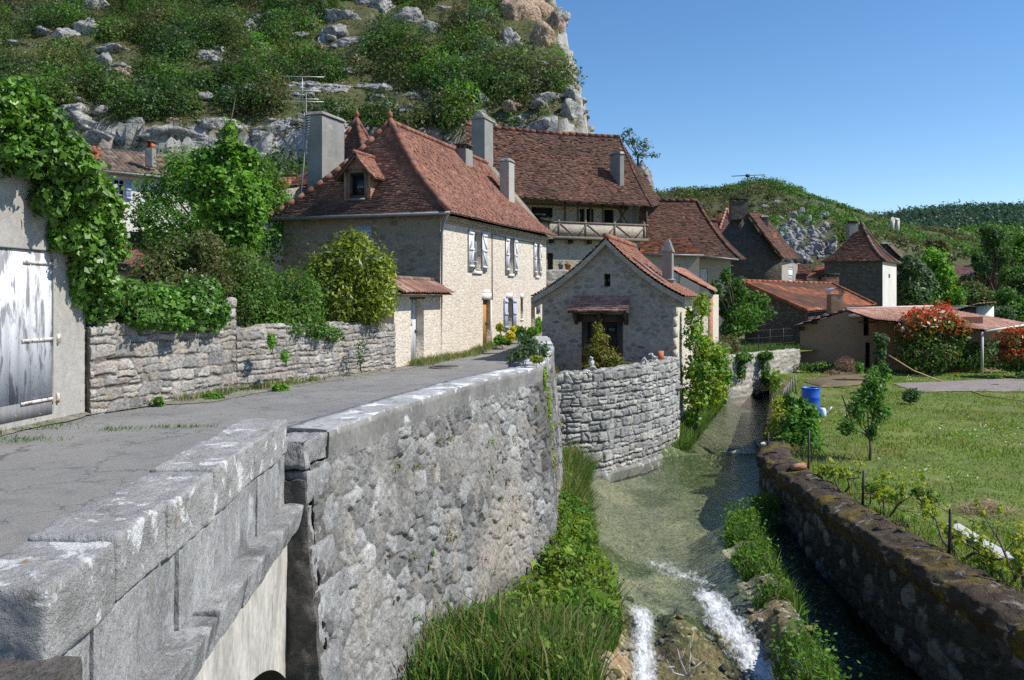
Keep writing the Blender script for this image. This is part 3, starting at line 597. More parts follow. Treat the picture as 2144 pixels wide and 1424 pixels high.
mw = thing('mossy_wall', 'dark shaded rubble wall with a rounded brown mossy top between stream and lawn', 'wall', (5.6, 12, -2.5))
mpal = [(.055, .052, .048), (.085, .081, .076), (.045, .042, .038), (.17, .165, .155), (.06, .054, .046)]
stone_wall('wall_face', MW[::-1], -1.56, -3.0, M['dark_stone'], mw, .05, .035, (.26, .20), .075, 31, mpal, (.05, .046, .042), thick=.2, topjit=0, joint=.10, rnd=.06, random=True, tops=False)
M['moss_top'] = mat('moss_top', (.07, .052, .036), ((1.2, .35), (8, .35), (40, .3)), ((1.3, .52, .08, (.16, .125, .022), .85), (2.2, .62, .06, (.05, .07, .015), .7), (3.5, .60, .06, (.30, .28, .26), .7), (6, .62, .06, (.035, .025, .02), .8)), ((9, .9, .05), (45, 1, .03)))
prof = [(.10, -1.72), (.14, -1.60), (.06, -1.50), (-.15, -1.44), (-.38, -1.42), (-.58, -1.48), (-.66, -1.62), (-.66, -1.9), (.0, -1.9)]
sweep('mossy_top', MW[::-1][4:], prof, M['moss_top'], mw, .04, .075, 5.5, 9, fine=5)
sweep('mossy_top', MW[::-1][:5], prof, M['moss_top'], mw, .12, .05, 4.5, 10, fine=2)

fw = thing('terrace_wall', 'sunlit pale stone terrace wall at the far end of the stream, hung with two ivy curtains', 'wall', (10, 38.6, -2.5))
A, B = W(1520, 742, 38.0), W(1674, 735, 42.6)
stone_wall('wall_face', [A[:2], B[:2]], -.52, -2.9, M['stone'], fw, .09, .06, (.34, .16), .06, 41, [(.40, .37, .33), (.46, .42, .37), (.34, .32, .29)], (.33, .29, .24), thick=.4, topjit=.05, joint=.12)
MB().hexa([W(1578, 844, 38.6), W(1602, 844, 38.8), W(1602, 840, 39.6), W(1578, 840, 39.6)], [W(1580, 822, 38.6), W(1594, 818, 38.8), W(1594, 818, 39.6), W(1580, 818, 39.6)]).build('culvert_mouth', M['dark'], fw)

sw = thing('parapet_stub', 'short stepped end of the road parapet beside the hut, whitened on top', 'wall', (.9, 21.8, 0))
fs = Fr((1.02, 21.6), (1.22, 27.6))
stone_wall('wall_face', [(1.02, 21.55), (1.15, 26.8)], lambda s: np.interp(s, [0, .9, 1.0, 6], [.70, .74, .78, .8]), -.9, M['stone'], sw, .05, .04, (.3, .17), .05, 43, lpal, (.3, .27, .24), thick=.36, topjit=.03)
rock([(.60, 22.55, .74), (1.08, 22.55, .74), (1.12, 27, .74), (.66, 27, .74)], [(.60, 22.55, .88), (1.08, 22.55, .88), (1.12, 27, .88), (.66, 27, .88)], (6, 20, 4), .03, .02, 4, 3).build('coping_slab', M['cap_top'], sw)

# ------------------------------------------------------------------ bridge
br = thing('stone_bridge', 'weathered ashlar bridge parapet with lichen coping, a ledge and a pale arched side', 'bridge', (-1.9, 5, -2))
OX = lambda y: -1.71 - .06 * (y - 3.1)                    # outer face
IX = lambda y: OX(y) - .36
js = [3.08, 3.72, 4.38, 5.2, 6.25, 7.42]
for i, (a, b) in enumerate(zip(js[:-1], js[1:])):
    a += .006; b -= .006; dz = (0, .012, -.006, .008, 0)[i]
    o = .035
    q = [(IX(a), a), (OX(a) + o, a), (OX(b) + o, b), (IX(b), b)]
    rock([(x, y, .76 + dz) for x, y in q], [(x, y, 1.05 + dz) for x, y in q], (30, 70, 26), .022, .015, 8, i + 3).build('coping_stone', M['parapet'], br)
js = [3.05, 3.55, 4.1, 4.62, 5.7, 6.42, 7.42]
for i, (a, b) in enumerate(zip(js[:-1], js[1:])):
    a += .005; b -= .005; dx = (0, .01, -.008, .012, -.004, .008)[i]
    q = [(IX(a) + .03, a), (OX(a) + dx, a), (OX(b) + dx, b), (IX(b) + .03, b)]
    rock([(x, y, .30) for x, y in q], [(x, y, .755) for x, y in q], (10, 50, 34), .010, .010, 9, i + 23).build('parapet_block', M['parapet_side'], br)
js = [2.0, 3.2, 4.0, 4.86, 5.5, 6.1, 7.5]
for i, (a, b) in enumerate(zip(js[:-1], js[1:])):
    a += .005; b -= .005
    q = [(IX(a) + .05, a), (OX(a) + .17, a), (OX(b) + .17, b), (IX(b) + .05, b)]
    rock([(x - (.04 if k in (1, 2) else 0), y, .10) for k, (x, y) in enumerate(q)], [(x, y, .315 + (0, .01, -.01, .012, 0, -.008)[i]) for x, y in q], (14, 50, 16), .014, .012, 9, i + 43).build('ledge_stone', M['parapet_side'], br)
q = [(-3.0, 1.6), (-1.60, 1.75), (-1.56, 3.16), (-3.0, 3.1)]
rock([(x, y, .52) for x, y in q], [(x, y, .80) for x, y in q], (20, 24, 6), .03, .012, 6, 77).build('pier_slab', M['dark_rough'], br)
rock([(x * .985, y - .03, -1.5) for x, y in q], [(x * .985, y - .03, .50) for x, y in q], (10, 10, 10), .03, .02, 5, 78).build('pier_block', M['parapet_side'], br)
mb = MB(); ya = np.linspace(2.4, 7.62, 120); r0, yc = 3.0, 5.6; zc = -.60 - r0
zi = np.where(np.abs(ya - yc) < r0, zc + np.sqrt(np.maximum(0, r0 * r0 - (ya - yc) ** 2)), -3.0)
xo = np.array([OX(v) for v in ya]) + .03; kk = np.linspace(0, 1, 10)
mb.grid(np.stack((np.broadcast_to(xo[:, None], (120, 10)), np.broadcast_to(ya[:, None], (120, 10)), zi[:, None] + (.12 - zi[:, None]) * kk[None]), -1))
mb.build('arch_side', M['spandrel'], br)
mb = MB(); xx = np.linspace(0, -6, 6); mb.grid(np.stack((xo[:, None] + xx[None], np.broadcast_to(ya[:, None], (120, 6)), np.broadcast_to(zi[:, None], (120, 6))), -1)); mb.build('arch_vault', M['dark_rough'], br)
MB().box(-6.5, -2.35, 3, 7.6, -.4, -.06).build('deck', M['dark_rough'], br)
# ------------------------------------------------------------------ roofs
PAL_MAIN = ([(.275, .128, .092), (.235, .108, .08), (.32, .165, .12), (.175, .09, .07), (.40, .23, .16), (.12, .07, .06)], [.32, .22, .22, .10, .08, .06])
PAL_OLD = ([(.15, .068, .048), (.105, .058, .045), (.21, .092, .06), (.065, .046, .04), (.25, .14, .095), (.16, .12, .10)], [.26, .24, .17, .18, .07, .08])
PAL_HUT = ([(.32, .15, .105), (.27, .12, .085), (.37, .20, .145), (.19, .095, .075)], [.4, .3, .2, .1])
PAL_ORANGE = ([(.34, .12, .06), (.28, .10, .055), (.20, .085, .055), (.42, .19, .10)], [.35, .3, .2, .15])
PAL_PINK = ([(.40, .22, .165), (.36, .19, .14), (.44, .26, .20), (.30, .17, .13)], [.4, .3, .2, .1])
PAL_CANAL = ([(.16, .115, .095), (.22, .15, .115), (.10, .078, .07), (.28, .18, .13), (.30, .26, .22)], [.3, .25, .25, .12, .08])
PAL_GATE = ([(.24, .12, .09), (.32, .17, .13), (.16, .09, .075), (.36, .24, .19)], [.35, .3, .2, .15])
def patch(A, B, C, D, k=0., sag=0.):
    A, B, C, D = [np.asarray(x, float) for x in (A, B, C, D)]
    def P(u, v):
        u, v = np.broadcast_arrays(np.asarray(u, float), np.asarray(v, float)); u_, v_ = u[..., None], v[..., None]
        b, t = A + (B - A) * u_, D + (C - D) * u_
        p = b * (1 - v_) + t * v_
        p[..., 2] = b[..., 2] + (t[..., 2] - b[..., 2]) * ((1 - k) * v + k * v * v) - sag * np.sin(np.pi * u) * (.3 + .7 * v) + (sag > 0) * .05 * (fbm(P3(u * 5, v * 2), 3, 2) - .5)
        return p
    return P
def tile_roof(mb, P, pal, seed, tw=.17, row=.115, thick=.022, jit=.012, dark=.35, lowdark=0., grid=10):
    rng = np.random.default_rng(seed)
    hh = np.linalg.norm(P(.5, 0.) - P(.5, 1.)); n = max(3, int(hh / row)); e = 1e-3
    cols_, wts = np.array(pal[0]), np.array(pal[1]) / sum(pal[1])
    for i in range(n):
        v0, v1 = i / n, min(1., (i + 1.08) / n)
        wdt = np.linalg.norm(P(0., v0) - P(1., v0)); m = max(1, int(wdt / tw))
        ub = (np.arange(m + 1) + (.5 if i % 2 else 0) * 1.) / m + rng.uniform(-.12, .12, m + 1) / m; ub = np.clip(ub, 0, 1); ub[0] = 0; ub[-1] = 1
        u0, u1 = ub[:-1], ub[1:]; um = (u0 + u1) / 2; vm = (v0 + v1) / 2
        nn = np.cross(P(np.minimum(um + e, 1), vm) - P(np.maximum(um - e, 0), vm), P(um, min(1, vm + e)) - P(um, max(0, vm - e)))
        nn /= np.linalg.norm(nn, axis=1)[:, None] + 1e-12
        j0 = thick + jit * rng.normal(0, 1, m)[:, None]; j1 = jit * .5 * rng.normal(0, 1, m)[:, None]
        dv = jit * 1.2 * rng.normal(0, 1, m) / hh
        a, b, c, d = P(u0, v0 + dv) + nn * j0, P(u1, v0 + dv) + nn * j0, P(u1, v1) + nn * j1, P(u0, v1) + nn * j1
        f0, f1 = P(u0, v0 + dv) - nn * .012, P(u1, v0 + dv) - nn * .012
        V = np.stack((a, b, c, d, f0, f1), 1).reshape(-1, 3); k = np.arange(m)[:, None] * 6
        col = (cols_[rng.choice(len(cols_), m, p=wts)] * .48 + .52 * wts @ cols_) * rng.uniform(.85, 1.15, (m, 1))
        mid = P(um, vm); nz = fbm(mid * .55, seed, 4)[:, None]; nz2 = fbm(mid * 2.2, seed + 4, 3)[:, None]
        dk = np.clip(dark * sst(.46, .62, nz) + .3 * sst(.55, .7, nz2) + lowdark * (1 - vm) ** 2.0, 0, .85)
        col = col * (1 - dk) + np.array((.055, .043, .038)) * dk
        mb.add(V, [k + np.array([[0, 1, 2, 3]]), k + np.array([[4, 5, 1, 0]])], np.repeat(col, 6, 0))
    g = np.linspace(0, 1, grid + 1); U, Vv = np.meshgrid(g, g, indexing='ij'); Q = P(U, Vv); Q[..., 2] -= .05
    mb.grid(Q, (.10, .08, .06))
def canal_roof(mb, P, pal, seed, tw=.21, row=.38, amp=.045, dark=.4):
    rng = np.random.default_rng(seed)
    wdt = max(np.linalg.norm(P(0., 0.) - P(1., 0.)), np.linalg.norm(P(0., 1.) - P(1., 1.))); hh = np.linalg.norm(P(.5, 0.) - P(.5, 1.)); n = max(2, int(wdt / tw)); m = max(2, int(hh / row))
    ph = np.linspace(0, 1, 9); e = 1e-3; cols_, wts = np.array(pal[0]), np.array(pal[1]) / sum(pal[1])
    u = (np.arange(n)[:, None] + ph[None, :-1]).ravel() / n; u = np.append(u, 1.)
    prof_ = np.append(np.tile(np.abs(np.sin(np.pi * (ph[:-1] * 1.0))) ** .7, n), 0.)
    nn = np.cross(P(.5 + e, .5) - P(.5 - e, .5), P(.5, .5 + e) - P(.5, .5 - e)); nn /= np.linalg.norm(nn)
    for j in range(m):
        v0, v1 = j / m, min(1, (j + 1.06) / m); dvr = np.repeat(rng.normal(0, .012, n), 8) / hh; dvr = np.append(dvr, 0)
        lo = P(u, np.clip(v0 + dvr, -.02, 1)) + nn * (prof_ * amp + .022)[:, None]; hi = P(u, v1) + nn * (prof_ * amp * .92)[:, None]; lo2 = P(u, np.clip(v0 + dvr, -.02, 1)) + nn * (prof_ * amp - .01)[:, None]
        c = cols_[rng.choice(len(cols_), n, p=wts)] * rng.uniform(.8, 1.2, (n, 1)); c = np.concatenate((np.repeat(c, 8, 0), c[-1:]))
        nz = fbm(P(u, (v0 + v1) / 2) * .5, seed, 4)[:, None]; dk = dark * sst(.42, .62, nz); c = c * (1 - dk) + np.array((.06, .048, .042)) * dk
        mb.grid(np.stack((hi, lo, lo2), 1), np.repeat(c[:, None], 3, 1))
    g = np.linspace(0, 1, 7); U, Vv = np.meshgrid(g, g, indexing='ij'); Q = P(U, Vv); Q[..., 2] -= .06; mb.grid(Q, (.10, .08, .06))
def ridge_tiles(mb, pts, r=.10, L=.36, pal=PAL_MAIN, seed=0, n=8):
    rng = np.random.default_rng(seed); pts = np.asarray(pts, float); s = np.concatenate(([0], np.cumsum(np.linalg.norm(np.diff(pts, axis=0), axis=1))))
    k = max(1, int(s[-1] / L)); cols_ = np.array(pal[0])
    f = lambda x: np.array([np.interp(x, s, pts[:, i]) for i in range(3)])
    for i in range(k):
        a, b = f(i * s[-1] / k - .03), f((i + 1) * s[-1] / k)
        mb.tube([a, b], [r * 1.06, r * .94], n, cols_[rng.integers(len(cols_) - 2)] * rng.uniform(.75, 1.1))
def chimney(name, parent, x0, x1, y, z0, z1, depth, fr=None, mat_='chimney', capk='slab', taper=0., seed=0):
    """ stack in its own frame: fr front line through (x0..x1) """
    f = fr; mb = MB()
    q0 = [f.pt(x0, 0, z0), f.pt(x1, 0, z0), f.pt(x1, -depth, z0), f.pt(x0, -depth, z0)]
    t_ = taper; q1 = [f.pt(x0 + t_, -t_, z1), f.pt(x1 - t_, -t_, z1), f.pt(x1 - t_, -depth + t_, z1), f.pt(x0 + t_, -depth + t_, z1)]
    c = rock(q0, q1, (6, 6, 10), .02, .012, 4, seed).build(name, M[mat_], parent)
    w = x1 - x0
    if capk == 'slab':
        q0 = [f.pt(x0 - .06, .06, z1 + .005), f.pt(x1 + .06, .06, z1 + .005), f.pt(x1 + .06, -depth - .06, z1 + .005), f.pt(x0 - .06, -depth - .06, z1 + .005)]
        q1 = [f.pt(x0 + .05, -.05, z1 + .16), f.pt(x1 - .05, -.05, z1 + .16), f.pt(x1 - .05, -depth + .05, z1 + .16), f.pt(x0 + .05, -depth + .05, z1 + .16)]
        rock(q0, q1, (6, 8, 3), .03, .015, 5, seed + 1).build('chimney_cap', M['cap'], c)
    elif capk == 'feet':
        mb = MB()
        for u in (x0 + .04, (x0 + x1) / 2 - .05, x1 - .14): mb.fbox(f, u, u + .1, z1 + .002, z1 + .16, -.12, -.02); mb.fbox(f, u, u + .1, z1 + .002, z1 + .16, -depth + .02, -depth + .12)
        mb.fbox(f, x0 - .04, x1 + .04, z1 + .16, z1 + .21, -depth - .04, .04); mb.build('chimney_cap', M['dark_wall'], c)
    elif capk == 'peak':
        q0 = [f.pt(x0 - .05, .05, z1), f.pt(x1 + .05, .05, z1), f.pt(x1 + .05, -depth - .05, z1), f.pt(x0 - .05, -depth - .05, z1)]
        um = (x0 + x1) / 2; q1 = [f.pt(um - .05, -.1, z1 + .45), f.pt(um + .05, -.1, z1 + .45), f.pt(um + .05, -depth + .1, z1 + .45), f.pt(um - .05, -depth + .1, z1 + .45)]
        rock(q0, q1, (5, 5, 5), .02, .012, 5, seed + 1).build('chimney_cap', M['cap'], c)
    return c
def shutter(parent, fr, u0, u1, z0, z1, mat_='wood_white', brace=0, off=.03):
    mb = MB(); n = 3
    for i in range(n): mb.fbox(fr, u0 + (u1 - u0) * i / n + .003, u0 + (u1 - u0) * (i + 1) / n - .003, z0, z1, off, off + .032)
    h = z1 - z0
    for k in (.12, .52, .90): mb.fbox(fr, u0 + .01, u1 - .01, z0 + h * k - .045, z0 + h * k + .045, off + .033, off + .06)
    if brace:
        a, b = (u0 + .02, u1 - .02) if brace > 0 else (u1 - .02, u0 + .02)
        for k0, k1 in ((.14, .50), (.54, .88)):
            p = [fr.pt(a, off + .034, z0 + h * k0), fr.pt(a + (.08 if brace > 0 else -.08), off + .034, z0 + h * k0), fr.pt(b, off + .034, z0 + h * k1), fr.pt(b - (.08 if brace > 0 else -.08), off + .034, z0 + h * k1)]
            v = np.array(fr.pt(0, .026, 0)) - np.array(fr.pt(0, 0, 0)); mb.prism(p, v)
    return mb.build('shutter', M[mat_], parent)
def window(parent, fr, u0, u1, z0, z1, rec=.18, mat_='wood_white', nx=2, nz=3, bar=.035, fw=.05):
    mb = MB(); o0, o1 = -rec - .03, -rec + .03
    mb.fbox(fr, u0 + .004, u0 + fw, z0 + .004, z1 - .004, o0, o1); mb.fbox(fr, u1 - fw, u1 - .004, z0 + .004, z1 - .004, o0, o1)
    mb.fbox(fr, u0 + fw, u1 - fw, z0 + .004, z0 + fw, o0, o1); mb.fbox(fr, u0 + fw, u1 - fw, z1 - fw, z1 - .004, o0, o1)
    for i in range(1, nx): u = u0 + (u1 - u0) * i / nx; mb.fbox(fr, u - bar / 2, u + bar / 2, z0 + fw, z1 - fw, o0 + .005, o1 + .004)
    for i in range(1, nz): z = z0 + (z1 - z0) * i / nz; mb.fbox(fr, u0 + fw, u1 - fw, z - bar / 3, z + bar / 3, o0 + .01, o1 - .004)
    w = mb.build('window', M[mat_], parent)
    MB().fbox(fr, u0 + .02, u1 - .02, z0 + .02, z1 - .02, o0 - .012, o0 + .012).build('pane', M['glass'], w)
    return w
def door(parent, fr, u0, u1, z0, z1, rec=.15, mat_='wood_brown', planks=4, name='door', handle=True):
    mb = MB()
    for i in range(planks): mb.fbox(fr, u0 + (u1 - u0) * i / planks + .004, u0 + (u1 - u0) * (i + 1) / planks - .004, z0, z1, -rec - .04, -rec)
    mb.fbox(fr, u0 + .01, u1 - .01, z0, z1 - .01, -rec - .06, -rec - .03)
    d = mb.build(name, M[mat_], parent)
    if handle: MB().fbox(fr, u1 - .12, u1 - .07, (z0 + z1) / 2 - .05, (z0 + z1) / 2 + .05, -rec + .002, -rec + .05).build('handle', M['iron'], d)
    return d
def finial(parent, p, s=1.):
    z = np.array([0, .06, .12, .18, .26, .34, .42, .5]) * s; r = np.array([.10, .05, .055, .10, .115, .07, .03, .012]) * s
    MB().tube(np.column_stack((np.full(8, p[0]), np.full(8, p[1]), p[2] + z)), r, 10, (.24, .11, .07)).build('finial', M['tile'], parent, True)

# ------------------------------------------------------------------ the main house
mh = thing('stone_house', 'pale stone house with red bell-cast roof, white shutters and dormer by the road', 'house', (C0[0], C0[1], 0))
fs = Fr(C0, C0 + TT * 11.6)                              # sunlit side along the road
L0 = C0 + np.array((-.941, .339)) * 6.1
ff = Fr(L0, C0)                                          # shaded end facing the bridge
EZ = 4.82
R_ = lambda *a: fs.rect(*a)
hw = [R_(990, 486, 1007, 567), R_(1064, 500, 1074.5, 573), R_(1121, 511, 1127.5, 577)]
hd = [R_(1011, 628, 1027, 727), R_(1061, 625, 1072, 692), R_(1090, 625, 1095, 667), R_(1112, 627, 1120, 690)]
hd = [(a, b, max(c, road_z(C0[1] + .94 * a) + .05) if i in (0, 3) else c, d) for i, (a, b, c, d) in enumerate(hd)]
mb = MB(); panel(mb, fs, 0, 11.6, -.3, EZ, hw + hd, .24, 1); mb.build('side_wall', M['facade'], mh)
fw_ = ff.rect(742, 472, 778, 504)
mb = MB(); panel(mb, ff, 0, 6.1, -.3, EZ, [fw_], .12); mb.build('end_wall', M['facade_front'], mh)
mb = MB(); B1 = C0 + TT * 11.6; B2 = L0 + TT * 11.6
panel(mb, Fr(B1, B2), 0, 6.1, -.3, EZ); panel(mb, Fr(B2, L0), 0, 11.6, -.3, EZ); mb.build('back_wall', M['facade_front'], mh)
for h, b in zip(hw, (1, 1, 1)):
    window(mh, fs, *h, rec=.2, nx=2, nz=4)
    w = (h[1] - h[0]) * .62
    shutter(mh, fs, h[0] - w, h[0] - .01, h[2] - .03, h[3] + .06, 'wood_white', 1); shutter(mh, fs, h[1] + .01, h[1] + w, h[2] - .03, h[3] + .06, 'wood_white', -1)
    MB().fbox(fs, h[0] - .06, h[1] + .06, h[2] - .13, h[2] - .005, -.1, .05).build('sill', M['white_wall'], mh)
door(mh, fs, *hd[0], rec=.16, mat_='wood_gold')
door(mh, fs, *hd[1], rec=.16, mat_='wood_brown'); w = (hd[1][1] - hd[1][0]) * .6
shutter(mh, fs, hd[1][0] - w, hd[1][0] - .01, hd[1][2], hd[1][3], 'wood_blue', 0); shutter(mh, fs, hd[1][1] + .01, hd[1][1] + w, hd[1][2], hd[1][3], 'wood_blue', 0)
window(mh, fs, *hd[2], rec=.18, mat_='wood_dark', nx=1, nz=1); door(mh, fs, *hd[3], rec=.16, mat_='wood_brown')
u, z = fs.at(1018, 626)
u_=0
mb = MB(); mb.fbox(fs, hd[0][0] - .12, hd[0][1] + .12, hd[0][3] + .004, hd[0][3] + .26, -.1, .012)
mb.prism([fs.pt(hd[0][0] - .10, -.1, hd[0][3] + .26), fs.pt(hd[0][1] + .10, -.1, hd[0][3] + .26), fs.pt(hd[0][1] - .08, -.1, hd[0][3] + .38), fs.pt(hd[0][0] + .08, -.1, hd[0][3] + .38)], np.array(fs.pt(0, .112, 0)) - np.array(fs.pt(0, 0, 0)))
mb.build('lintel', M['white_wall'], mh)
for h in (hd[0], hd[3]): MB().fbox(fs, h[1] + .004, h[1] + .14, h[2], h[3], -.1, .010).build('door_jamb', M['white_wall'], mh)
for h in (hd[1], hd[2]): MB().fbox(fs, h[0] - .08, h[1] + .08, h[3] + .004, h[3] + .2, -.1, .010).build('lintel', M['white_wall'], mh); MB().fbox(fs, h[0] - .05, h[1] + .05, h[2] - .1, h[2] - .004, -.1, .03).build('sill', M['white_wall'], mh)
pn = R_(1122.5, 622, 1129, 655); MB().fbox(fs, *pn, .004, .06).build('meter_box', M['wood_grey'], mh)
mb = MB(); n = 9
for i in range(n): mb.fbox(ff, fw_[0] + (fw_[1] - fw_[0]) * i / n + .004, fw_[0] + (fw_[1] - fw_[0]) * (i + 1) / n - .004, fw_[2], fw_[3], -.06, -.02)
mb.fbox(ff, fw_[0] + .02, fw_[1] - .02, fw_[2] + .15, fw_[2] + .24, -.019, .01); mb.fbox(ff, fw_[0] + .02, fw_[1] - .02, fw_[3] - .24, fw_[3] - .15, -.019, .01)
o = mb.build('shutter', M['wood_blue'], mh); o['label'] = 'closed grey-blue shutters on the shaded end wall'
mb = MB(); rng = np.random.default_rng(4); z = -.1; i = 0
while z < EZ - .3:                                        # corner stones
    h = rng.uniform(.26, .36); a, b = (.50, .26) if i % 2 else (.28, .46)
    mb.hexa([(*(C0 - np.array((.941, -.339)) * a + ff.n * .008), z), (*(C0 + NN * .008 + ff.n * .008), z), (*(C0 + TT * b + NN * .008), z), (*(C0 + TT * b * .6 - NN * .2), z)],
            [(*(C0 - np.array((.941, -.339)) * a + ff.n * .008), z + h - .015), (*(C0 + NN * .008 + ff.n * .008), z + h - .015), (*(C0 + TT * b + NN * .008), z + h - .015), (*(C0 + TT * b * .6 - NN * .2), z + h - .015)], np.array((.46, .42, .34)) * rng.uniform(.85, 1.1)); z += h; i += 1
mb.build('corner_stones', M['stone'], mh) if False else None
mb = MB()                                                  # genoise cornice: two rows of little tile ends
for zz, o, r in ((EZ - .20, .05, .055), (EZ - .08, .12, .055)):
    mb.fbox(fs, 0, 11.6, zz + .055, zz + .075, -.02, o + .05, (.5, .45, .36))
    for k in range(int(11.5 / .15)): p0, p1 = np.array(fs.pt(.08 + k * .15, -.02, zz)), np.array(fs.pt(.08 + k * .15, o + .03, zz)); mb.tube([p0, p1], r, 6, (.46, .38, .29))
mb.build('cornice', M['stone'], mh)
ov = .46
q = lambda u, o, z: np.array(fs.pt(u, o, z))
E0, E1 = q(-.40, ov, EZ + .06), q(11.85, ov, EZ + .10); E2, E3 = q(-.40, -6.1 - ov, EZ + .06), q(11.85, -6.1 - ov, EZ + .06)
RA, RB = q(2.05, -2.95, 8.48), q(11.85, -3.0, 8.42)
roof_mb = MB(); kk_ = .36
Pr, Pf, Pl = patch(E0, E1, RB, RA, kk_, .03), patch(E2, E0, RA, RA, kk_), patch(E3, E2, RA, RB, kk_)
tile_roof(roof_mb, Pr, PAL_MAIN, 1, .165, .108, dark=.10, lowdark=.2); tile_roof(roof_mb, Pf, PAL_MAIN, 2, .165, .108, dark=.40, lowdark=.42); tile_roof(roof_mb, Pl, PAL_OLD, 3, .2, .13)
rf = roof_mb.build('roof', M['tile'], mh)
vv = np.linspace(0, 1, 24); mb = MB()
ridge_tiles(mb, Pf(np.ones(24), vv) + (.02, 0, .07), .115, .38, PAL_MAIN, 1); ridge_tiles(mb, Pf(np.zeros(24), vv) + (0, 0, .04), .10, .38, PAL_MAIN, 2); ridge_tiles(mb, [RA + (0, 0, .02), RB + (0, 0, .02)], .10, .38, PAL_MAIN, 3)
mb.build('ridge_tiles', M['tile'], rf)
finial(mh, RA + (0, 0, .02), .95)
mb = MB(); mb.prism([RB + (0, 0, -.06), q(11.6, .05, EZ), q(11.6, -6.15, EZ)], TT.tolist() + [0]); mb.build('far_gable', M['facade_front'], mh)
mb = MB(); mb.tube([E2 + (-.05, -.02, -.06), E0 + (.05, -.02, -.05)], .06, 8); mb.build('gutter', M['zinc'], mh)
mb = MB(); p = q(-.12, .13, 0); mb.tube([E0 + (-.02, .05, -.08), q(-.10, .16, EZ - .28), q(-.10, .10, EZ - .6), q(-.10, .10, .02)], .052, 9); mb.build('downpipe', M['zinc'], mh)
mb = MB(); uu = fs.u(1029); mb.tube([fs.pt(uu, .03, EZ - .3), fs.pt(uu + .02, .03, 2.0)], .016, 5); mb.tube([fs.pt(uu, .03, EZ - .3), fs.pt(uu + 2.5, .04, EZ - .36), fs.pt(11.5, .03, EZ - .33)], .012, 4); mb.build('cable', M['iron'], mh)
# dormer on the hip
dm_u = .47; base = Pf(np.array(dm_u), np.array(.215)); ex = np.append(ff.t, 0); eo = np.append(ff.n, 0)
fd = Fr((base - ex * .52)[:2], (base + ex * .52)[:2]); zb_ = base[2] + .02; h = .95
mb = MB(); panel(mb, fd, 0, 1.04, zb_ - .1, lambda u: zb_ + h + .62 - abs(u - .52) * 1.15, [(.24, .80, zb_ + .04, zb_ + .92)], .3, 8)
mb.add([fd.pt(1.04, 0, zb_ - .1), fd.pt(1.04, -2.3, zb_ - .1), fd.pt(1.04, -2.3, zb_ + h + .02), fd.pt(1.04, 0, zb_ + h + .02)], [[(0, 1, 2, 3)]]); mb.add([fd.pt(0, -2.3, zb_ - .1), fd.pt(0, 0, zb_ - .1), fd.pt(0, 0, zb_ + h + .02), fd.pt(0, -2.3, zb_ + h + .02)], [[(0, 1, 2, 3)]])
dmo = mb.build('dormer', M['brick'], mh)
mb = MB()
for s in (0, 1):
    a, b = ((1.30, .52) if s == 0 else (.52, -.26)); zl, zr = (zb_ + h - .28, zb_ + h + .66) if s == 0 else (zb_ + h + .66, zb_ + h - .28)
    A_, B_, C_, D_ = fd.pt(1.30, .22, zb_ + h - .22), fd.pt(1.30, -2.2, zb_ + h - .22), fd.pt(.52, -2.2, zb_ + h + .66), fd.pt(.52, .22, zb_ + h + .66)
    if s: A_, B_, C_, D_ = fd.pt(-.26, -2.2, zb_ + h - .22), fd.pt(-.26, .22, zb_ + h - .22), fd.pt(.52, .22, zb_ + h + .66), fd.pt(.52, -2.2, zb_ + h + .66)
    tile_roof(mb, patch(A_, B_, C_, D_, .15), PAL_HUT, 9 + s, .16, .10, dark=.2, grid=4)
ridge_tiles(mb, [fd.pt(.52, .24, zb_ + h + .68), fd.pt(.52, -2.2, zb_ + h + .68)], .07, .3, PAL_HUT, 5); mb.build('dormer_roof', M['tile'], dmo)
mb = MB(); v = np.array(fd.pt(0, .05, 0)) - np.array(fd.pt(0, 0, 0))
for s in (-1, 1): mb.prism([fd.pt(.52, .14, zb_ + h + .62), fd.pt(.52, .14, zb_ + h + .48), fd.pt(.52 + s * .76, .14, zb_ + h - .34), fd.pt(.52 + s * .76, .14, zb_ + h - .22)], v)
for s in (.12, .80): mb.fbox(fd, s, s + .12, zb_ - .05, zb_ + h, -.05, .03)
mb.fbox(fd, .12, .92, zb_ + h - .04, zb_ + h + .10, -.05, .031); mb.build('dormer_frame', M['wood_beam'], dmo); window(dmo, fd, .24, .80, zb_ + .04, zb_ + .90, .12, 'wood_dark', 1, 1)
MB().fbox(fd, .2, .84, zb_ - .04, zb_ + .035, -.2, .10).build('dormer_sill', M['zinc'], dmo)
# chimneys
chimney('chimney', mh, .0, .70, 0, 2.0, 8.95, 1.65, Fr(L0 + TT * 2.0 - np.array((.941, -.339)) * .36, L0 + TT * 2.0 + np.array((.941, -.339)) * 5), 'chimney', 'slab', .03, 1)
p = W(1046, 345, 38.6); chimney('chimney', mh, 0, .45, 0, 5.4, EYE - (338 - HY) / F * 38.6, .75, Fr(p[:2], p[:2] + ff.t), 'render_wall', 'slab', .0, 2)
p = W(953, 300, 37.0); chimney('chimney', mh, 0, .50, 0, 6.4, EYE - (311 - HY) / F * 37, .8, Fr(p[:2], p[:2] + ff.t), 'chimney', 'feet', .0, 3)

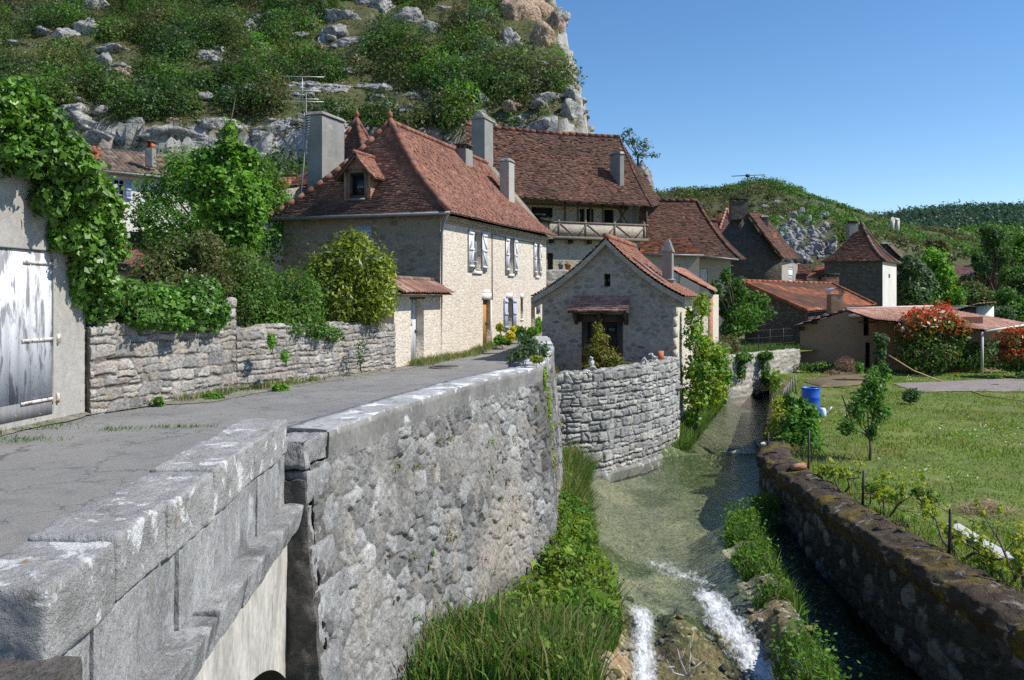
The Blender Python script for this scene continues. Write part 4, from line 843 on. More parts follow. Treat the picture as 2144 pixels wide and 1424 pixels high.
# ------------------------------------------------------------------ gate wall between garden wall and house
gt = thing('garden_gate', 'rendered gateway with a small canal tile roof and a weathered white door bearing a notice', 'gateway', (-3.2, 25, 0))
fg = Fr((-3.39, 24.72), C0 + np.array((.02, -.12)))
gd = fg.rect(860, 626, 881, 764); gd = (gd[0], gd[1] + .25, .04, gd[3])
mb = MB(); panel(mb, fg, 0, fg.L, -.2, 2.28, [gd], .28); fb = Fr(fg.pt(fg.L, -.45, 0), fg.pt(0, -.45, 0)); panel(mb, fb, 0, fg.L, -.2, 2.28)
mb.add([fg.pt(0, -.45, -.2), fg.pt(0, 0, -.2), fg.pt(0, 0, 2.28), fg.pt(0, -.45, 2.28)], [[(0, 1, 2, 3)]]); mb.build('wall', M['facade'], gt)
gdoor = door(gt, fg, gd[0], gd[1], .04, gd[3] - .02, .26, 'wood_white', 4)
mb = MB(); mb.fbox(fg, gd[0] - .1, gd[1] + .1, gd[3] + .004, gd[3] + .16, -.27, .012); mb.build('lintel', M['wood_dark'], gt)
P_ = patch(fg.pt(-.35, .44, 2.22), fg.pt(fg.L + .05, .44, 2.22), fg.pt(fg.L + .05, -.25, 2.62), fg.pt(-.35, -.25, 2.62)); mb = MB(); canal_roof(mb, P_, PAL_GATE, 5, .17, .3, .05, .3)
P_ = patch(fg.pt(fg.L + .05, -.8, 2.3), fg.pt(-.35, -.8, 2.3), fg.pt(-.35, -.25, 2.62), fg.pt(fg.L + .05, -.25, 2.62)); canal_roof(mb, P_, PAL_GATE, 6, .17, .3, .05, .3); ridge_tiles(mb, [fg.pt(-.3, -.25, 2.66), fg.pt(fg.L, -.25, 2.66)], .08, .35, PAL_CANAL, 3)
mb.build('roof', M['tile'], gt)
mb = MB(); mb.fbox(fg, 0, fg.L, 2.10, 2.2, -.05, .08, (.46, .42, .35)); mb.fbox(fg, 0, fg.L, 2.2, 2.245, -.05, .2, (.46, .42, .35)); mb.build('cornice', M['stone'], gt)
sg = fg.rect(868.5, 664, 879, 683)
sn = MB().fbox(fg, sg[0], sg[1], sg[2], sg[3], -.258, -.250).build('notice', M['white_plastic'], gdoor)
mb = MB(); w_, h_ = sg[1] - sg[0], sg[3] - sg[2]; rng = np.random.default_rng(2)      # the illegible rows of print
for r_ in range(7):
    zt_ = sg[3] - h_ * (.14 + .105 * r_); u_ = sg[0] + w_ * .12
    while u_ < sg[1] - w_ * .22:
        l_ = w_ * rng.uniform(.05, .14); mb.fbox(fg, u_, u_ + l_, zt_ - h_ * (.085 if r_ < 3 else .05), zt_, -.2495, -.2475); u_ += l_ + w_ * .035
M['print'] = mat('print', (.20, .42, .34), (), (), (), .7); mb.build('print', M['print'], sn)

# ------------------------------------------------------------------ gabled stone hut
hu = thing('stone_hut', 'small gabled stone hut with a little tiled porch roof over its dark door', 'hut', (3, 27.4, -.7))
HL, ht, hb = np.array((.98, 28.0)), np.array((.955, -.296)), np.array((.296, .955)); HWD, HLEN = 4.3, 5.4
fh = Fr(HL, HL + ht * HWD); HE, HA = 2.14, 4.0
def hprof(x): x = np.clip(x, 0, 1); return (1 - .38) * x + .38 * x * x     # eave -> ridge
def htop(u): s = 1 - abs(u - HWD / 2) / (HWD / 2 + .30); return HE - .06 + (HA - HE) * float(hprof(s)) - .05
dr_ = fh.rect(1218, 674, 1304, 770); dr_ = (dr_[0], dr_[1], -.66, dr_[3]); wn_ = fh.rect(1265, 573, 1278, 600)
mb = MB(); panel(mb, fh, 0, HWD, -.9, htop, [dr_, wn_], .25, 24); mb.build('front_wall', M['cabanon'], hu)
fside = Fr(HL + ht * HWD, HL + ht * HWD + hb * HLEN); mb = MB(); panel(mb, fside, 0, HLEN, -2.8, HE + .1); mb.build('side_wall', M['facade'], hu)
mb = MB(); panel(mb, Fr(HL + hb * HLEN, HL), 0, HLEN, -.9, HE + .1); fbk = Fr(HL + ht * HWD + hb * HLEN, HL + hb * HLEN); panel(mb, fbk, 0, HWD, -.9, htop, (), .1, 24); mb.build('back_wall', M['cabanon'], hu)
mb = MB(); rng = np.random.default_rng(9); z = -2.7; i = 0
while z < HE - .15:
    hgt = rng.uniform(.22, .36); a = .22 if i % 2 else .12; b = .3 if i % 2 else .5
    mb.fbox(fside, -.012, b, z, z + hgt - .02, -.1, .014, np.array((.52, .47, .38)) * rng.uniform(.85, 1.1)); z += hgt; i += 1
mb.build('corner_stones', M['stone'], hu)
hq = lambda u, o, z: np.array(fh.pt(u, o, z))
kx = .38; mb = MB()
PRr = patch(hq(HWD + .30, .28, HE), hq(HWD + .30, -HLEN, HE), hq(HWD / 2, -HLEN, HA), hq(HWD / 2, .28, HA), kx); tile_roof(mb, PRr, PAL_HUT, 21, .17, .13, .03, .006, .12)
PRl = patch(hq(-.30, -HLEN, HE), hq(-.30, .28, HE), hq(HWD / 2, .28, HA), hq(HWD / 2, -HLEN, HA), kx); tile_roof(mb, PRl, PAL_HUT, 22, .17, .13, .03, .006, .12)
ridge_tiles(mb, [hq(HWD / 2, .3, HA + .03), hq(HWD / 2, -HLEN, HA + .03)], .10, .4, PAL_HUT, 2); hrf = mb.build('roof', M['tile'], hu)
mb = MB(); vv = np.linspace(0, 1, 20)
for Pq, uu_ in ((PRr, 0.), (PRl, 1.)):
    e_ = Pq(np.full(20, uu_), vv); lo = e_ + (0, 0, -.06); lo2 = e_ + (0, 0, -.24)
    for oo in (0, -.07):
        d_ = np.append(fh.n * oo, 0); mb.grid(np.stack((lo + d_, lo2 + d_), 1), (.34, .30, .25))
    mb.grid(np.stack((lo2, lo2 + np.append(fh.n * -.35, 0)), 1), (.30, .27, .22)); mb.grid(np.stack((lo2 + (0, 0, -.0) + np.append(fh.n * -.28, 0), e_ + (0, 0, -.42) + np.append(fh.n * -.26, 0)), 1), (.36, .32, .26))
mb.build('verge_board', M['stone'], hrf)
MB().fbox(fh, dr_[0] - .18, dr_[1] + .18, dr_[3] + .004, dr_[3] + .24, -.2, .03).build('lintel', M['wood_dark'], hu)
mb = MB(); 
for s in (0, 1): u_ = dr_[0] + .004 if s == 0 else dr_[1] - .184; mb.fbox(fh, u_, u_ + .18, -.66, dr_[3], -.2, .02)
mb.build('door_post', M['wood_dark'], hu)
dd = door(hu, fh, dr_[0] + .19, dr_[1] - .19, -.66, dr_[3] - .01, .18, 'wood_dark', 6); um = (dr_[0] + dr_[1]) / 2; MB().fbox(fh, um + .12, um + .5, .95, dr_[3] - .12, -.176, -.168).build('door_pane', M['glass'], dd)
window(hu, fh, *wn_, rec=.2, mat_='wood_dark', nx=1, nz=1)
pr = fh.rect(1197, 650, 1323, 652); zt_ = fh.at(1260, 626)[1]; zlo = fh.at(1260, 652)[1]
mb = MB(); PP = patch(hq(pr[0], .62, zlo + .03), hq(pr[1], .62, zlo + .03), hq(pr[1] - .08, .0, zt_ + .1), hq(pr[0] + .08, .0, zt_ + .1)); tile_roof(mb, PP, ([(.42, .22, .165), (.36, .16, .12), (.46, .31, .25), (.28, .15, .12)], [.3, .3, .2, .2]), 31, .16, .10, .03, .012, .08, grid=3); pr_ = mb.build('porch_roof', M['tile'], hu)
mb = MB()
for u_ in (pr[0] + .12, (pr[0] + pr[1]) / 2 - .05, pr[1] - .22):
    mb.fbox(fh, u_, u_ + .10, zlo - .42, zlo - .02, .003, .10); v = np.array(fh.pt(.09, 0, 0)) - np.array(fh.pt(0, 0, 0))
    mb.prism([fh.pt(u_ + .005, .0, zlo - .40), fh.pt(u_ + .005, .12, zlo - .40), fh.pt(u_ + .005, .55, zlo - .03), fh.pt(u_ + .005, .45, zlo - .03)], v)
mb.fbox(fh, pr[0], pr[1], zlo - .05, zlo + .0, .48, .58); mb.build('porch_bracket', M['wood_dark'], pr_)
p = W(1386, 575, 29.4); hc = chimney('chimney', hu, 0, .34, 0, 2.2, EYE - (527 - HY) / F * 29.2, .55, Fr(p[:2], p[:2] + ht), 'chimney', 'peak', .0, 6)
mb = MB(); mb.fbox(Fr(p[:2], p[:2] + ht), -.06, .40, 2.65, 2.72, -.6, .02); mb.build('flashing', M['zinc'], hrf); a_, b_ = PRr(.18, .30), PRr(.18, .72); mb = MB(); mb.tube([a_ + (0, 0, .04), b_ + (0, 0, .05)], .035, 6); mb.build('vent_pipe', M['zinc'], hrf)
# annex behind the hut
an = thing('hut_annex', 'low annex behind the gabled hut with a brick door frame and a shallow tile roof', 'outbuilding', (6.8, 33, -1))
fa = Fr(W(1447, 700, 31.2)[:2] + np.array((-.4, .9)), W(1492, 700, 33.2)[:2]); mb = MB(); panel(mb, fa, 0, fa.L, -1.8, 2.2); fa2 = Fr(fa.pt(fa.L, 0, 0), np.array(fa.pt(fa.L, 0, 0)[:2]) + hb * 3.5); panel(mb, fa2, 0, 3.5, -1.8, 2.2); mb.build('wall', M['facade'], an)
mb = MB(); mb.fbox(fa, fa.L - .24, fa.L + .01, -1.2, 2.1, -.1, .012); mb.fbox(fa, .25, .5, -1.2, 2.0, -.1, .012); mb.build('brick_frame', M['brick'], an)
mb = MB(); Pa = patch(W(1500, 612, 32.3), W(1497, 606, 37.2), W(1432, 563, 36.5), W(1398, 558, 31.5), .1); canal_roof(mb, Pa, PAL_HUT, 41, .2, .36, .05, .3); mb.build('roof', M['tile'], an)

# ------------------------------------------------------------------ half-timbered balcony house
bh = thing('balcony_house', 'tall old house with a huge brown tile roof over a half-timbered gallery', 'house', (2, 45, 2))
BA, BB = W(1090, 498, 44.0)[:2], W(1356, 500, 46.8)[:2]; tb = (BB - BA) / np.linalg.norm(BB - BA); BA = BA - tb * 3.4
fb = Fr(BA, BB); u1 = fb.L; fz, rz, ez = 5.26, 6.03, 7.0
wall_o = -1.25
fw2 = Fr(fb.pt(0, wall_o, 0), fb.pt(u1, wall_o, 0)); rec = lambda *a: fw2.rect(*a)
ho = [rec(1113, 434, 1157, 462), rec(1214, 432, 1224, 465), rec(1228, 432, 1243, 466), rec(1265, 433, 1285, 468)]; ho = [(a, b, max(c, fz + .05), min(d, ez - .1)) for a, b, c, d in ho]
mb = MB(); panel(mb, fw2, 0, u1 - .5, fz, ez + .8, ho, .2); mb.build('gallery_wall', M['daub'], bh)
for h in ho[:2]: window(bh, fw2, *h, rec=.1, mat_='wood_dark', nx=2, nz=1)
for h in ho[2:]: door(bh, fw2, *h, rec=.15, mat_='dark', planks=2, handle=False)
fg2 = Fr(fb.pt(0, -.45, 0), fb.pt(u1 - .3, -.45, 0)); lo_d = fg2.rect(1146, 530, 1158, 562); lo_d = (lo_d[0], lo_d[1], 3.2, lo_d[3])
mb = MB(); panel(mb, fg2, 0, u1 - .3, -1.5, fz - .12, [lo_d], .25); fr2 = Fr(fg2.pt(u1 - .3, 0, 0), fg2.pt(u1 - .3, -5.5, 0)); panel(mb, fr2, 0, 5.5, -1.5, ez + .6); mb.build('ground_wall', M['village'], bh)
door(bh, fg2, *lo_d, rec=.12, mat_='wood_dark')
mb = MB(); panel(mb, Fr(fb.pt(0, -5.5, 0), fb.pt(0, -.45, 0)), 0, 5.05, -1.5, ez + .3); mb.build('left_wall', M['village'], bh)
bal = MB().fbox(fb, .6, u1, fz + .02, rz - .06, -.12, 0).build('balcony_panel', M['daub'], bh)
mb = MB(); mb.fbox(fb, .5, u1 + .04, rz - .06, rz + .02, -.14, .03); mb.fbox(fb, .5, u1 + .05, fz - .14, fz + .02, -.5, .04)
ps = [fb.u(x) for x in (1150, 1170, 1226, 1287, 1349)]
for u_ in ps: mb.fbox(fb, u_ - .05, u_ + .05, fz, rz + .12, -.10, .022)
v = np.array(fb.pt(0, .02, 0)) - np.array(fb.pt(0, 0, 0))
for i, (a, b) in enumerate(zip(ps[:-1], ps[1:])):
    m_ = (a + b) / 2
    segs = [((a, rz - .06), (m_ + .1, fz + .02)), ((m_ + .3, fz + .02), (b, rz - .1))] if i else [((b, rz - .06), (a, fz + .02))]
    for (ua, za), (ub, zb2) in segs: mb.prism([fb.pt(ua, 0.001, za), fb.pt(ua + .09, 0.001, za), fb.pt(ub + .09, 0.001, zb2), fb.pt(ub, 0.001, zb2)], v)
mb.build('balcony_timber', M['wood_beam'], bal)
mb = MB()
for x in (1183, 1210, 1236, 1262, 1300): u_ = fw2.u(x); mb.fbox(fw2, u_ - .05, u_ + .05, fz, ez + .3, .0, .04)
for xa, ya_, xb, yb_ in ((1290, 434, 1312, 468), (1312, 434, 1290, 468)):
    a, b = fw2.at(xa, ya_), fw2.at(xb, yb_); mb.prism([fw2.pt(a[0], .002, a[1]), fw2.pt(a[0] + .1, .002, a[1]), fw2.pt(b[0] + .1, .002, b[1]), fw2.pt(b[0], .002, b[1])], np.array(fw2.pt(0, .03, 0)) - np.array(fw2.pt(0, 0, 0)))
mb.fbox(fw2, 0, u1 - .5, ez - .02, ez + .1, 0, .045); mb.build('wall_timber', M['wood_beam'], bh)
mb = MB(); mb.fbox(fb, u1 - .12, u1, fz, ez + .15, -.12, 0)
for i in range(9): u_ = .8 + i * 1.1; mb.fbox(fb, u_, u_ + .16, fz - .34, fz - .15, -1.2, -.1)
mb.build('post', M['wood_dark'], bh)
MB().fbox(fb, .3, u1, fz - .02, fz + .01, -1.3, -.13).build('balcony_floor', M['wood_beam'], bh)
Pb = patch(W(985, 402, 42.8), W(1364, 431, 46.6), W(1297, 287, 51.6), W(975, 261, 47.4), .22, .12); mb = MB(); tile_roof(mb, Pb, PAL_OLD, 51, .17, .125, .03, .02, .35)
Pb2 = patch(W(1364, 431, 46.6), W(1390, 425, 58), W(1297, 287, 51.8), W(1297, 287, 51.6), .2); tile_roof(mb, Pb2, PAL_OLD, 52, .2, .16, .03, .02, .4)
ridge_tiles(mb, Pb(np.linspace(0, 1, 12), np.ones(12)) + (0, 0, .03), .12, .42, PAL_OLD, 8); ridge_tiles(mb, Pb(np.ones(12), np.linspace(0, 1, 12)) + (0, 0, .02), .06, .4, PAL_OLD, 9); brf = mb.build('roof', M['tile'], bh)
p = W(986, 300, 44.6); chimney('chimney', bh, 0, .78, 0, 6.5, EYE - (250 - HY) / F * 44.6, 1.25, Fr(p[:2], p[:2] + ff.t), 'chimney', 'peak', .02, 11)
p = W(1298, 380, 47.6); chimney('chimney', bh, 0, .30, 0, 7.5, EYE - (322 - HY) / F * 47.6, .95, Fr(p[:2], p[:2] + np.array((.86, .5))), 'chimney', 'slab', .01, 12)
MPL = []
for i, x in enumerate((1141, 1200, 1259, 1324)):
    u_ = fb.u(x); c_ = fb.pt(u_, .14, rz - .04); MPL.append((u_, c_))

# ------------------------------------------------------------------ village houses behind
def wallpoly(mb, pts, back=(0, 2.5, 0)): mb.prism(pts, back)
h3 = thing('village_house', 'house with a steep brown tile roof and white shutters right of the gallery house', 'house', (8, 50, 0))
P1 = patch(W(1330, 534, 49), W(1547, 541, 50), W(1459, 421, 54.5), W(1340, 420, 54.0), .35, .05); mb = MB(); tile_roof(mb, P1, PAL_OLD, 61, .18, .135, .03, .014, .3)
P2 = patch(W(1547, 541, 50), W(1562, 541, 58), W(1459, 421, 54.8), W(1459, 421, 54.5), .35); tile_roof(mb, P2, PAL_OLD, 62, .22, .16, .03, .014, .3)
P3_ = patch(W(1340, 531, 47.6), W(1474, 533, 47.6), W(1436, 499, 49.8), W(1340, 498, 49.8), .2); tile_roof(mb, P3_, ([(.26, .09, .045), (.12, .05, .04), (.33, .13, .06), (.07, .045, .04)], [.3, .3, .2, .2]), 63, .18, .135, .03, .014, .4)
ridge_tiles(mb, [W(1340, 419, 54), W(1459, 420, 54.5)], .12, .42, PAL_OLD, 1); ridge_tiles(mb, P2(np.zeros(14), np.linspace(0, 1, 14)) + (0, 0, .02), .10, .42, PAL_OLD, 2); mb.build('roof', M['tile'], h3)
f3 = Fr(W(1340, 560, 50.4)[:2], W(1530, 560, 50.5)[:2]); f3b = Fr(W(1340, 560, 47.9)[:2], W(1464, 560, 47.9)[:2])
s1, s2 = f3b.rect(1404, 553, 1423, 594), f3.rect(1466, 563, 1482, 594)
mb = MB(); panel(mb, f3, 0, f3.L, -1.5, 4.5, [s2], .2); panel(mb, Fr(f3.pt(f3.L, 0, 0), f3.pt(f3.L, -6, 0)), 0, 6, -1.5, 4.5); mb.build('wall', M['grey_wall'], h3)
mb = MB(); panel(mb, f3b, 0, f3b.L, -1.5, 4.5, [s1], .2); panel(mb, Fr(f3b.pt(f3b.L, 0, 0), f3b.pt(f3b.L, -2.4, 0)), 0, 2.4, -1.5, 4.5); mb.build('bay_wall', M['grey_wall'], h3)
shutter(h3, f3b, s1[0], (s1[0] + s1[1]) / 2, s1[2], s1[3], 'wood_white', 0, -.1); shutter(h3, f3b, (s1[0] + s1[1]) / 2, s1[1], s1[2], s1[3], 'wood_white', 0, -.1); shutter(h3, f3, *s2, 'wood_white', 0, -.1)
for a_, b_ in ((W(1340, 533, 47.4), W(1474, 535, 47.4)), (W(1474, 537, 49.6), W(1546, 544, 49.8))): MB().tube([a_, b_], .06, 6).build('gutter', M['zinc'], h3)

h4 = thing('dark_gable_house', 'house with a gable wall toned dark for shade, broad stone chimney and a long tv aerial', 'house', (16, 60, 0))
d4 = 60.; pts = [W(x, y, d4 + (1560 - x) * .018) for x, y in ((1480, 640), (1480, 520), (1509, 492), (1534, 458), (1569, 458), (1600, 502), (1637, 541), (1637, 640))]
mb = MB(); mb.prism(pts, (.12, .5, 0)); mb.build('gable_wall', M['dark_wall'], h4)
f4 = Fr(W(1637, 600, d4)[:2], W(1670, 600, 66)[:2]); s4 = f4.rect(1651, 560, 1661, 592); mb = MB(); panel(mb, f4, 0, f4.L, -1.6, 4.6, [s4], .15); mb.build('side_wall', M['grey_wall'], h4); shutter(h4, f4, *s4, 'wood_white', 0, -.08)
P4 = patch(W(1641, 541, 58.2), W(1678, 541, 66.5), W(1600, 450, 66.5), W(1569, 448, 59.4), .12); mb = MB(); tile_roof(mb, P4, PAL_OLD, 71, .2, .15, .03, .014, .35); ridge_tiles(mb, [W(1569, 449, 59.8), W(1597, 451, 66.5)], .12, .42, PAL_OLD, 4); ridge_tiles(mb, P4(np.zeros(10), np.linspace(0, 1, 10)), .10, .42, PAL_OLD, 5); mb.build('roof', M['tile'], h4)
f = Fr(W(1531, 440, d4)[:2] + (0, -.05), W(1567, 440, d4)[:2] + (0, -.05)); chimney('chimney', h4, 0, f.L, 0, 7.5, EYE - (421 - HY) / F * d4, .8, f, 'dark_wall', 'feet', .03, 4)
f = Fr(W(1594, 470, 63)[:2], W(1609, 470, 63)[:2]); chimney('chimney', h4, 0, f.L, 0, 5.5, EYE - (455 - HY) / F * 63, .6, f, 'dark_wall', 'slab', .0, 5)
f = Fr(W(1600, 505, 61.5)[:2], W(1622, 505, 62.5)[:2]); mb = MB(); mb.fbox(f, 0, f.L, 4.2, EYE - (497 - HY) / F * 61.5, -1.5, 0); o = mb.build('dormer', M['grey_wall'], h4)
mb = MB(); tile_roof(mb, patch(W(1598, 499, 61), W(1626, 499, 62), W(1626, 487, 63.5), W(1598, 487, 63.5)), PAL_ORANGE, 5, .2, .15); mb.build('dormer_roof', M['tile'], o)

h5 = thing('village_house', 'reddish pyramid roof with an orange chimney peeping over the dark gable house', 'house', (15, 70, 0))
mb = MB(); tile_roof(mb, patch(W(1480, 490, 66), W(1509, 488, 66), W(1509, 457, 69), W(1480, 456, 69)), ([(.22, .10, .08), (.18, .08, .065)], [.5, .5]), 6, .2, .15); tile_roof(mb, patch(W(1500, 500, 66), W(1545, 500, 66), W(1522, 437, 69), W(1521, 437, 69), .1), ([(.21, .11, .09), (.17, .085, .07)], [.5, .5]), 7, .2, .15); tile_roof(mb, patch(W(1545, 500, 66), W(1560, 500, 72), W(1522, 437, 69.1), W(1522, 437, 69), .1), ([(.21, .11, .09), (.17, .085, .07)], [.5, .5]), 7, .2, .15)
ridge_tiles(mb, [W(1500, 500, 66), W(1521, 437, 69)], .1, .4, PAL_PINK, 1); ridge_tiles(mb, [W(1545, 500, 66), W(1522, 437, 69)], .1, .4, PAL_PINK, 1); mb.build('roof', M['tile'], h5)
mb = MB(); mb.prism([W(1482, 640, 67), W(1558, 640, 67), W(1550, 501, 67), W(1482, 491, 67)], (0, 4, 0)); mb.build('wall', M['village'], h5)
f = Fr(W(1503, 450, 68)[:2], W(1512, 450, 68)[:2]); chimney('chimney', h5, 0, f.L, 0, 7, EYE - (446 - HY) / F * 68, .4, f, 'orange_clay', 'feet', 0, 8)

pt = thing('pigeon_tower', 'square dovecote tower with a flared pyramid tile roof, dark front and pale sunlit side', 'tower', (25, 62, -1.5))
T1, T2, T3 = W(1726, 600, 63.4)[:2], W(1848, 600, 62)[:2], W(1877, 600, 66.5)[:2]; T4 = T1 + T3 - T2; f1, f2 = Fr(T1, T2), Fr(T2, T3); zt_ = 4.75
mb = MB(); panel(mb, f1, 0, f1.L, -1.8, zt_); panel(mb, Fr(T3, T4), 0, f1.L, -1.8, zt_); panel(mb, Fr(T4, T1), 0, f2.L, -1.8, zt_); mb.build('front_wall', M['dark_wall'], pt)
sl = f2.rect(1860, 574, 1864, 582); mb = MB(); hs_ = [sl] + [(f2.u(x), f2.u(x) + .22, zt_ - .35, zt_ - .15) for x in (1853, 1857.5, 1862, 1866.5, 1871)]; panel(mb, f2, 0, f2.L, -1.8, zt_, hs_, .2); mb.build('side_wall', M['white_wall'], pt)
ap = np.append((T1 + T3) / 2, EYE - (465 - HY) / F * 64.3); k3 = [np.append(a + (a - (T1 + T3) / 2) * .10, zt_ - .05) for a in (T1, T2, T3, T4)]
mb = MB(); Ps = [patch(k3[i], k3[(i + 1) % 4], ap, ap, .5) for i in range(4)]
for i in range(4): tile_roof(mb, Ps[i], PAL_OLD, 81 + i, .19, .14, .03, .015, .35)
for i in (0, 1): ridge_tiles(mb, Ps[i](np.ones(16), np.linspace(0, 1, 16)) + (0, 0, .02), .11, .42, PAL_CANAL, i)
mb.build('roof', M['tile'], pt); finial(pt, ap, .6)
f = Fr(W(1778, 480, 64.6)[:2], W(1797, 480, 64.6)[:2]); chimney('chimney', pt, 0, f.L, 0, 5.5, EYE - (468 - HY) / F * 64.6, .5, f, 'chimney', 'feet', 0, 15)

bh2 = thing('village_house', 'grey gable with a dark chimney behind the dovecote tower and poplar', 'house', (31, 74, -1))
mb = MB(); mb.prism([W(1840, 640, 72), W(1840, 540, 72), W(1858, 513, 72), W(1893, 546, 72), W(1893, 640, 72)], (1.5, 4, 0)); mb.build('wall', M['dark_wall'], bh2)
mb = MB(); tile_roof(mb, patch(W(1896, 548, 71.7), W(1903, 546, 76), W(1866, 508, 76), W(1857, 510, 71.7)), PAL_CANAL, 3, .2, .15); mb.build('roof', M['tile'], bh2)
f = Fr(W(1846, 520, 73)[:2], W(1866, 520, 73)[:2]); chimney('chimney', bh2, 0, f.L, 0, 5, EYE - (511 - HY) / F * 73, .5, f, 'dark_wall', 'slab', 0, 16)

sh = thing('village_house', 'little cream house with a red tile slope squeezed between dark gable and dovecote', 'house', (22, 64, -1))
mb = MB(); mb.prism([W(1690, 640, 65), W(1690, 582, 65), W(1730, 578, 65), W(1730, 640, 65)], (0, 3, 0)); mb.build('wall', M['white_wall'], sh)
mb = MB(); tile_roof(mb, patch(W(1688, 581, 63.8), W(1732, 578, 63.8), W(1732, 556, 67), W(1712, 556, 67)), PAL_ORANGE, 4, .2, .15); tile_roof(mb, patch(W(1660, 600, 64.5), W(1692, 600, 64.5), W(1700, 553, 66.5), W(1660, 553, 66.5)), PAL_OLD, 4, .2, .15); mb.build('roof', M['tile'], sh)

bn = thing('stone_barn', 'low dark stone barn with a faded orange canal tile roof and a square brick chimney', 'barn', (16, 48, -.7))
A_, B_, C_, D_ = W(1690, 652, 46), W(1832, 639, 50), W(1742, 595, 55), W(1549, 589, 52); mb = MB(); Pq = patch(A_, B_, C_, D_)
canal_roof(mb, Pq, PAL_ORANGE, 91, .2, .4, .045, .75); ridge_tiles(mb, Pq(np.zeros(8), np.linspace(0, 1, 8)) + (0, 0, .05), .11, .4, PAL_ORANGE, 2); ridge_tiles(mb, Pq(np.ones(8), np.linspace(0, 1, 8)) + (0, 0, .05), .11, .4, PAL_ORANGE, 3); ridge_tiles(mb, [D_ + (0, 0, .04), C_ + (0, 0, .04)], .1, .4, PAL_ORANGE, 4); mb.build('roof', M['tile'], bn)
ins_ = lambda p, q, k: p + (q - p) * k
w1, w2, w3 = ins_(A_, C_, .04), ins_(D_, B_, .04), ins_(B_, D_, .04)
mb = MB(); mb.add([(*w2[:2], -1), (*w1[:2], -1), (*w1[:2], w1[2] - .1), (*w2[:2], w2[2] - .1)], [[(0, 1, 2, 3)]]); mb.add([(*w1[:2], -1), (*w3[:2], -1), (*w3[:2], w3[2] - .1), (*w1[:2], w1[2] - .1)], [[(0, 1, 2, 3)]]); mb.build('wall', M['rubble'], bn)
f = Fr(W(1729, 600, 55.2)[:2], W(1757, 600, 55.2)[:2]); chimney('chimney', bn, 0, f.L, 0, 1.6, EYE - (580 - HY) / F * 55.2, .8, f, 'brick', 'feet', 0, 17)

sd_ = thing('garden_shed', 'tan rendered shed with a pinkish ribbed tile roof and a metal-hooded chimney', 'shed', (17, 43, -1.6))
R0, R1, R2, R3, R4 = W(1771, 648, 44), W(1953, 643, 50), W(2150, 677, 43.5), W(2062, 691, 40.5), W(1831, 669, 41.2)
mb = MB(); canal_roof(mb, patch(R4, R3, R1, R0), PAL_PINK, 95, .24, .42, .035, .12); canal_roof(mb, patch(R3, R2, R1 + (.02, 0, 0), R1), PAL_PINK, 96, .24, .42, .035, .12); Lf = W(1663, 683, 43.6); Lb = W(1680, 676, 47); canal_roof(mb, patch(Lb, Lf, R0 + (0, -.1, .01), R0 + (.8, 3, .02)), PAL_PINK, 97, .24, .42, .03, .12); mb.tube([R0 + (0, -.05, .05), R1 + (0, 0, .05)], .07, 6, (.46, .40, .37)); mb.build('roof', M['tile'], sd_)
gA, gB = W(1675, 780, 44.4), W(1777, 780, 43.6)
mb = MB(); mb.add([(*gA[:2], -1.75), (*gB[:2], -1.75), (*gB[:2], W(1777, 653, 43.6)[2]), (*W(1768, 652, 43.67)[:2], W(1768, 652, 43.7)[2] - .05), (*gA[:2], W(1675, 682, 44.4)[2])], [[(0, 1, 2, 3, 4)]]); mb.build('gable_wall', M['tan_wall'], sd_)
f = Fr(gB[:2], W(2058, 760, 42.6)[:2]); hh_ = [f.rect(1808, 664, 1820, 703), f.rect(1812, 717, 1822, 770), f.rect(2005, 700, 2028, 770)]; mb = MB(); panel(mb, f, 0, f.L, -1.75, 1.12, hh_, .3); panel(mb, Fr(f.pt(f.L, 0, 0), R2[:2] + np.array((-.2, .3))), 0, 3.5, -1.75, .5); mb.build('front_wall', M['tan_wall'], sd_)
for h in hh_: MB().fbox(f, h[0], h[1], h[2], h[3], -.32, -.30).build('opening', M['dark'], sd_)
mb = MB(); mb.fbox(f, f.u(1797), f.u(1835), .80, .86, .0, .06); mb.build('rail', M['iron'], sd_); mb = MB(); p = W(1836, 690, 42); mb.tube([(p[0], p[1], -1.6), (p[0], p[1], 1.0)], .06, 6); mb.build('post', M['wood_brown'], sd_)
mb = MB(); mb.tube([R3 + (0, -.1, -.05), R2 + (0, -.1, -.05)], .06, 6); p = R3 + (-.1, .05, -.1); mb.tube([p, p + (0, 0, -2.2)], .06, 6); mb.build('gutter', M['white_wall'], sd_)
for x, y in ((1703, 674), (1677, 688)): p = W(x, y, 44.1); MB().box(p[0] - .12, p[0] + .12, p[1] - .25, p[1] + .1, p[2] - .1, p[2] + .1).build('rafter_end', M['wood_dark'], sd_)
f = Fr(W(1740, 640, 44.2)[:2], W(1757, 640, 44.2)[:2]); c_ = chimney('chimney', sd_, 0, f.L + .22, 0, .8, EYE - (616 - HY) / F * 44.2, .65, f, 'tan_wall', 'none', 0, 18)
th = np.linspace(-.1, math.pi + .1, 14); w_ = (f.L + .22) / 2; z0 = EYE - (615 - HY) / F * 44.2; mb = MB()
V = np.array([[f.pt(w_ - math.cos(a) * (w_ + .04), o, z0 + .03 + math.sin(a) * .28) for o in (.05, -.70)] for a in th]); mb.grid(V); V2 = V.copy(); V2[..., 2] -= .015; mb.grid(V2); mb.build('chimney_hood', M['steel'], c_)

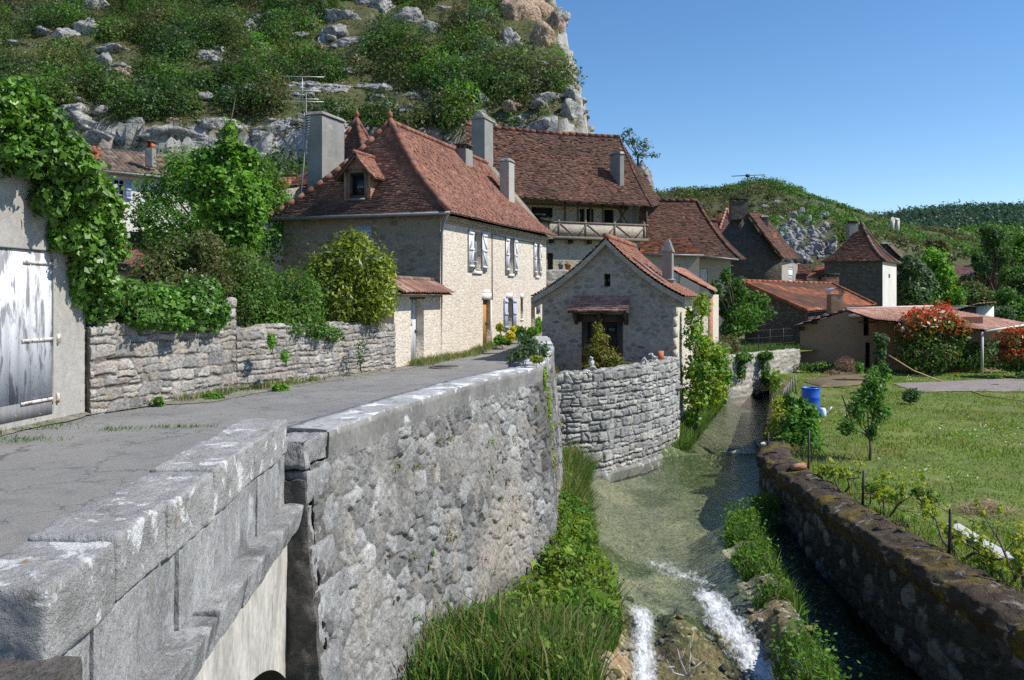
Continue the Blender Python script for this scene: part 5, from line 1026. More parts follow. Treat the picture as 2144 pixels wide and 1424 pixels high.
ws = thing('white_shed', 'far white-walled shed with a curved grey roof edge beyond the red bushes', 'shed', (27, 52, -1))
f = Fr(W(2047, 650, 51)[:2], W(2081, 650, 51)[:2]); mb = MB(); mb.fbox(f, 0, f.L, -1.6, EYE - (641 - HY) / F * 51, -3, 0); mb.build('wall', M['white_wall'], ws)
mb = MB(); mb.prism([W(1990, 665, 51.2), W(2047, 665, 51.2), W(2047, 642, 51.2), W(1997, 652, 51.2)], (0, 3, 0)); mb.build('dark_wall', M['dark_wall'], ws)
mb = MB(); canal_roof(mb, patch(W(1990, 653, 50.7), W(2047, 637, 50.7), W(2049, 636, 54.5), W(1992, 652, 54.5)), PAL_CANAL, 3); canal_roof(mb, patch(W(2046, 637, 50.6), W(2085, 634, 50.6), W(2087, 633, 54.5), W(2048, 636, 54.5)), PAL_CANAL, 4); mb.build('roof', M['tile'], ws)

for i, (x0, x1, y0, y1, d, lab) in enumerate(((1985, 2036, 556, 582, 118, 'distant brown-roofed house among trees, left of two'), (2066, 2092, 554, 569, 125, 'distant small brick-coloured house among trees, right of two'))):
    o = thing('distant_house', lab, 'house', W((x0 + x1) / 2, 600, d)); mb = MB(); tile_roof(mb, patch(W(x0 - 4, y1, d), W(x1 + 2, y1, d), W(x1 - 4, y0, d + 4), W(x0 + 5, y0, d + 4)), ([(.14, .075, .065), (.17, .09, .08)], [.5, .5]), i, .4, .3); mb.build('roof', M['tile'], o)
    mb = MB(); mb.prism([W(x0, y1 + 30, d + .3), W(x1, y1 + 30, d + .3), W(x1, y1 - 1, d + .3), W(x0, y1 - 1, d + .3)], (0, 5, 0)); mb.build('wall', M['grey_wall'], o)

# left: tower roof, white house, garage
tw = thing('turret', 'steep pyramid tile turret with a clay finial rising behind the big chimney', 'turret', (-7, 38, 0))
cx_ = W(747, 250, 38.5); e1, e2 = TT * 2.0, NN * 2.0; K = [cx_[:2] - e1 - e2, cx_[:2] - e1 + e2, cx_[:2] + e1 + e2, cx_[:2] + e1 - e2]; mb = MB(); Ps = [patch(np.append(K[i], 6.3), np.append(K[(i + 1) % 4], 6.3), cx_, cx_, .22) for i in range(4)]
for i in range(4): tile_roof(mb, Ps[i], PAL_OLD if i != 1 else PAL_MAIN, 101 + i, .18, .13, dark=.35)
for i in (0, 1, 3): ridge_tiles(mb, Ps[i](np.ones(12), np.linspace(0, 1, 12)) + (0, 0, .02), .10, .4, PAL_MAIN, i)
mb.build('roof', M['tile'], tw); finial(tw, cx_, 1.)
mb = MB(); k_ = [cx_[:2] + (p - cx_[:2]) * .9 for p in K]
for i in range(4): panel(mb, Fr(k_[i], k_[(i + 1) % 4]), 0, 3.6, 0, 6.4)
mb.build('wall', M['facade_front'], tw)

wh = thing('white_house', 'white rendered house with blue-grey shutters and a brown canal tile roof behind the trees', 'house', (-18, 42, 2))
fwh = Fr(W(185, 420, 41)[:2], W(430, 420, 45)[:2]); ww = fwh.rect(238, 375, 262, 419)
mb = MB(); panel(mb, fwh, -1, fwh.L, 0, 8.15, [ww], .2); panel(mb, Fr(fwh.pt(fwh.L, 0, 0), fwh.pt(fwh.L, -5, 0)), 0, 5, 0, 8.15); mb.build('wall', M['white_wall'], wh)
window(wh, fwh, *ww, rec=.12, mat_='wood_white', nx=2, nz=4); w_ = (ww[1] - ww[0]) * .5; shutter(wh, fwh, ww[0] - w_, ww[0] - .02, ww[2], ww[3], 'wood_blue', 0); shutter(wh, fwh, ww[1] + .02, ww[1] + w_, ww[2], ww[3], 'wood_blue', 0)
mb = MB(); o0 = .45; Pw = patch(fwh.pt(-1, o0, 8.15), fwh.pt(fwh.L + .3, o0, 8.15), fwh.pt(fwh.L + .3, -2.9, 9.75), fwh.pt(-1, -2.9, 9.75)); canal_roof(mb, Pw, PAL_CANAL, 111, .24, .4, .06, .35); rw_ = mb.build('roof', M['tile'], wh)
mb = MB(); ridge_tiles(mb, [W(186, 308, 42), W(200, 318, 41)], .12, .4, PAL_ORANGE, 1); canal_roof(mb, patch(W(160, 336, 40), W(205, 336, 40), W(212, 307, 43), W(160, 307, 43)), PAL_ORANGE, 7, .22, .4); mb.build('orange_roof', M['tile'], wh)
f = Fr(W(303, 310, 42.8)[:2], W(319, 310, 42.8)[:2]); c_ = chimney('chimney', wh, 0, f.L, 0, 8.6, EYE - (309 - HY) / F * 42.8, .45, f, 'chimney', 'none', 0, 19); z0 = EYE - (309 - HY) / F * 42.8
mb = MB(); mb.fbox(f, .02, .12, z0, z0 + .3, -.42, -.02); mb.fbox(f, f.L - .12, f.L - .02, z0, z0 + .3, -.42, -.02); mb.build('chimney_brick', M['orange_clay'], c_); MB().fbox(f, -.06, f.L + .06, z0 + .3, z0 + .36, -.5, .06).build('chimney_cap', M['dark_wall'], c_)
mb = MB(); mb.tube([fwh.pt(-1, o0 + .04, 8.1), fwh.pt(fwh.L + .3, o0 + .04, 8.1)], .07, 6); mb.build('gutter', M['zinc'], wh)

ob = thing('outbuilding', 'brown tiled lean-to roof half hidden between ivy and garden trees', 'outbuilding', (-13, 27, 1))
mb = MB(); tile_roof(mb, patch(W(228, 565, 26), W(345, 565, 27.5), W(335, 485, 30.5), W(250, 485, 29.5)), PAL_OLD, 7, .18, .13); mb.build('roof', M['tile'], ob); mb = MB(); mb.prism([W(235, 640, 26.6), W(340, 640, 27.6), W(340, 566, 27.6), W(235, 566, 26.6)], (0, 3, 0)); mb.build('wall', M['village'], ob)
ol = thing('outbuilding', 'low building with orange ridge tiles tucked under the cliff left of the tall chimney', 'outbuilding', (-9, 38, 4))
mb = MB(); canal_roof(mb, patch(W(545, 400, 37), W(622, 396, 37), W(622, 372, 39), W(545, 374, 39)), PAL_ORANGE, 3, .22, .4); tile_roof(mb, patch(W(606, 388, 35.5), W(660, 388, 35.5), W(660, 352, 37.5), W(636, 356, 37.5)), PAL_OLD, 3, .18, .13); mb.build('roof', M['tile'], ol); mb = MB(); mb.prism([W(545, 640, 37.3), W(660, 640, 36.3), W(660, 389, 36.3), W(545, 401, 37.3)], (0, 2, 0)); mb.build('wall', M['village'], ol)

ga = thing('ivy_garage', 'rendered garage with a peeling white plank door and rusty strap hinges under the ivy', 'garage', (-8, 13, 0))
fga = Fr((-8.9, 4.0), (-7.58, 15.27)); gd_ = fga.rect(-60, 525, 104, 880); uA = fga.u(-60); gd_ = (fga.u(-120), fga.u(112), .14, 2.86)
mb = MB(); panel(mb, fga, 0, fga.L, -.2, lambda u: 4.0 + .12 * (u - 5) - .9 * max(0, u - 10.2), [gd_], .16, 30); panel(mb, Fr(fga.pt(fga.L, 0, 0), fga.pt(fga.L, -4, 0)), 0, 4, -.2, 3.9); mb.build('wall', M['render_wall'], ga)
mb = MB(); np_ = 9; du_ = (gd_[1] - gd_[0]) / np_
for i in range(np_): mb.fbox(fga, gd_[0] + du_ * i + .003, gd_[0] + du_ * (i + 1) - .003, gd_[2] + .28, gd_[3] - .01, -.09, -.03 + .004 * (i % 2))
dg = mb.build('door', M['peel'], ga); MB().fbox(fga, gd_[0], gd_[1], gd_[2], gd_[2] + .27, -.10, -.025).build('kick_board', M['wood_grey'], dg)
uL = gd_[1]
for z_, l_, ml in ((2.66, .72, .02), (1.40, .75, .10), (.40, .78, .08)):
    mb = MB(); mb.fbox(fga, uL - l_, uL + ml, z_ - .026, z_ + .026, -.02, -.004); mb.fbox(fga, uL + ml - .02, uL + ml + .03, z_ - .08, z_ + .08, -.02, .04); mb.build('strap_hinge', M['rust'], dg)
mb = MB(); mb.fbox(fga, gd_[0], gd_[1] + .05, gd_[3] + .002, gd_[3] + .02, -.16, .012); mb.build('door_head', M['zinc'], ga)
mb = MB(); tile_roof(mb, patch(fga.pt(0, .1, 4.2), fga.pt(fga.L - .6, .1, 4.9), fga.pt(fga.L - .6, -3, 5.6), fga.pt(0, -3, 5.0)), PAL_OLD, 5, .2, .2); mb.build('roof', M['tile'], ga)
# ------------------------------------------------------------------ foliage tools
G_FRESH = [(.085, .19, .022), (.11, .23, .03), (.06, .14, .02), (.14, .26, .04)]
G_MID = [(.05, .115, .02), (.07, .15, .025), (.035, .085, .017), (.09, .17, .03)]
G_DARK = [(.03, .07, .018), (.045, .09, .02), (.022, .052, .014), (.06, .11, .03)]
G_OLIVE = [(.085, .10, .03), (.065, .08, .025), (.11, .12, .04), (.05, .07, .02)]
G_BROWN = [(.10, .085, .035), (.075, .07, .03), (.12, .10, .05), (.06, .075, .025)]
G_GREY = [(.085, .12, .06), (.06, .095, .045), (.11, .145, .085), (.05, .08, .035)]
G_YEL = [(.19, .24, .025), (.24, .28, .035), (.13, .19, .02), (.28, .27, .04)]
G_LAUREL = [(.14, .19, .015), (.19, .225, .02), (.09, .14, .012), (.27, .28, .04), (.06, .105, .012)]
G_RED = [(.42, .065, .025), (.34, .05, .02), (.48, .12, .045), (.30, .09, .03)]
G_GOLD = [(.17, .16, .03), (.22, .19, .04), (.11, .12, .025), (.08, .10, .02)]
def unit(v): return v / (np.linalg.norm(v, axis=-1)[..., None] + 1e-9)
def leaf_quads(P, nrm, size, asp, rng, fold=.2):
    n = len(P); t = unit(np.cross(nrm, rng.normal(0, 1, (n, 3)))); b = np.cross(nrm, t); s = np.asarray(size).reshape(-1, 1) * np.ones((n, 1))
    V = np.stack((P - t * s, P + b * s * asp - nrm * s * fold * .5, P + t * s, P - b * s * asp - nrm * s * fold * .5), 1).reshape(-1, 3)
    return V, np.arange(4 * n).reshape(n, 4)
def foliage(mb, blobs, n, size, pal, seed, shell=.45, lump=.45, asp=.55, up=.35, floor=None, mix=.35, zmin=-1., bv=.25):
    """ blobs: (x,y,z,rx,ry,rz); leaves spread through the outer shell of lumpy blobs """
    rng = np.random.default_rng(seed); B = np.asarray(blobs, float); w = (B[:, 3] * B[:, 5] + B[:, 3] * B[:, 4]) ; w = w / w.sum()
    k = rng.choice(len(B), n, p=w); d = unit(rng.normal(0, 1, (n, 3))); d[:, 2] = np.where(d[:, 2] < zmin, -d[:, 2], d[:, 2])
    l = 1 + lump * 2 * (fbm(d * 1.9 + B[k, :3] * 3.1 + seed, seed, 3) - .5)
    rad = (1 - shell * rng.random(n) ** 1.4) * l
    rad = np.where(rng.random(n) < .07, rad * rng.uniform(1.05, 1.4, n), rad)
    P = B[k, :3] + d * B[k, 3:6] * rad[:, None]
    if floor is not None: P[:, 2] = np.maximum(P[:, 2], floor(P[:, 0], P[:, 1]) + .02) if callable(floor) else np.maximum(P[:, 2], floor)
    nrm = unit(d * .8 + .65 * rng.normal(0, 1, (n, 3)) + np.array((0, 0, up)))
    V, Q = leaf_quads(P, nrm, size * rng.uniform(.45, 1.5, n), asp, rng)
    pal = np.asarray(pal); bc = (pal[rng.integers(len(pal), size=len(B))] * rng.uniform(1 - bv, 1 + bv, (len(B), 1)))[k]; lc = pal[rng.integers(len(pal), size=n)]
    cl = 1.0 + .6 * fbm(P * (1.2 / max(.25, float(B[:, 3].mean()))), seed + 3, 3)[:, None]
    mb.add(V, [Q], np.repeat((bc * mix + lc * (1 - mix)) * cl * rng.uniform(.85, 1.15, (n, 1)), 4, 0))
def PB(lst, fy=1.0):
    out = []
    for px, py, d, rx, ry in lst: c = W(px, py, d); out.append((*c, rx * d / F, (rx + ry) / 2 * d / F * fy, ry * d / F))
    return out
def limbs(mb, base, blobs, r, seed, col=(1, 1, 1), k=None, bend=.25):
    rng = np.random.default_rng(seed); base = np.asarray(base, float)
    B = np.asarray(blobs); top = B[:, :3].mean(0); fork = base + (top - base) * .45
    mb.tube([base - (0, 0, .1), base + (fork - base) * .5 + rng.normal(0, .03, 3), fork], [r * 1.25, r, r * .8], 8, col)
    for b in B[:k]:
        m_ = (fork + b[:3]) / 2 + rng.normal(0, bend * .3, 3) - (0, 0, .1); mb.tube([fork, m_, b[:3], b[:3] + (b[:3] - m_) * .35 + rng.normal(0, .1, 3)], [r * .6, r * .4, r * .22, r * .08], 5, col)
        for _ in range(2): e = b[:3] + rng.normal(0, .6, 3) * b[3:6]; mb.tube([m_, (m_ + e) / 2 + rng.normal(0, .08, 3), e], [r * .28, r * .18, r * .06], 4, col)
def tree(name, label, cat, base, blobs, n, size, pal, seed, r=.12, group=None, m_='leaf', trunk=True, **kw):
    t = thing(name, label, cat, base, group)
    if trunk: mb = MB(); limbs(mb, base, blobs, r, seed); mb.build('trunk', M['bark'], t, True)
    mb = MB(); foliage(mb, blobs, n, size, pal, seed, **kw); mb.build('crown' if trunk else 'foliage', M[m_], t)
    return t
def shrub(name, label, cat, blobs, n, size, pal, seed, group=None, m_='leaf', **kw):
    B = np.asarray(blobs); i = B[:, 2].argmin(); base = np.array((B[:, 0].mean(), B[:, 1].mean(), (B[:, 2] - B[:, 5]).min()))
    t = thing(name, label, cat, base, group); mb = MB(); limbs(mb, base, blobs, max(.015, .04 * float(B[:, 3].max())), seed, k=8); mb.build('stem', M['bark'], t)
    mb = MB(); foliage(mb, blobs, n, size, pal, seed, **kw); mb.build('foliage', M[m_], t); return t
def blades(mb, P, h, w, pal, rng, lean=.35, dry=None):
    n = len(P); h = np.asarray(h) * np.ones(n) * rng.uniform(.55, 1.3, n); a = rng.uniform(0, 2 * np.pi, n); sd_ = np.stack((np.cos(a), np.sin(a), np.zeros(n)), -1)
    ln = unit(rng.normal(0, 1, (n, 3)) * (1, 1, 0)) * (lean * rng.random(n) * h)[:, None]; w = w * rng.uniform(.6, 1.4, (n, 1)); z = np.array((0, 0, 1.)) * h[:, None]
    V = np.stack((P - sd_ * w, P + sd_ * w, P + sd_ * w * .7 + z * .55 + ln * .35, P - sd_ * w * .7 + z * .55 + ln * .35, P + z * .95 + ln), 1).reshape(-1, 3)
    i = np.arange(n)[:, None] * 5; pal = np.asarray(pal); c = pal[rng.integers(len(pal), size=n)] * rng.uniform(.75, 1.25, (n, 1))
    if dry is not None: c = c * (1 - dry[:, None]) + np.array((.30, .26, .11)) * rng.uniform(.6, 1.2, (n, 1)) * dry[:, None]
    mb.add(V, [i + np.array([[0, 1, 2, 3]]), i + np.array([[3, 2, 4]])], np.repeat(c, 5, 0))

# ------------------------------------------------------------------ the rocky hill over the village
def hill_h(X, Y):
    X, Y = np.asarray(X, float), np.asarray(Y, float)
    wv = 9 * (fbm(P3(X * .045, Y * .045), 91, 4) - .5) + 3 * (fbm(P3(X * .2, Y * .2), 92, 3) - .5)
    s = Y - 66 + wv
    z = np.interp(s, [-30, -8, 0, 9, 10.2, 12.5, 26, 27.2, 29, 44, 45.5, 49, 60, 62, 72, 110], [-3, 3, 8.2, 13.0, 17.2, 18.6, 26.2, 27.4, 28.6, 37.6, 39.0, 41, 48, 49.6, 56, 80])
    z = z + 1.6 * (fbm(P3(X * .3, Y * .3), 93, 4) - .5) + .7 * (fbm(P3(X * 1.1, Y * 1.1), 94, 3) - .5)
    xe = 7.2 + 3.0 * (fbm(P3(Y * .09, z * .08, 3), 95, 3) - .5) - .035 * (Y - 85)
    k = sst(xe + 2.6, xe - 1.2, X)
    return -3 + (z + 3) * k
xs, ys = np.arange(-84, 17, .5), np.arange(54, 160, .5); X_, Y_ = np.meshgrid(xs, ys, indexing='ij'); Z_ = hill_h(X_, Y_)
V = np.stack((X_, Y_, Z_), -1); dz = np.gradient(Z_, .5); sl = np.hypot(*dz)
off = (fbm(V * .35, 96, 4) - .5)[..., None] * sst(1.0, 2.2, sl)[..., None] * np.array((3.0, -3.0, .0)); V = V + off + ((fbm(V * 1.1, 196, 4) - .5) * sst(.9, 1.8, sl))[..., None] * np.array((1.6, -2.6, 1.2))
V[..., 0] += .22 * np.clip(Z_ - 34, 0, 20) * sst(3, 8, X_)
rk = sst(1.25, 1.8, sl + .9 * (fbm(P3(X_ * .25, Y_ * .25), 97, 4) - .5))[..., None]
tn = sst(.5, .6, fbm(V * .12, 98, 3))[..., None]
c = np.array((.075, .08, .032)) * (1 - rk) + (np.array((.31, .30, .285)) * (1 - .6 * tn) + np.array((.34, .25, .17)) * .6 * tn) * rk
mb = MB(); mb.grid(V[:, ::-1], c[:, ::-1]); struct(mb.build('hill', M['hill']))
def ray_hit(px, py, h=hill_h, d0=58, d1=165, st=.25):
    d = np.arange(d0, d1, st); x = (px - CX) / F * d; z = EYE - (py - HY) / F * d; k = np.nonzero(z <= h(x, d))[0]
    return None if len(k) == 0 else np.array((x[k[0]], d[k[0]], z[k[0]]))
bmx = bmesh.new(); bmesh.ops.create_icosphere(bmx, subdivisions=4, radius=1); ICO_V = np.array([v.co[:] for v in bmx.verts]); ICO_F = np.array([[v.index for v in f.verts] for f in bmx.faces]); bmx.free()
def boulder(mb, c, r, seed, col, amp=.45):
    o = seed * 7.31; n = fbm(ICO_V * 1.3 + o, seed, 2) - .5; rid = np.abs(fbm(ICO_V * 2.6 + o, seed + 1, 4) - .5); lay = np.abs(np.mod(ICO_V[:, 2] * 2.2 + .8 * fbm(ICO_V * 1.5 + o, seed + 3, 2), 1) - .5)
    f = 1 + amp * 1.4 * n - amp * 1.6 * np.maximum(0, .16 - rid) * 2.2 + .10 * lay + .10 * (fbm(ICO_V * 7 + o, seed + 2, 4) - .5)
    rg = np.random.default_rng(seed + 900); pn = unit(rg.normal(0, 1, (13, 3)) * (1, 1, .8)); po = rg.uniform(.5, .95, 13)
    fac = np.min(po[None] / np.maximum(ICO_V @ pn.T, .08), axis=1); f = np.minimum(fac, 1.25) * (1 + amp * .35 * (f - 1)) - .12 * np.maximum(0, .10 - rid) * 10 + .16 * (fbm(ICO_V * 4.5 + o, seed + 2, 4) - .5)
    q = ICO_V
    cc = np.asarray(col) * (.8 + .4 * fbm(ICO_V * 3 + o, seed + 5, 3))[:, None]
    mb.add(np.asarray(c) + q * f[:, None] * np.asarray(r), [ICO_F], cc)
def mid_h(X, Y):
    cr = np.interp(X, [-10, 20, 33, 44, 59, 70, 76, 83, 94, 105, 120, 134, 155, 200, 260], [30, 34, 33.5, 33, 34, 36.5, 36, 34, 30, 26, 23.5, 17, 10, 3, 0])
    s = Y + 6 * (fbm(P3(X * .03, Y * .03), 61, 3) - .5)
    pr = np.interp(s, [110, 150, 172, 178, 205, 222, 226, 250, 300, 400], [-.06, .04, .16, .42, .62, .74, .82, 1, 1.0, .6])
    return cr * pr + 2.0 * (fbm(P3(X * .08, Y * .08), 62, 4) - .5) - 1.5
RK = [(182, 68, 24, 26), (238, 108, 46, 22), (215, 135, 20, 22), (135, 80, 22, 18), (95, 72, 20, 16), (40, 95, 34, 12), (75, 100, 30, 12), (205, 18, 26, 22), (120, 8, 20, 12), (540, 38, 20, 20), (525, 62, 14, 20), (460, 128, 26, 12), (430, 118, 30, 10), (545, 95, 14, 14),
      (715, 35, 46, 30), (700, 75, 40, 26), (730, 92, 38, 20), (680, 90, 22, 24), (800, 22, 34, 26), (860, 40, 36, 20), (905, 62, 34, 18), (760, 8, 30, 16), (930, 20, 24, 14), (640, 180, 50, 16), (700, 185, 45, 14), (760, 182, 45, 16), (805, 190, 30, 14), (865, 205, 35, 20), (850, 230, 24, 14),
      (150, 235, 40, 24), (180, 262, 44, 26), (200, 290, 40, 20), (240, 285, 30, 18), (440, 262, 46, 22), (500, 270, 40, 22), (560, 272, 50, 18), (615, 285, 36, 22), (590, 262, 40, 14), (350, 285, 60, 18), (290, 290, 40, 18), (420, 300, 40, 16), (1015, 215, 22, 30), (1000, 240, 16, 20), (1190, 245, 22, 30), (1160, 60, 26, 70), (1120, 30, 44, 50), (1135, 95, 20, 40), (1085, 40, 34, 40), (1070, 95, 24, 30), (1195, 205, 12, 22), (1095, 250, 18, 14), (980, 130, 24, 16)]
rocks = []; mb = MB()
for i, (px, py, rx, ry) in enumerate(RK):
    p = ray_hit(px, py)
    if p is None: p = W(px, py, 101 if py < 130 else 92)
    s = p[1] / F; r = np.array((rx * s, (rx + ry) * .5 * s, ry * s)) * 1.25; tan_ = px > 1075 and py < 140 or (560 < px < 660 and py > 270)
    boulder(mb, p + np.array((0, .35 * r[1], -.15 * r[2])), r, i + 1, (.46, .33, .23) if tan_ else (.39, .385, .375)); rocks.append((*p, max(rx, ry) * s * 1.25))
p = W(1345, 372, 56); boulder(mb, p + (0, 1, 0), (1.15, 1.5, 1.5), 71, (.36, .35, .33), .3); boulder(mb, W(1352, 420, 56) + (0, 1.2, 0), (.95, 1.5, 2.0), 72, (.38, .36, .33), .3); boulder(mb, W(1335, 480, 57) + (0, 1.2, 0), (1.6, 1.8, 3.0), 73, (.36, .35, .33), .3)
for i, (px, py, rx, ry, d) in enumerate(((1680, 425, 34, 8, 235), (1560, 418, 40, 6, 240), (1500, 422, 50, 5, 240), (1630, 438, 40, 6, 225), (1750, 440, 20, 6, 232))):
    s = d / F; boulder(mb, W(px, py, d), (rx * s, rx * s * .7, ry * s), 80 + i, (.40, .40, .405))
for i in range(150):
    px, py = np.random.default_rng(i + 5).normal((1690, 510), (34, 27)); s = 180 / F; rr = np.random.default_rng(i).uniform(4, 12)
    q = ray_hit(px, py, mid_h, 120, 240, .5)
    if q is not None: s = q[1] / F; boulder(mb, q, (rr * s, rr * s * .8, rr * s * np.random.default_rng(i + 9).uniform(.6, 1.3)), 300 + i, (.33, .33, .335))
struct(mb.build('hill_rocks', M['rock']))

rng = np.random.default_rng(77); k = 0
ICO4 = ICO_V, ICO_F; bmx = bmesh.new(); bmesh.ops.create_icosphere(bmx, subdivisions=3, radius=1); ICO_V = np.array([v.co[:] for v in bmx.verts]); ICO_F = np.array([[v.index for v in f.verts] for f in bmx.faces]); bmx.free()
mb = MB()
while k < 220:
    y = rng.uniform(66, 140); x = rng.uniform(-.62, .09) * y; z = float(hill_h(x, y)); s_ = max(abs(float(hill_h(x, y + .6)) - z), abs(float(hill_h(x + .6, y)) - z)) / .6
    if z < 6 or (s_ < 1.3 and (float(fbm(P3(x * .09, y * .09), 141, 3)) < .56 or rng.random() > .7)): continue
    r = rng.uniform(.35, 1.15) * (1.2 if s_ > 1.3 else .9); boulder(mb, (x, y - .2, z + .05 * r), np.array((r * rng.uniform(.9, 1.6), r, r * rng.uniform(.45, .85))), 200 + k, np.array((.42, .41, .395)) * rng.uniform(.75, 1.1) if rng.random() > .12 else (.40, .30, .21)); k += 1
    if s_ < 1.3: rocks.append((x, y - .3, z, r * .9))
struct(mb.build('hill_stones', M['rock'])); ICO_V, ICO_F = ICO4
rocks = np.array(rocks)
# scrub
rng = np.random.default_rng(12); pts = []
while len(pts) < 3500:
    y = rng.uniform(63, 150, 400); x = rng.uniform(-.63, .11, 400) * y; z = hill_h(x, y)
    keep = (z > 4) & (EYE + (HY + 30) / F * y > z)
    g = np.hypot(hill_h(x + .6, y) - z, hill_h(x, y + .6) - z) / .6
    keep &= (g < 2.4) & (fbm(P3(x * .12, y * .12), 99, 3) > .33 + .05 * rng.normal(size=400))
    for a in np.stack((x, y, z), -1)[keep]:
        dr_ = np.linalg.norm((rocks[:, :3] - a) * (1, .6, 1), axis=1) / rocks[:, 3]
        u1 = np.array([(a[0] / a[1]) * F + CX, HY + (EYE - a[2]) / a[1] * F]); ru = np.hypot((rocks[:, 0] / rocks[:, 1] * F + CX - u1[0]), (HY + (EYE - rocks[:, 2]) / rocks[:, 1] * F - u1[1])) / (rocks[:, 3] / rocks[:, 1] * F)
        near = (ru < 1.15) & (a[1] < rocks[:, 1] + .5) & (rocks[:, 1] - a[1] < 12)
        if dr_.min() > .8 and not near.any(): pts.append(a)
pts = np.array(pts[:3500]); mb = MB(); pals = [G_MID, G_DARK, G_OLIVE, G_MID[:2] + G_FRESH[:2], G_BROWN, G_GREY, G_DARK + G_OLIVE[:1], G_DARK + G_BROWN[:2]]
kind = (fbm(P3(pts[:, 0] * .06, pts[:, 1] * .05), 44, 3) * 14 + rng.integers(0, 5, len(pts))).astype(int) % 8
for k in range(8):
    q = pts[kind == k]; r = np.where(rng.random(len(q)) < .42, rng.uniform(1.1, 2.1, len(q)), rng.uniform(.45, .9, len(q))); B = np.column_stack((q[:, 0], q[:, 1], q[:, 2] + r * .5, r, r, r * rng.uniform(.75, 1.15, len(q))))
    foliage(mb, B, int(150 * len(q)), .14, np.array(pals[k]) * .9, 200 + k, shell=.35, lump=.5, asp=.6, mix=.75, bv=.42)
rng = np.random.default_rng(19); n = 5200; y = rng.uniform(63, 140, n); x = rng.uniform(-.63, .11, n) * y; z = hill_h(x, y); g = np.hypot(hill_h(x + .6, y) - z, hill_h(x, y + .6) - z) / .6; ok = (z > 4) & (g < 1.7); x, y, z = x[ok], y[ok], z[ok]; r = rng.uniform(.2, .5, len(x))
foliage(mb, np.column_stack((x, y, z + r * .3, r * 1.3, r, r * .7)), 16 * len(x), .11, [(.13, .12, .05), (.10, .12, .04), (.16, .14, .07), (.07, .09, .03), (.19, .17, .09)], 231, mix=.75, bv=.4)
stuff(mb.build('hillside_scrub', M['leaf']), 'dense scrub of green and brownish bushes covering the rocky hillside', 'scrub')

# ------------------------------------------------------------------ far hills
xs, ys = np.arange(-10, 262, 2.), np.arange(105, 400, 2.5); X_, Y_ = np.meshgrid(xs, ys, indexing='ij'); Z_ = mid_h(X_, Y_)
c = np.broadcast_to(np.array((.075, .08, .035)), X_.shape + (3,)); mb = MB(); mb.grid(np.stack((X_, Y_, Z_), -1)[:, ::-1], c); struct(mb.build('far_hill', M['hill'], smooth=True))
def far_h(X, Y):
    cr = np.interp(X, [60, 200, 290, 320, 365, 420, 600, 900], [40, 55, 63, 67, 71, 71.5, 70, 60]); pr = np.interp(Y, [250, 380, 520, 700, 900], [-.03, .12, .55, 1, .9])
    return cr * pr + 5 * (fbm(P3(X * .02, Y * .02), 63, 4) - .5)
xs, ys = np.arange(60, 900, 8.), np.arange(250, 900, 10.); X_, Y_ = np.meshgrid(xs, ys, indexing='ij'); Z_ = far_h(X_, Y_)
c = np.broadcast_to(np.array((.04, .065, .03)), X_.shape + (3,)); mb = MB(); mb.grid(np.stack((X_, Y_, Z_), -1)[:, ::-1], c); struct(mb.build('far_ridge', M['hill'], smooth=True))
rng = np.random.default_rng(5); mb = MB()
n = 7500; y = rng.uniform(125, 270, n); x = rng.uniform(.14, .66, n) * y; z = mid_h(x, y); g = np.abs(mid_h(x, y + 2) - z) / 2
k = (fbm(P3(x * .05, y * .05), 64, 3) + .10 * rng.normal(size=n)); ok = (g < .75) & (x < 200) & ~((np.abs(x / y * F + CX - 1685) < 62) & (np.abs(HY + (EYE - z) / y * F - 515) < 50) & (rng.random(n) < .8)); x, y, z, k = x[ok], y[ok], z[ok], k[ok]
for i, (pal, lo, hi) in enumerate(((G_BROWN + G_OLIVE, 0, .46), (G_OLIVE + G_DARK + G_BROWN, .46, .56), (G_DARK + G_OLIVE[:2], .56, .64), (G_MID, .64, 2))):
    m_ = (k >= lo) & (k < hi); r = rng.uniform(.5, 1.25, m_.sum()) * (1 + .6 * (z[m_] > 31)); foliage(mb, np.column_stack((x[m_], y[m_], z[m_] + r * .45, r, r, r * .9)), 26 * int(m_.sum()), .27, np.array(pal) * 1.0, 70 + i, lump=.4, mix=.75, bv=.4)
stuff(mb.build('hill_woodland', M['leaf']), 'scrub and small trees covering the rounded hill beyond the village roofs', 'woodland')
mb = MB(); n = 6500; y = rng.uniform(330, 760, n); x = rng.uniform(.30, .68, n) * y; z = far_h(x, y); con = (y > 560 + 60 * (fbm(P3(x * .01, y * .01), 65, 3) - .5)); r = rng.uniform(2.4, 4.6, n)
foliage(mb, np.column_stack((x, y, z + r * .6, r, r, r * .9))[~con], 24 * int((~con).sum()), 1.15, G_MID + G_FRESH[:2] + G_DARK + G_OLIVE[:1], 75, mix=.6)
cb = np.column_stack((x, y, z + 3.4, r * .55, r * .55, r * 1.5))[con]; foliage(mb, cb, 26 * len(cb), .95, [(.035, .07, .04), (.045, .085, .05), (.028, .058, .035)], 76, mix=.6)
stuff(mb.build('ridge_forest', M['leaf']), 'dark conifer and broadleaf forest on the far ridge', 'forest')

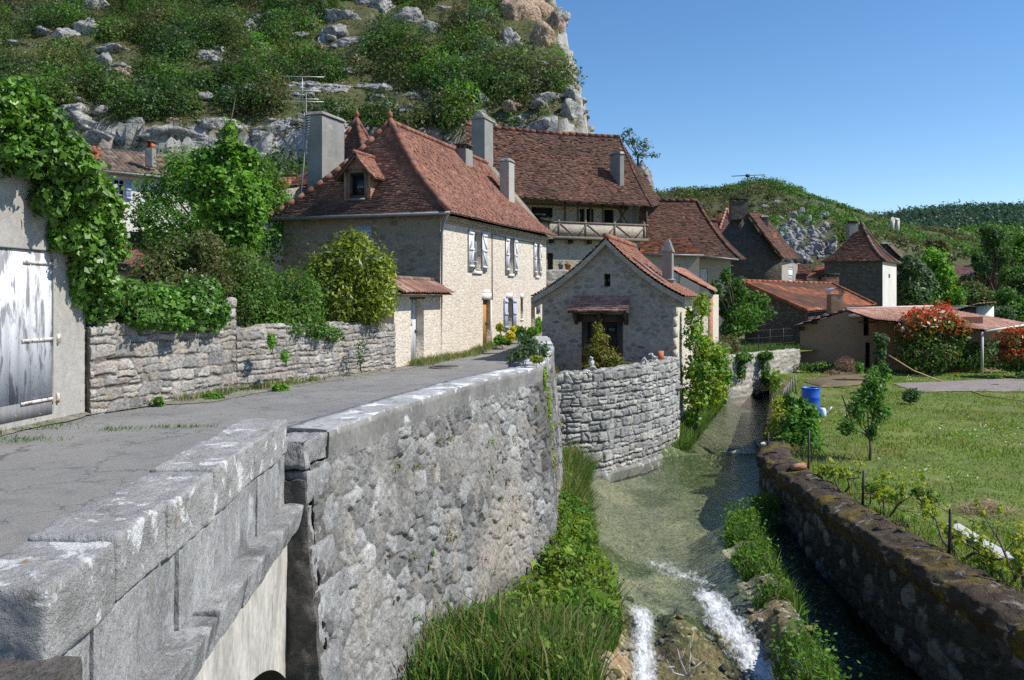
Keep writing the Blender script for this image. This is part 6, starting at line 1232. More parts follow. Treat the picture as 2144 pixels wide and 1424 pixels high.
# ------------------------------------------------------------------ trees and shrubs
tree('broadleaf_tree', 'wide feathery green garden tree in front of the white house', 'tree', (-9.8, 29.5, 1.0), PB([(375, 350, 30, 40, 26), (545, 352, 31, 32, 28), (330, 405, 30, 55, 42), (400, 370, 30, 70, 55), (500, 395, 30.5, 80, 70), (560, 420, 31, 60, 50), (450, 470, 29, 95, 60), (345, 470, 29, 60, 55), (590, 470, 31, 35, 55), (520, 510, 30, 75, 55), (300, 450, 29, 35, 32), (320, 520, 29, 50, 50), (575, 385, 31, 30, 25)]), 24000, .062, G_MID[:2] + G_FRESH[:3], 301, .16, shell=.6, lump=.7, asp=.5, up=.7)
tree('maple_tree', 'tall bright green maple rising in a spire left of the big chimney', 'tree', (-8.7, 26.3, 1.0), PB([(480, 272, 26, 15, 24), (478, 312, 26, 28, 30), (440, 335, 26, 30, 28), (515, 330, 26.3, 28, 26), (425, 365, 26, 30, 26), (472, 375, 26, 50, 38), (415, 400, 26.2, 28, 26), (535, 400, 26.4, 30, 26), (500, 420, 26, 50, 40), (455, 430, 26, 45, 42), (525, 455, 26, 30, 28), (490, 490, 26, 50, 36), (440, 395, 25.8, 32, 28)]), 12500, .072, G_FRESH, 302, .10, shell=.6, lump=.75, asp=.75, up=.6)
shrub('brown_shrub', 'olive-brown loose shrub behind the ivy on the garden wall', 'shrub', PB([(375, 535, 19.6, 62, 50), (425, 530, 19.6, 50, 45), (330, 565, 19.2, 50, 42), (440, 585, 19.2, 50, 45), (380, 600, 19, 60, 40), (300, 590, 19, 35, 30)]), 6500, .05, G_OLIVE + G_BROWN[:2] + G_MID[:2], 303, shell=.6, lump=.6)
shrub('boxwood', 'tall dark green box bush behind the garden wall', 'shrub', PB([(505, 565, 20.5, 42, 55), (520, 630, 20.3, 50, 55), (480, 610, 20.4, 38, 50), (555, 600, 20.8, 35, 50)]), 8000, .038, G_MID + G_OLIVE[:1], 304, shell=.5, lump=.6)
shrub('privet_bush', 'mid green privet bush with cream shoots beside the yellow-green laurel', 'shrub', PB([(610, 610, 21.5, 52, 55), (590, 665, 21, 55, 45), (645, 640, 21.5, 40, 55), (560, 660, 20.6, 40, 40), (640, 680, 21.4, 50, 30)]), 8000, .042, G_MID + G_GOLD[:1] + G_FRESH[:1], 305, shell=.55, lump=.6)
shrub('trailing_shrub', 'leafy shrub spilling over the low part of the garden wall below the privet', 'shrub', PB([(600, 690, 20.6, 40, 18), (650, 690, 21.2, 40, 22), (690, 700, 21.8, 30, 18)]), 2500, .042, G_MID, 306)
shrub('laurel_bush', 'big round yellow-green laurel bush with glossy leaves beside the house', 'bush', PB([(735, 555, 23.4, 72, 62), (700, 605, 23.1, 62, 55), (785, 605, 23.6, 48, 62), (735, 508, 23.5, 36, 30), (765, 650, 23.6, 55, 38), (672, 565, 23.2, 34, 38), (700, 655, 23, 42, 32), (800, 570, 23.8, 30, 40)]), 9000, .078, G_LAUREL, 307, m_='gloss_leaf', asp=.36, shell=.5, lump=.5, up=.5)
iv = thing('ivy', 'thick glossy ivy draped over the garage gable and corner', 'ivy', (-7.6, 14.5, .5))
ib = PB([(10, 225, 13.1, 62, 50), (75, 265, 13.5, 66, 62), (30, 320, 13.2, 66, 50), (120, 335, 13.9, 68, 62), (165, 385, 14.3, 58, 55), (110, 415, 13.9, 46, 40), (205, 440, 15.0, 52, 58), (160, 480, 14.6, 52, 58), (225, 505, 15.4, 38, 52), (180, 560, 15.0, 50, 44), (155, 615, 15.0, 28, 26), (205, 600, 15.4, 45, 36), (115, 490, 14.3, 16, 30), (-60, 240, 12.8, 80, 60)], .75)
mb = MB(); foliage(mb, ib, 17000, .056, [(.06, .135, .018), (.09, .19, .025), (.04, .095, .014), (.13, .24, .035)], 308, shell=.32, lump=.75, asp=.75, up=.5); mb.build('foliage', M['gloss_leaf'], iv)
mb = MB(); rng = np.random.default_rng(3)
for k in range(7): x_ = 60 + 22 * k; mb.tube([W(x_ + 60, 640, 14.9 + .05 * k), W(x_ + 30, 540, 14.6), W(x_ + 10, 430, 14.2), W(x_ - 10, 330, 13.8)], [.03, .028, .02, .012], 5)

shrub('ivy_mound', 'ivy and honeysuckle mound hanging over the top of the garden wall', 'ivy', PB([(195, 640, 15.5, 45, 36), (262, 620, 16.1, 52, 40), (330, 640, 16.7, 52, 44), (400, 648, 17.4, 48, 44), (450, 655, 17.9, 30, 38), (290, 665, 16.2, 48, 26), (420, 615, 17.8, 50, 36), (360, 675, 16.8, 40, 18)]), 9000, .052, G_FRESH[:3] + G_MID, 309, m_='gloss_leaf', asp=.7)
GRP = 'weeds along the foot of the garden wall'
for i, (px, py, d, rx, ry, n, lab) in enumerate(((445, 840, 17.5, 24, 20, 900, 'largest bushy green weed at the foot of the garden wall'), (585, 815, 19.0, 16, 12, 400, 'middling weed at the wall foot, right of the largest one'), (332, 840, 16.4, 10, 8, 220, 'small leafy weed low on the wall, left of the largest one'), (232, 880, 15.2, 10, 7, 200, 'weed at the wall foot nearest the garage'))):
    shrub('weed', lab, 'weed', PB([(px, py, d, rx, ry), (px + rx * .6, py + ry * .4, d, rx * .6, ry * .6)]), n, .045, G_FRESH, 320 + i, GRP)
GRP = 'creepers on the garden wall face'
for i, (px, py, d, rx, ry, lab) in enumerate(((568, 715, 18.9, 8, 18, 'ivy sprig on the wall just right of the pier'), (597, 745, 19.2, 8, 14, 'lower ivy sprig right of the pier'), (755, 735, 22.3, 10, 34, 'dark ivy strand hanging below the laurel'))):
    shrub('creeper', lab, 'creeper', PB([(px, py, d, rx, ry)]), 160, .04, G_FRESH if i < 2 else G_DARK, 330 + i, GRP)
shrub('wall_shrub', 'grey-green shrub leaning over the end of the road parapet', 'shrub', PB([(1085, 740, 15.0, 22, 16), (1110, 725, 15.2, 26, 22), (1135, 735, 15.4, 16, 20), (1095, 712, 15.2, 12, 14), (1065, 752, 14.9, 10, 10)]), 700, .055, G_GREY + G_MID[:2], 340, asp=.35, shell=.9, lump=.6)
shrub('hanging_vine', 'yellow-green vine hanging down the far corner of the retaining wall', 'vine', PB([(1122, 752, 15.0, 16, 8), (1138, 790, 15.5, 8, 30), (1146, 850, 16, 7, 40), (1150, 910, 16.4, 8, 40), (1120, 980, 15.4, 7, 40), (1152, 960, 16, 10, 30)]), 1500, .04, G_YEL + G_FRESH[:2], 341, shell=.8)
t = shrub('spurge_plant', 'lower yellow flowering spurge beside the house door', 'plant', PB([(1068, 704, 31.8, 10, 12), (1074, 690, 32, 7, 6)]), 500, .05, [(.42, .38, .02), (.34, .34, .02)], 342, 'yellow spurges by the house')
shrub('spurge_plant', 'upper yellow flowering spurge nearer the wooden house door', 'plant', PB([(1047, 686, 31.0, 9, 9)]), 300, .05, [(.36, .34, .03), (.25, .27, .03)], 343, 'yellow spurges by the house')
shrub('garden_plant', 'broad-leaved green plant growing under the yellow spurges', 'plant', PB([(1045, 712, 30.6, 12, 11), (1060, 718, 30.6, 8, 6)]), 500, .06, G_FRESH, 344)
shrub('garden_plant', 'dark leafy plant below the blue-white door shutters', 'plant', PB([(1090, 695, 33.5, 12, 12), (1080, 690, 33.3, 8, 9)]), 500, .06, G_MID, 345)
shrub('garden_plant', 'pale green bush where the road passes behind the hut', 'plant', PB([(1115, 695, 35.0, 13, 12), (1128, 680, 36, 8, 18)]), 700, .06, G_FRESH, 346)
shrub('golden_conifer', 'golden-green bushy conifer in front of the dark hut door', 'conifer', PB([(1252, 690, 26.2, 12, 16), (1255, 710, 26.1, 20, 16), (1245, 735, 26, 22, 18), (1268, 745, 25.9, 28, 20), (1285, 757, 25.8, 24, 14), (1240, 765, 25.8, 24, 12), (1310, 763, 25.9, 16, 5)]), 5200, .035, G_GOLD, 347, shell=.7, lump=.7)
tree('poplar_sapling', 'slender yellow-green poplar beside the stream at the hut corner', 'tree', (5.95, 27.9, -2.2), PB([(1470, 640, 28, 18, 34), (1455, 700, 28, 26, 36), (1478, 735, 28.2, 30, 30), (1465, 780, 28, 38, 38), (1455, 830, 28, 34, 34), (1505, 760, 28.4, 24, 40), (1448, 872, 28, 18, 20), (1492, 820, 28.3, 32, 36), (1520, 790, 28.8, 18, 26), (1443, 660, 28, 10, 20)]), 4200, .07, G_FRESH + G_YEL[:2], 348, .05, shell=.8, lump=.6, asp=.7)
tree('garden_tree', 'dark green tree between the hut annex and the stone barn', 'tree', (10.6, 40.4, -1), PB([(1545, 610, 40, 26, 30), (1522, 640, 40, 30, 34), (1585, 630, 41, 32, 20), (1555, 665, 40, 40, 32), (1520, 580, 39, 12, 20), (1530, 690, 39.5, 26, 22), (1600, 655, 41, 22, 16), (1500, 605, 39, 14, 20)]), 5200, .085, G_MID + G_DARK[:2] + G_FRESH[:1], 349, .11, shell=.65, lump=.6)
shrub('bramble', 'dry reddish bramble thicket on the bank behind the slender poplar', 'bramble', PB([(1510, 730, 35, 22, 26), (1535, 720, 36, 16, 20), (1500, 780, 34, 18, 26)]), 1500, .05, G_BROWN + G_OLIVE, 350, shell=.9)
GRP = 'ivy curtains on the terrace wall'
shrub('ivy_curtain', 'left ivy curtain on the far terrace wall', 'ivy', PB([(1555, 748, 38.6, 22, 12), (1552, 775, 38.6, 10, 24)]), 900, .07, G_MID, 351, GRP, lump=.3)
shrub('ivy_curtain', 'longer right ivy curtain on the far terrace wall', 'ivy', PB([(1602, 745, 39.8, 16, 10), (1602, 775, 39.8, 9, 34)]), 900, .07, G_MID, 352, GRP, lump=.3)
GRP = 'silvery poplars behind the shed'
tree('white_poplar', 'silvery green poplar at the dovecote side', 'tree', (31.3, 67, -1.6), PB([(1908, 560, 68, 26, 30), (1898, 600, 68, 26, 34), (1920, 625, 68, 34, 26), (1935, 590, 69, 22, 34)]), 3600, .17, G_GREY + G_MID[:2], 353, .2, GRP, lump=.5)
tree('white_poplar', 'bright green poplar on the right of the silvery one', 'tree', (35, 69, -1.6), PB([(1955, 545, 70, 28, 26), (1970, 580, 70, 28, 30), (1990, 620, 70, 26, 26), (1955, 620, 70, 28, 26), (2000, 635, 70, 16, 16)]), 3600, .17, G_FRESH, 354, .2, GRP, lump=.5)
VT = [('dark round tree on the right skyline of the valley', 2085, 500, 95, 36, 36, G_DARK), ('bright tree cut by the right picture edge below the ridge', 2134, 505, 100, 30, 36, G_FRESH), ('mid green tree under the bright edge tree', 2125, 560, 92, 34, 34, G_MID), ('dark bushy tree above the distant roofs', 2055, 545, 122, 20, 20, G_DARK), ('light green tree between the two distant houses', 2085, 548, 130, 18, 16, G_FRESH),
      ('leafless brownish tree right of the poplars', 2015, 600, 95, 30, 36, G_BROWN), ('olive tree above the white shed', 2050, 612, 85, 34, 28, G_OLIVE), ('green tree right of the white shed', 2110, 625, 72, 34, 26, G_MID), ('dark tree at the right edge above the shed roof', 2140, 600, 78, 26, 40, G_DARK), ('pale leafy tree just behind the shed roof', 2095, 655, 62, 28, 18, G_GREY), ('brownish tree behind the poplars', 1965, 520, 118, 26, 24, G_BROWN), ('green tree at the right edge over the red bush', 2145, 650, 66, 26, 26, G_FRESH), ('brown-green tree below the distant brick-coloured house', 2075, 590, 100, 32, 24, G_OLIVE), ('small olive tree left of the distant brown roof', 1985, 545, 125, 18, 18, G_OLIVE)]
for i, (lab, px, py, d, rx, ry, pal) in enumerate(VT):
    c_ = W(px, py, d); s_ = d / F; rng = np.random.default_rng(400 + i); bl = [(px + rng.uniform(-.55, .55) * rx, py + rng.uniform(-.5, .7) * ry, d + rng.uniform(-.5, .5) * rx * s_, rx * .62, ry * .55) for _ in range(6)] + [(px + rng.uniform(-.7, .7) * rx, py + rng.uniform(.6, 1.7) * ry, d + rng.uniform(-.5, .5) * rx * s_, rx * .5, ry * .5) for _ in range(4)]
    tree('valley_tree', lab, 'tree', (c_[0], c_[1], -2.2), PB(bl), 2000, .0021 * d, pal + G_MID[:1], 400 + i, .25, 'trees in the valley beyond the shed', shell=.7, lump=.5)
def photinia(lab, bl, n, seed):
    t = shrub('photinia_bush', lab, 'bush', PB(bl), n, .085, G_MID + G_OLIVE[:2] + [(.18, .10, .03)], seed, 'red-leaved bushes by the shed', floor=-1.6)
    up_ = [(x, y - ry * .35, d, rx * 1.03, ry * .85) for x, y, d, rx, ry in bl[:-1]]
    mb = MB(); foliage(mb, PB(up_), int(n * .50), .072, G_RED, seed + 1, shell=.25, zmin=-.55, lump=.45); mb.build('young_leaves', M['leaf'], t)
    mb = MB(); foliage(mb, PB(bl[:3]), int(n * .03), .11, [(.62, .56, .46)], seed + 2, shell=.1, zmin=-.1); mb.build('blossom', M['leaf'], t)
photinia('large red-tipped bush with cream blossom in front of the shed', [(1925, 690, 41, 40, 36), (1968, 680, 41.3, 40, 36), (1895, 705, 41, 24, 28), (2000, 705, 41, 30, 36), (1945, 745, 40.5, 70, 34)], 4200, 360)
photinia('red-leaved bush cut by the right picture edge', [(2118, 720, 39, 30, 30), (2150, 735, 39, 34, 44), (2130, 752, 38.8, 40, 24), (2130, 770, 38.8, 30, 10)], 3600, 365)
shrub('hedge', 'low dark green hedge between the two red bushes', 'hedge', PB([(2010, 750, 41.6, 40, 24), (2060, 745, 41.8, 44, 30), (2095, 760, 41.6, 30, 16)]), 2600, .07, G_DARK + G_MID[:2], 368, floor=-1.6)
shrub('ivy_stump', 'ivy-clad post by the shed where the clothes line is tied', 'ivy', PB([(1845, 712, 37, 15, 14), (1843, 740, 37, 12, 20), (1843, 765, 37, 12, 16)]), 1400, .06, G_DARK + G_GREY[:1], 369, lump=.3)
shrub('young_shrub', 'pale green garden shrub below the ivy-clad post', 'shrub', PB([(1835, 785, 33, 20, 16), (1800, 770, 35, 10, 14), (1855, 790, 33, 14, 10)]), 900, .06, G_FRESH + G_GREY[:1], 370, shell=.8)
tree('fruit_sapling', 'sparse young fruit tree standing alone on the lawn', 'sapling', (8.15, 19.6, -1.62), PB([(1830, 815, 19.8, 28, 34), (1848, 775, 20, 14, 16), (1795, 855, 19.6, 20, 30), (1775, 895, 19.4, 20, 18), (1840, 860, 19.8, 22, 28), (1810, 830, 19.7, 16, 24), (1825, 905, 19.7, 14, 16)]), 3600, .044, G_MID + G_FRESH[:1], 371, .03, shell=.95, lump=.6, asp=.5)
shrub('round_bush', 'small grey-green round bush beside the gravel bed', 'bush', PB([(1910, 826, 29.6, 17, 15), (1900, 832, 29.5, 10, 9)]), 900, .045, G_GREY + G_MID[:1], 372, floor=-1.6)
shrub('currant_bush', 'leafy green currant bush in front of the blue barrel', 'bush', PB([(1668, 895, 21.6, 34, 40), (1648, 935, 21.2, 28, 32), (1690, 940, 21, 32, 38), (1672, 850, 22, 24, 18), (1690, 905, 21.4, 26, 34), (1700, 870, 21.6, 16, 26), (1655, 840, 22, 14, 20)]), 4400, .058, G_MID + G_FRESH[:2], 373, floor=-1.6, asp=.7, shell=.8)
shrub('bank_vine', 'yellow-green vine on the garden edge above the stream', 'vine', PB([(1625, 890, 22.4, 16, 40), (1610, 920, 21.8, 10, 24), (1640, 850, 24, 18, 22), (1625, 800, 27, 12, 30), (1630, 850, 25, 14, 20)]), 1500, .05, G_YEL + G_FRESH[:1], 374, shell=.9, asp=.75)
for i, (lab, px, py, d, rx, ry) in enumerate((('cabbage-like plant by the gravel bed, left one of two', 2085, 792, 38, 14, 7), ('cabbage-like plant by the gravel bed, right one of two', 2137, 790, 38, 14, 9))):
    shrub('vegetable_plant', lab, 'plant', PB([(px, py, d, rx, ry)]), 220, .08, G_GREY + G_FRESH[:1], 375 + i, 'vegetable plants by the gravel bed')
shrub('dead_bush', 'dry reddish-brown brush heap at the foot of the shed gable', 'brush', PB([(1770, 762, 41, 24, 16), (1790, 775, 40, 16, 10), (1745, 780, 40, 20, 6)]), 1200, .07, [(.22, .15, .10), (.16, .10, .07), (.28, .21, .14)], 378, shell=.9, asp=.15)
shrub('scrub_tuft', 'green weeds growing at the corner between terrace wall and shed', 'weed', PB([(1690, 768, 42, 24, 8), (1725, 765, 42, 24, 9)]), 700, .06, G_MID, 379)
# shrub on top of the rock outcrop
tree('outcrop_tree', 'thin leafy tree growing on the rock stack beside the gallery house roof', 'tree', W(1335, 345, 56.6), PB([(1325, 295, 56.5, 20, 16), (1350, 305, 56.5, 18, 16), (1315, 275, 56.5, 16, 10), (1370, 325, 56.5, 14, 8), (1340, 325, 56.5, 22, 12), (1305, 290, 56.5, 10, 14)]), 700, .085, G_GREY + G_OLIVE[:2], 380, .07, shell=.95, asp=.5)
shrub('cliff_lichen_plant', 'yellow-green cushion plants on the rock stack face', 'plant', PB([(1358, 402, 55.2, 14, 8), (1336, 365, 55.2, 12, 5), (1364, 415, 55.2, 8, 8)]), 500, .06, G_YEL[3:] + G_GOLD[:1], 381)

# ------------------------------------------------------------------ grass
GRS = [(.08, .165, .028), (.11, .21, .038), (.06, .125, .025), (.14, .23, .055), (.20, .22, .07), (.10, .17, .05)]
def scat(n, f, seed):                          # rejection sample f(x,y)->z or nan
    rng = np.random.default_rng(seed); return rng
rng = np.random.default_rng(70)
def rwx(y): return np.interp(y, [p[1] for p in RW], [p[0] for p in RW]) + .30
y = np.concatenate((rng.uniform(9.3, 21.5, 15000), rng.uniform(9.0, 12.0, 5000))); a, b = rwx(y), wl(y) + .04; b = b - .45 * sst(11.6, 10.6, y); x = a + (b - a) * rng.random(len(y)) ** .8; P = np.stack((x, y, bed_z(x, y) - .02), -1)
mb = MB(); dryb = (rng.random(len(y)) < .07) * .9; hh = np.where(y < 11.2, .42, np.where(y < 17, .40, .60)) * (.6 + .8 * fbm(P3(x * 1.2, y * .8), 7, 3)); blades(mb, P, hh * (1 + .4 * (dryb > 0)), .011, GRS, rng, .85, dryb)
k = rng.choice(len(P), 10500, p=(w_ := np.where((y > 11.4) & (y < 17), 1., .08)) / w_.sum()); Pk = P[k] + np.column_stack((rng.normal(0, .06, (len(k), 2)), rng.uniform(.05, .6, len(k)) * (.6 + .7 * fbm(P[k] * .9, 9, 3))))
V, Q = leaf_quads(Pk, unit(rng.normal(0, .7, (len(k), 3)) + (0.2, -.2, .7)), np.where(rng.random(len(k)) < .12, .085, .036) * rng.uniform(.5, 1.4, len(k)), .5, rng); yy = (sst(.40, .56, fbm(Pk * .9, 19, 3)) * (rng.random(len(Pk)) < .6))[:, None]; pal = np.array(G_FRESH + GRS[:2])[rng.integers(6, size=len(k))]; mb.add(V, [Q], np.repeat(pal * (1 - yy) + np.array((.19, .27, .035)) * yy * rng.uniform(.6, 1.2, (len(k), 1)), 4, 0))
stuff(mb.build('bank_grass', M['grass']), 'tall lush grass and nettles on the bank under the retaining wall', 'grass')
y = rng.uniform(9.6, 19, 9000); y = y[(fbm(P3(y * .9, 3.3), 88, 3) > .40) & ((y > 12.6) | (y < 11.2))]; a, b = wr(y) - .02, wr(y) + .75; x = a + (b - a) * rng.random(len(y)) ** 1.3; P = np.stack((x, y, bed_z(x, y) - .02), -1)[(bed_z(x, y) > ZW - .02 - .4 * (y < 12)) ]
mb = MB(); blades(mb, P, .20, .010, GRS, rng, .9)
ys_ = rng.uniform(12.4, 19.4, 6500); xs_ = rng.uniform(np.minimum(wr(ys_) + .5, 5.2), 5.5); kg = bed_z(xs_, ys_) > water_z(xs_, ys_) - .03; xs_, ys_ = xs_[kg], ys_[kg]; blades(mb, np.stack((xs_, ys_, bed_z(xs_, ys_)), -1), .30, .011, GRS, rng, .9)
k = rng.choice(len(P), 1700); Pk = P[k] + np.column_stack((rng.normal(0, .08, (len(k), 2)), rng.uniform(.03, .4, len(k)))); V, Q = leaf_quads(Pk, unit(rng.normal(0, .6, (len(k), 3)) + (0, 0, .8)), .035 * rng.uniform(.6, 1.5, len(k)), .5, rng); mb.add(V, [Q], np.repeat(np.array(G_FRESH)[rng.integers(4, size=len(k))], 4, 0))
stuff(mb.build('shaded_grass', M['grass']), 'grass and weeds on the strip between stream and mossy wall', 'grass')
y = rng.uniform(25.2, 38, 11000); b = wl(y) + .18; a = b - 2.4; x = a + (b - a) * rng.random(len(y)); P = np.stack((x, y, bed_z(x, y)), -1); mb = MB(); blades(mb, P, .45, .016, GRS, rng, .8)
x = rng.uniform(10.5, 15, 1800); P = np.stack((x, 38.8 + .95 * (x - 10) + rng.uniform(.5, 3, 1800), np.full(1800, -.62)), -1); blades(mb, P, .35, .016, GRS, rng, .8)
stuff(mb.build('far_bank_grass', M['grass']), 'grass on the stream bank by the hut and on the barn terrace', 'grass')
t, Pp, Nn = path_sample([(-9.1, 5), (-7.62, 15.25), (-3.39, 24.7), (-2.37, 28.4), (1.2, 38.7)], .05); k = rng.choice(len(t), 7500); o = rng.random(7500) ** 1.6 * (.25 + .6 * fbm(P3(t[k] * .5, 3), 12, 3)) + .05
xy = Pp[k] + Nn[k] * o[:, None]; P = np.column_stack((xy, road_z(xy[:, 1]) + .06)); kp = fbm(P * .6, 31, 3) > .42; mb = MB(); blades(mb, P[kp], .14 * (.4 + 1.1 * fbm(P[kp] * .5, 6, 3)) + .10 * (P[kp][:, 1] > 24), .008, GRS + [(.24, .20, .08), (.28, .23, .10), (.26, .22, .09)], rng, .9)
for c_ in ((-5.3, 13.5, .3, .09, 160), (-6.1, 13.3, .2, .12, 120), (-7.0, 12.3, .3, .15, 200), (-7.3, 13.6, .25, .2, 160)):
    P = np.column_stack((rng.normal(c_[0], c_[2], c_[4]), rng.normal(c_[1], c_[3], c_[4]), np.full(c_[4], .05))); blades(mb, P, .05, .006, GRS, rng, .9)
k = rng.choice(len(t), 160); xy = Pp[k] + Nn[k] * rng.uniform(.05, .5, (160, 1)); xy = xy[xy[:, 1] < 20]; V, Q = leaf_quads(np.column_stack((xy, np.full(len(xy), .2) + rng.uniform(0, .2, len(xy)))), unit(rng.normal(0, .4, (len(xy), 3)) + (.4, -.4, .7)), .016, .9, rng); mb.add(V, [Q], (.60, .48, .01))
stuff(mb.build('verge_grass', M['grass']), 'thin grass, dry straw and small yellow flowers along the road edge', 'grass')
n = 100000; d_ = 8.5 + 35 * rng.random(n) ** 1.15; x = d_ * rng.uniform(.27, .80, n); ok = (x > interp_path(MW, d_) + .55) & (fbm(P3(x * .9, d_ * .9), 171, 4) > .36); x, d_ = x[ok], d_[ok]; P = np.stack((x, d_, lawn_z(x, d_)), -1)
dry_ = .28 * sst(.52, .66, fbm(P * .28, 172, 4)) + .5 * sst(.56, .7, fbm(P * 1.3, 173, 3)); mb = MB(); blades(mb, P, .04 + .06 * sst(.5, .62, fbm(P * .7, 6, 3)) + .10 * (x < interp_path(MW, d_) + 1.2), .0045 * (1 + d_[:, None] / 14), [(.13, .24, .03), (.16, .28, .045), (.10, .19, .026), (.21, .28, .06), (.30, .30, .10)], rng, 1.0, np.clip(dry_, 0, .85))
for m_, cc, sz in ((300, (.75, .75, .72), .012), (330, (.65, .48, .01), .012)):
    k = rng.choice(len(P), m_ * 3); k = k[fbm(P[k] * .22, 14 + m_, 3) > .585][:m_]; V, Q = leaf_quads(P[k] + (0, 0, .06), unit(rng.normal(0, .2, (len(k), 3)) + (0, -.3, 1)), sz * (1 + P[k][:, 1] / 22), .9, rng, 0); mb.add(V, [Q], cc)
stuff(mb.build('lawn_grass', M['grass']), 'short garden lawn dotted with daisies and dandelions', 'grass')
# little plants rooted in the joints of the retaining wall
t, Pp, Nn = path_sample(RW[1:], .05); k = rng.choice(len(t), 70); zz = rng.uniform(-2.2, .4, 70); mb = MB()
for a, z_, s_ in zip(k, zz, rng.uniform(.025, .075, 70)):
    o = .06 + .09 * (.85 - z_); c_ = (*(Pp[a] + Nn[a] * o), z_); foliage(mb, [(*c_, s_, s_, s_ * 1.3)], 26, .016, [G_GOLD, G_OLIVE, G_FRESH, [(.16, .09, .05), (.20, .12, .08)]][rng.integers(4)], int(a), shell=.9)
stuff(mb.build('wall_plants', M['leaf']), 'tiny mossy plants rooted in the joints of the retaining wall', 'plants')

# loose stones in the rapids, on the banks and grit along the road edge
ICO4 = ICO_V, ICO_F; bmx = bmesh.new(); bmesh.ops.create_icosphere(bmx, subdivisions=2, radius=1); ICO_V = np.array([v.co[:] for v in bmx.verts]); ICO_F = np.array([[v.index for v in f.verts] for f in bmx.faces]); bmx.free()
rng = np.random.default_rng(55); mb = MB(); k = 0
while k < 420:
    y = rng.uniform(9.8, 14.5) if rng.random() < .8 else rng.uniform(14, 26); x = rng.uniform(wl(y) - .35, wr(y) + .6)
    if y > 13.4 and wl(y) + .25 < x < wr(y) - .2: continue
    r = .018 + .075 * rng.random() ** 3; boulder(mb, (x, y, float(bed_z(np.array(x), np.array(y))) + r * .2), (r * rng.uniform(.9, 1.5), r, r * .65), 500 + k, np.array([(.20, .15, .09), (.28, .25, .19), (.13, .11, .07), (.34, .33, .29), (.10, .11, .04)][rng.integers(5)])); k += 1
stuff(mb.build('stream_stones', M['stone']), 'loose brown and grey stones in the rapids and along the water edge', 'stones')
t, Pp, Nn = path_sample([(-9.1, 5), (-7.62, 15.25), (-3.39, 24.7), (-2.37, 28.4)], .05); n = 1500; k = rng.choice(len(t), n); o = .05 + 1.1 * rng.random(n) ** 2; xy = Pp[k] + Nn[k] * o[:, None]; s_ = rng.uniform(.006, .02, n)
P = np.column_stack((xy, road_z(xy[:, 1]) + .055)); V = np.stack([P + s_[:, None] * rng.normal(0, 1, (n, 3)) * (1, 1, .3) + (0, 0, .004) for _ in range(4)], 1).reshape(-1, 3); mb = MB(); i = np.arange(n)[:, None] * 4
mb.add(V, [np.concatenate((i + [[0, 1, 2]], i + [[0, 2, 3]], i + [[1, 2, 3]]))], np.repeat(np.array([(.30, .28, .25), (.2, .19, .18), (.26, .2, .11), (.14, .10, .05)])[rng.integers(4, size=n)], 4, 0))
stuff(mb.build('road_grit', M['stone']), 'loose grit and dry leaf litter along the road edge', 'grit')
ICO_V, ICO_F = ICO4
# ------------------------------------------------------------------ small things
def post_mb(x, y, z0, z1, r=.018, lean=(0, 0)): return MB().tube([(x, y, z0), (x + lean[0] * .5, y + lean[1] * .5, (z0 + z1) / 2), (x + lean[0], y + lean[1], z1)], r, 6)
PS = [(1607, 945, 905, 20.6), (1692, 995, 900, 18.2), (1806, 1052, 985, 15.0), (1987, 1155, 1066, 12.1)]
tr_ = thing('vine_trellis', 'rusty iron posts with thin wires along the top of the mossy wall', 'trellis', (6.1, 15, -1.45)); tops_ = []
for px, y0, y1, d in PS:
    a, b = W(px, y0, d), W(px, y1, d); post_mb(a[0], a[1], a[2] - .12, b[2], .022, (.02, 0)).build('post', M['iron'], tr_); tops_.append((a, b))
e_ = (np.array((6.3, 9.4, -1.5)), np.array((6.3, 9.4, -.75)))
for f_ in (.45, .92):
    MB().tube([a + (b - a) * f_ + (.012, 0, 0) for a, b in tops_ + [e_]], .004, 4).build('wire', M['iron'], tr_)
gv = thing('grape_vine', 'gnarled grape vine with yellow-green young leaves trained along the mossy wall', 'vine', (6.35, 12, -1.5))
rng = np.random.default_rng(21); mb = MB(); lv = MB(); spots = []
for base_, ends in (((2010, 1160, 12.2), [(1920, 1050, 13.4), (1990, 1120, 12.4), (2100, 1170, 11.2)]), ((2110, 1225, 11.0), [(2010, 1130, 12.2), (2050, 1165, 11.6), (2144, 1200, 10.7)]), ((2150, 1240, 10.7), [(2060, 1080, 11.9), (2120, 1130, 11.1), (2170, 1150, 10.6)]), ((1850, 1085, 14.4), [(1830, 1020, 14.8), (1905, 1040, 13.9)]), ((1760, 1030, 16.2), [(1740, 985, 16.6), (1800, 1000, 15.6)])):
    p0 = W(*base_); mb = MB()
    for e in ends:
        p1 = W(*e); m1, m2 = p0 + (p1 - p0) * .35 + rng.normal(0, .06, 3), p0 + (p1 - p0) * .7 + rng.normal(0, .06, 3); mb.tube([p0 - (0, 0, .1), m1, m2, p1], [.026, .02, .016, .008], 6)
        for k in range(5):
            s0 = p0 + (p1 - p0) * rng.uniform(.3, 1); s1 = s0 + rng.normal(0, .10, 3) + (0, 0, rng.uniform(.1, .34)); mb.tube([s0, (s0 + s1) / 2 + rng.normal(0, .02, 3), s1], [.007, .005, .003], 4); spots += [s1, (s0 + s1) / 2]
    mb.build('stem', M['bark'], gv, True)
foliage(lv, [(*s, .08, .08, .08) for s in spots], 1300, .032, G_YEL, 22, shell=.9, asp=.85, up=.6); lv.build('foliage', M['leaf'], gv)
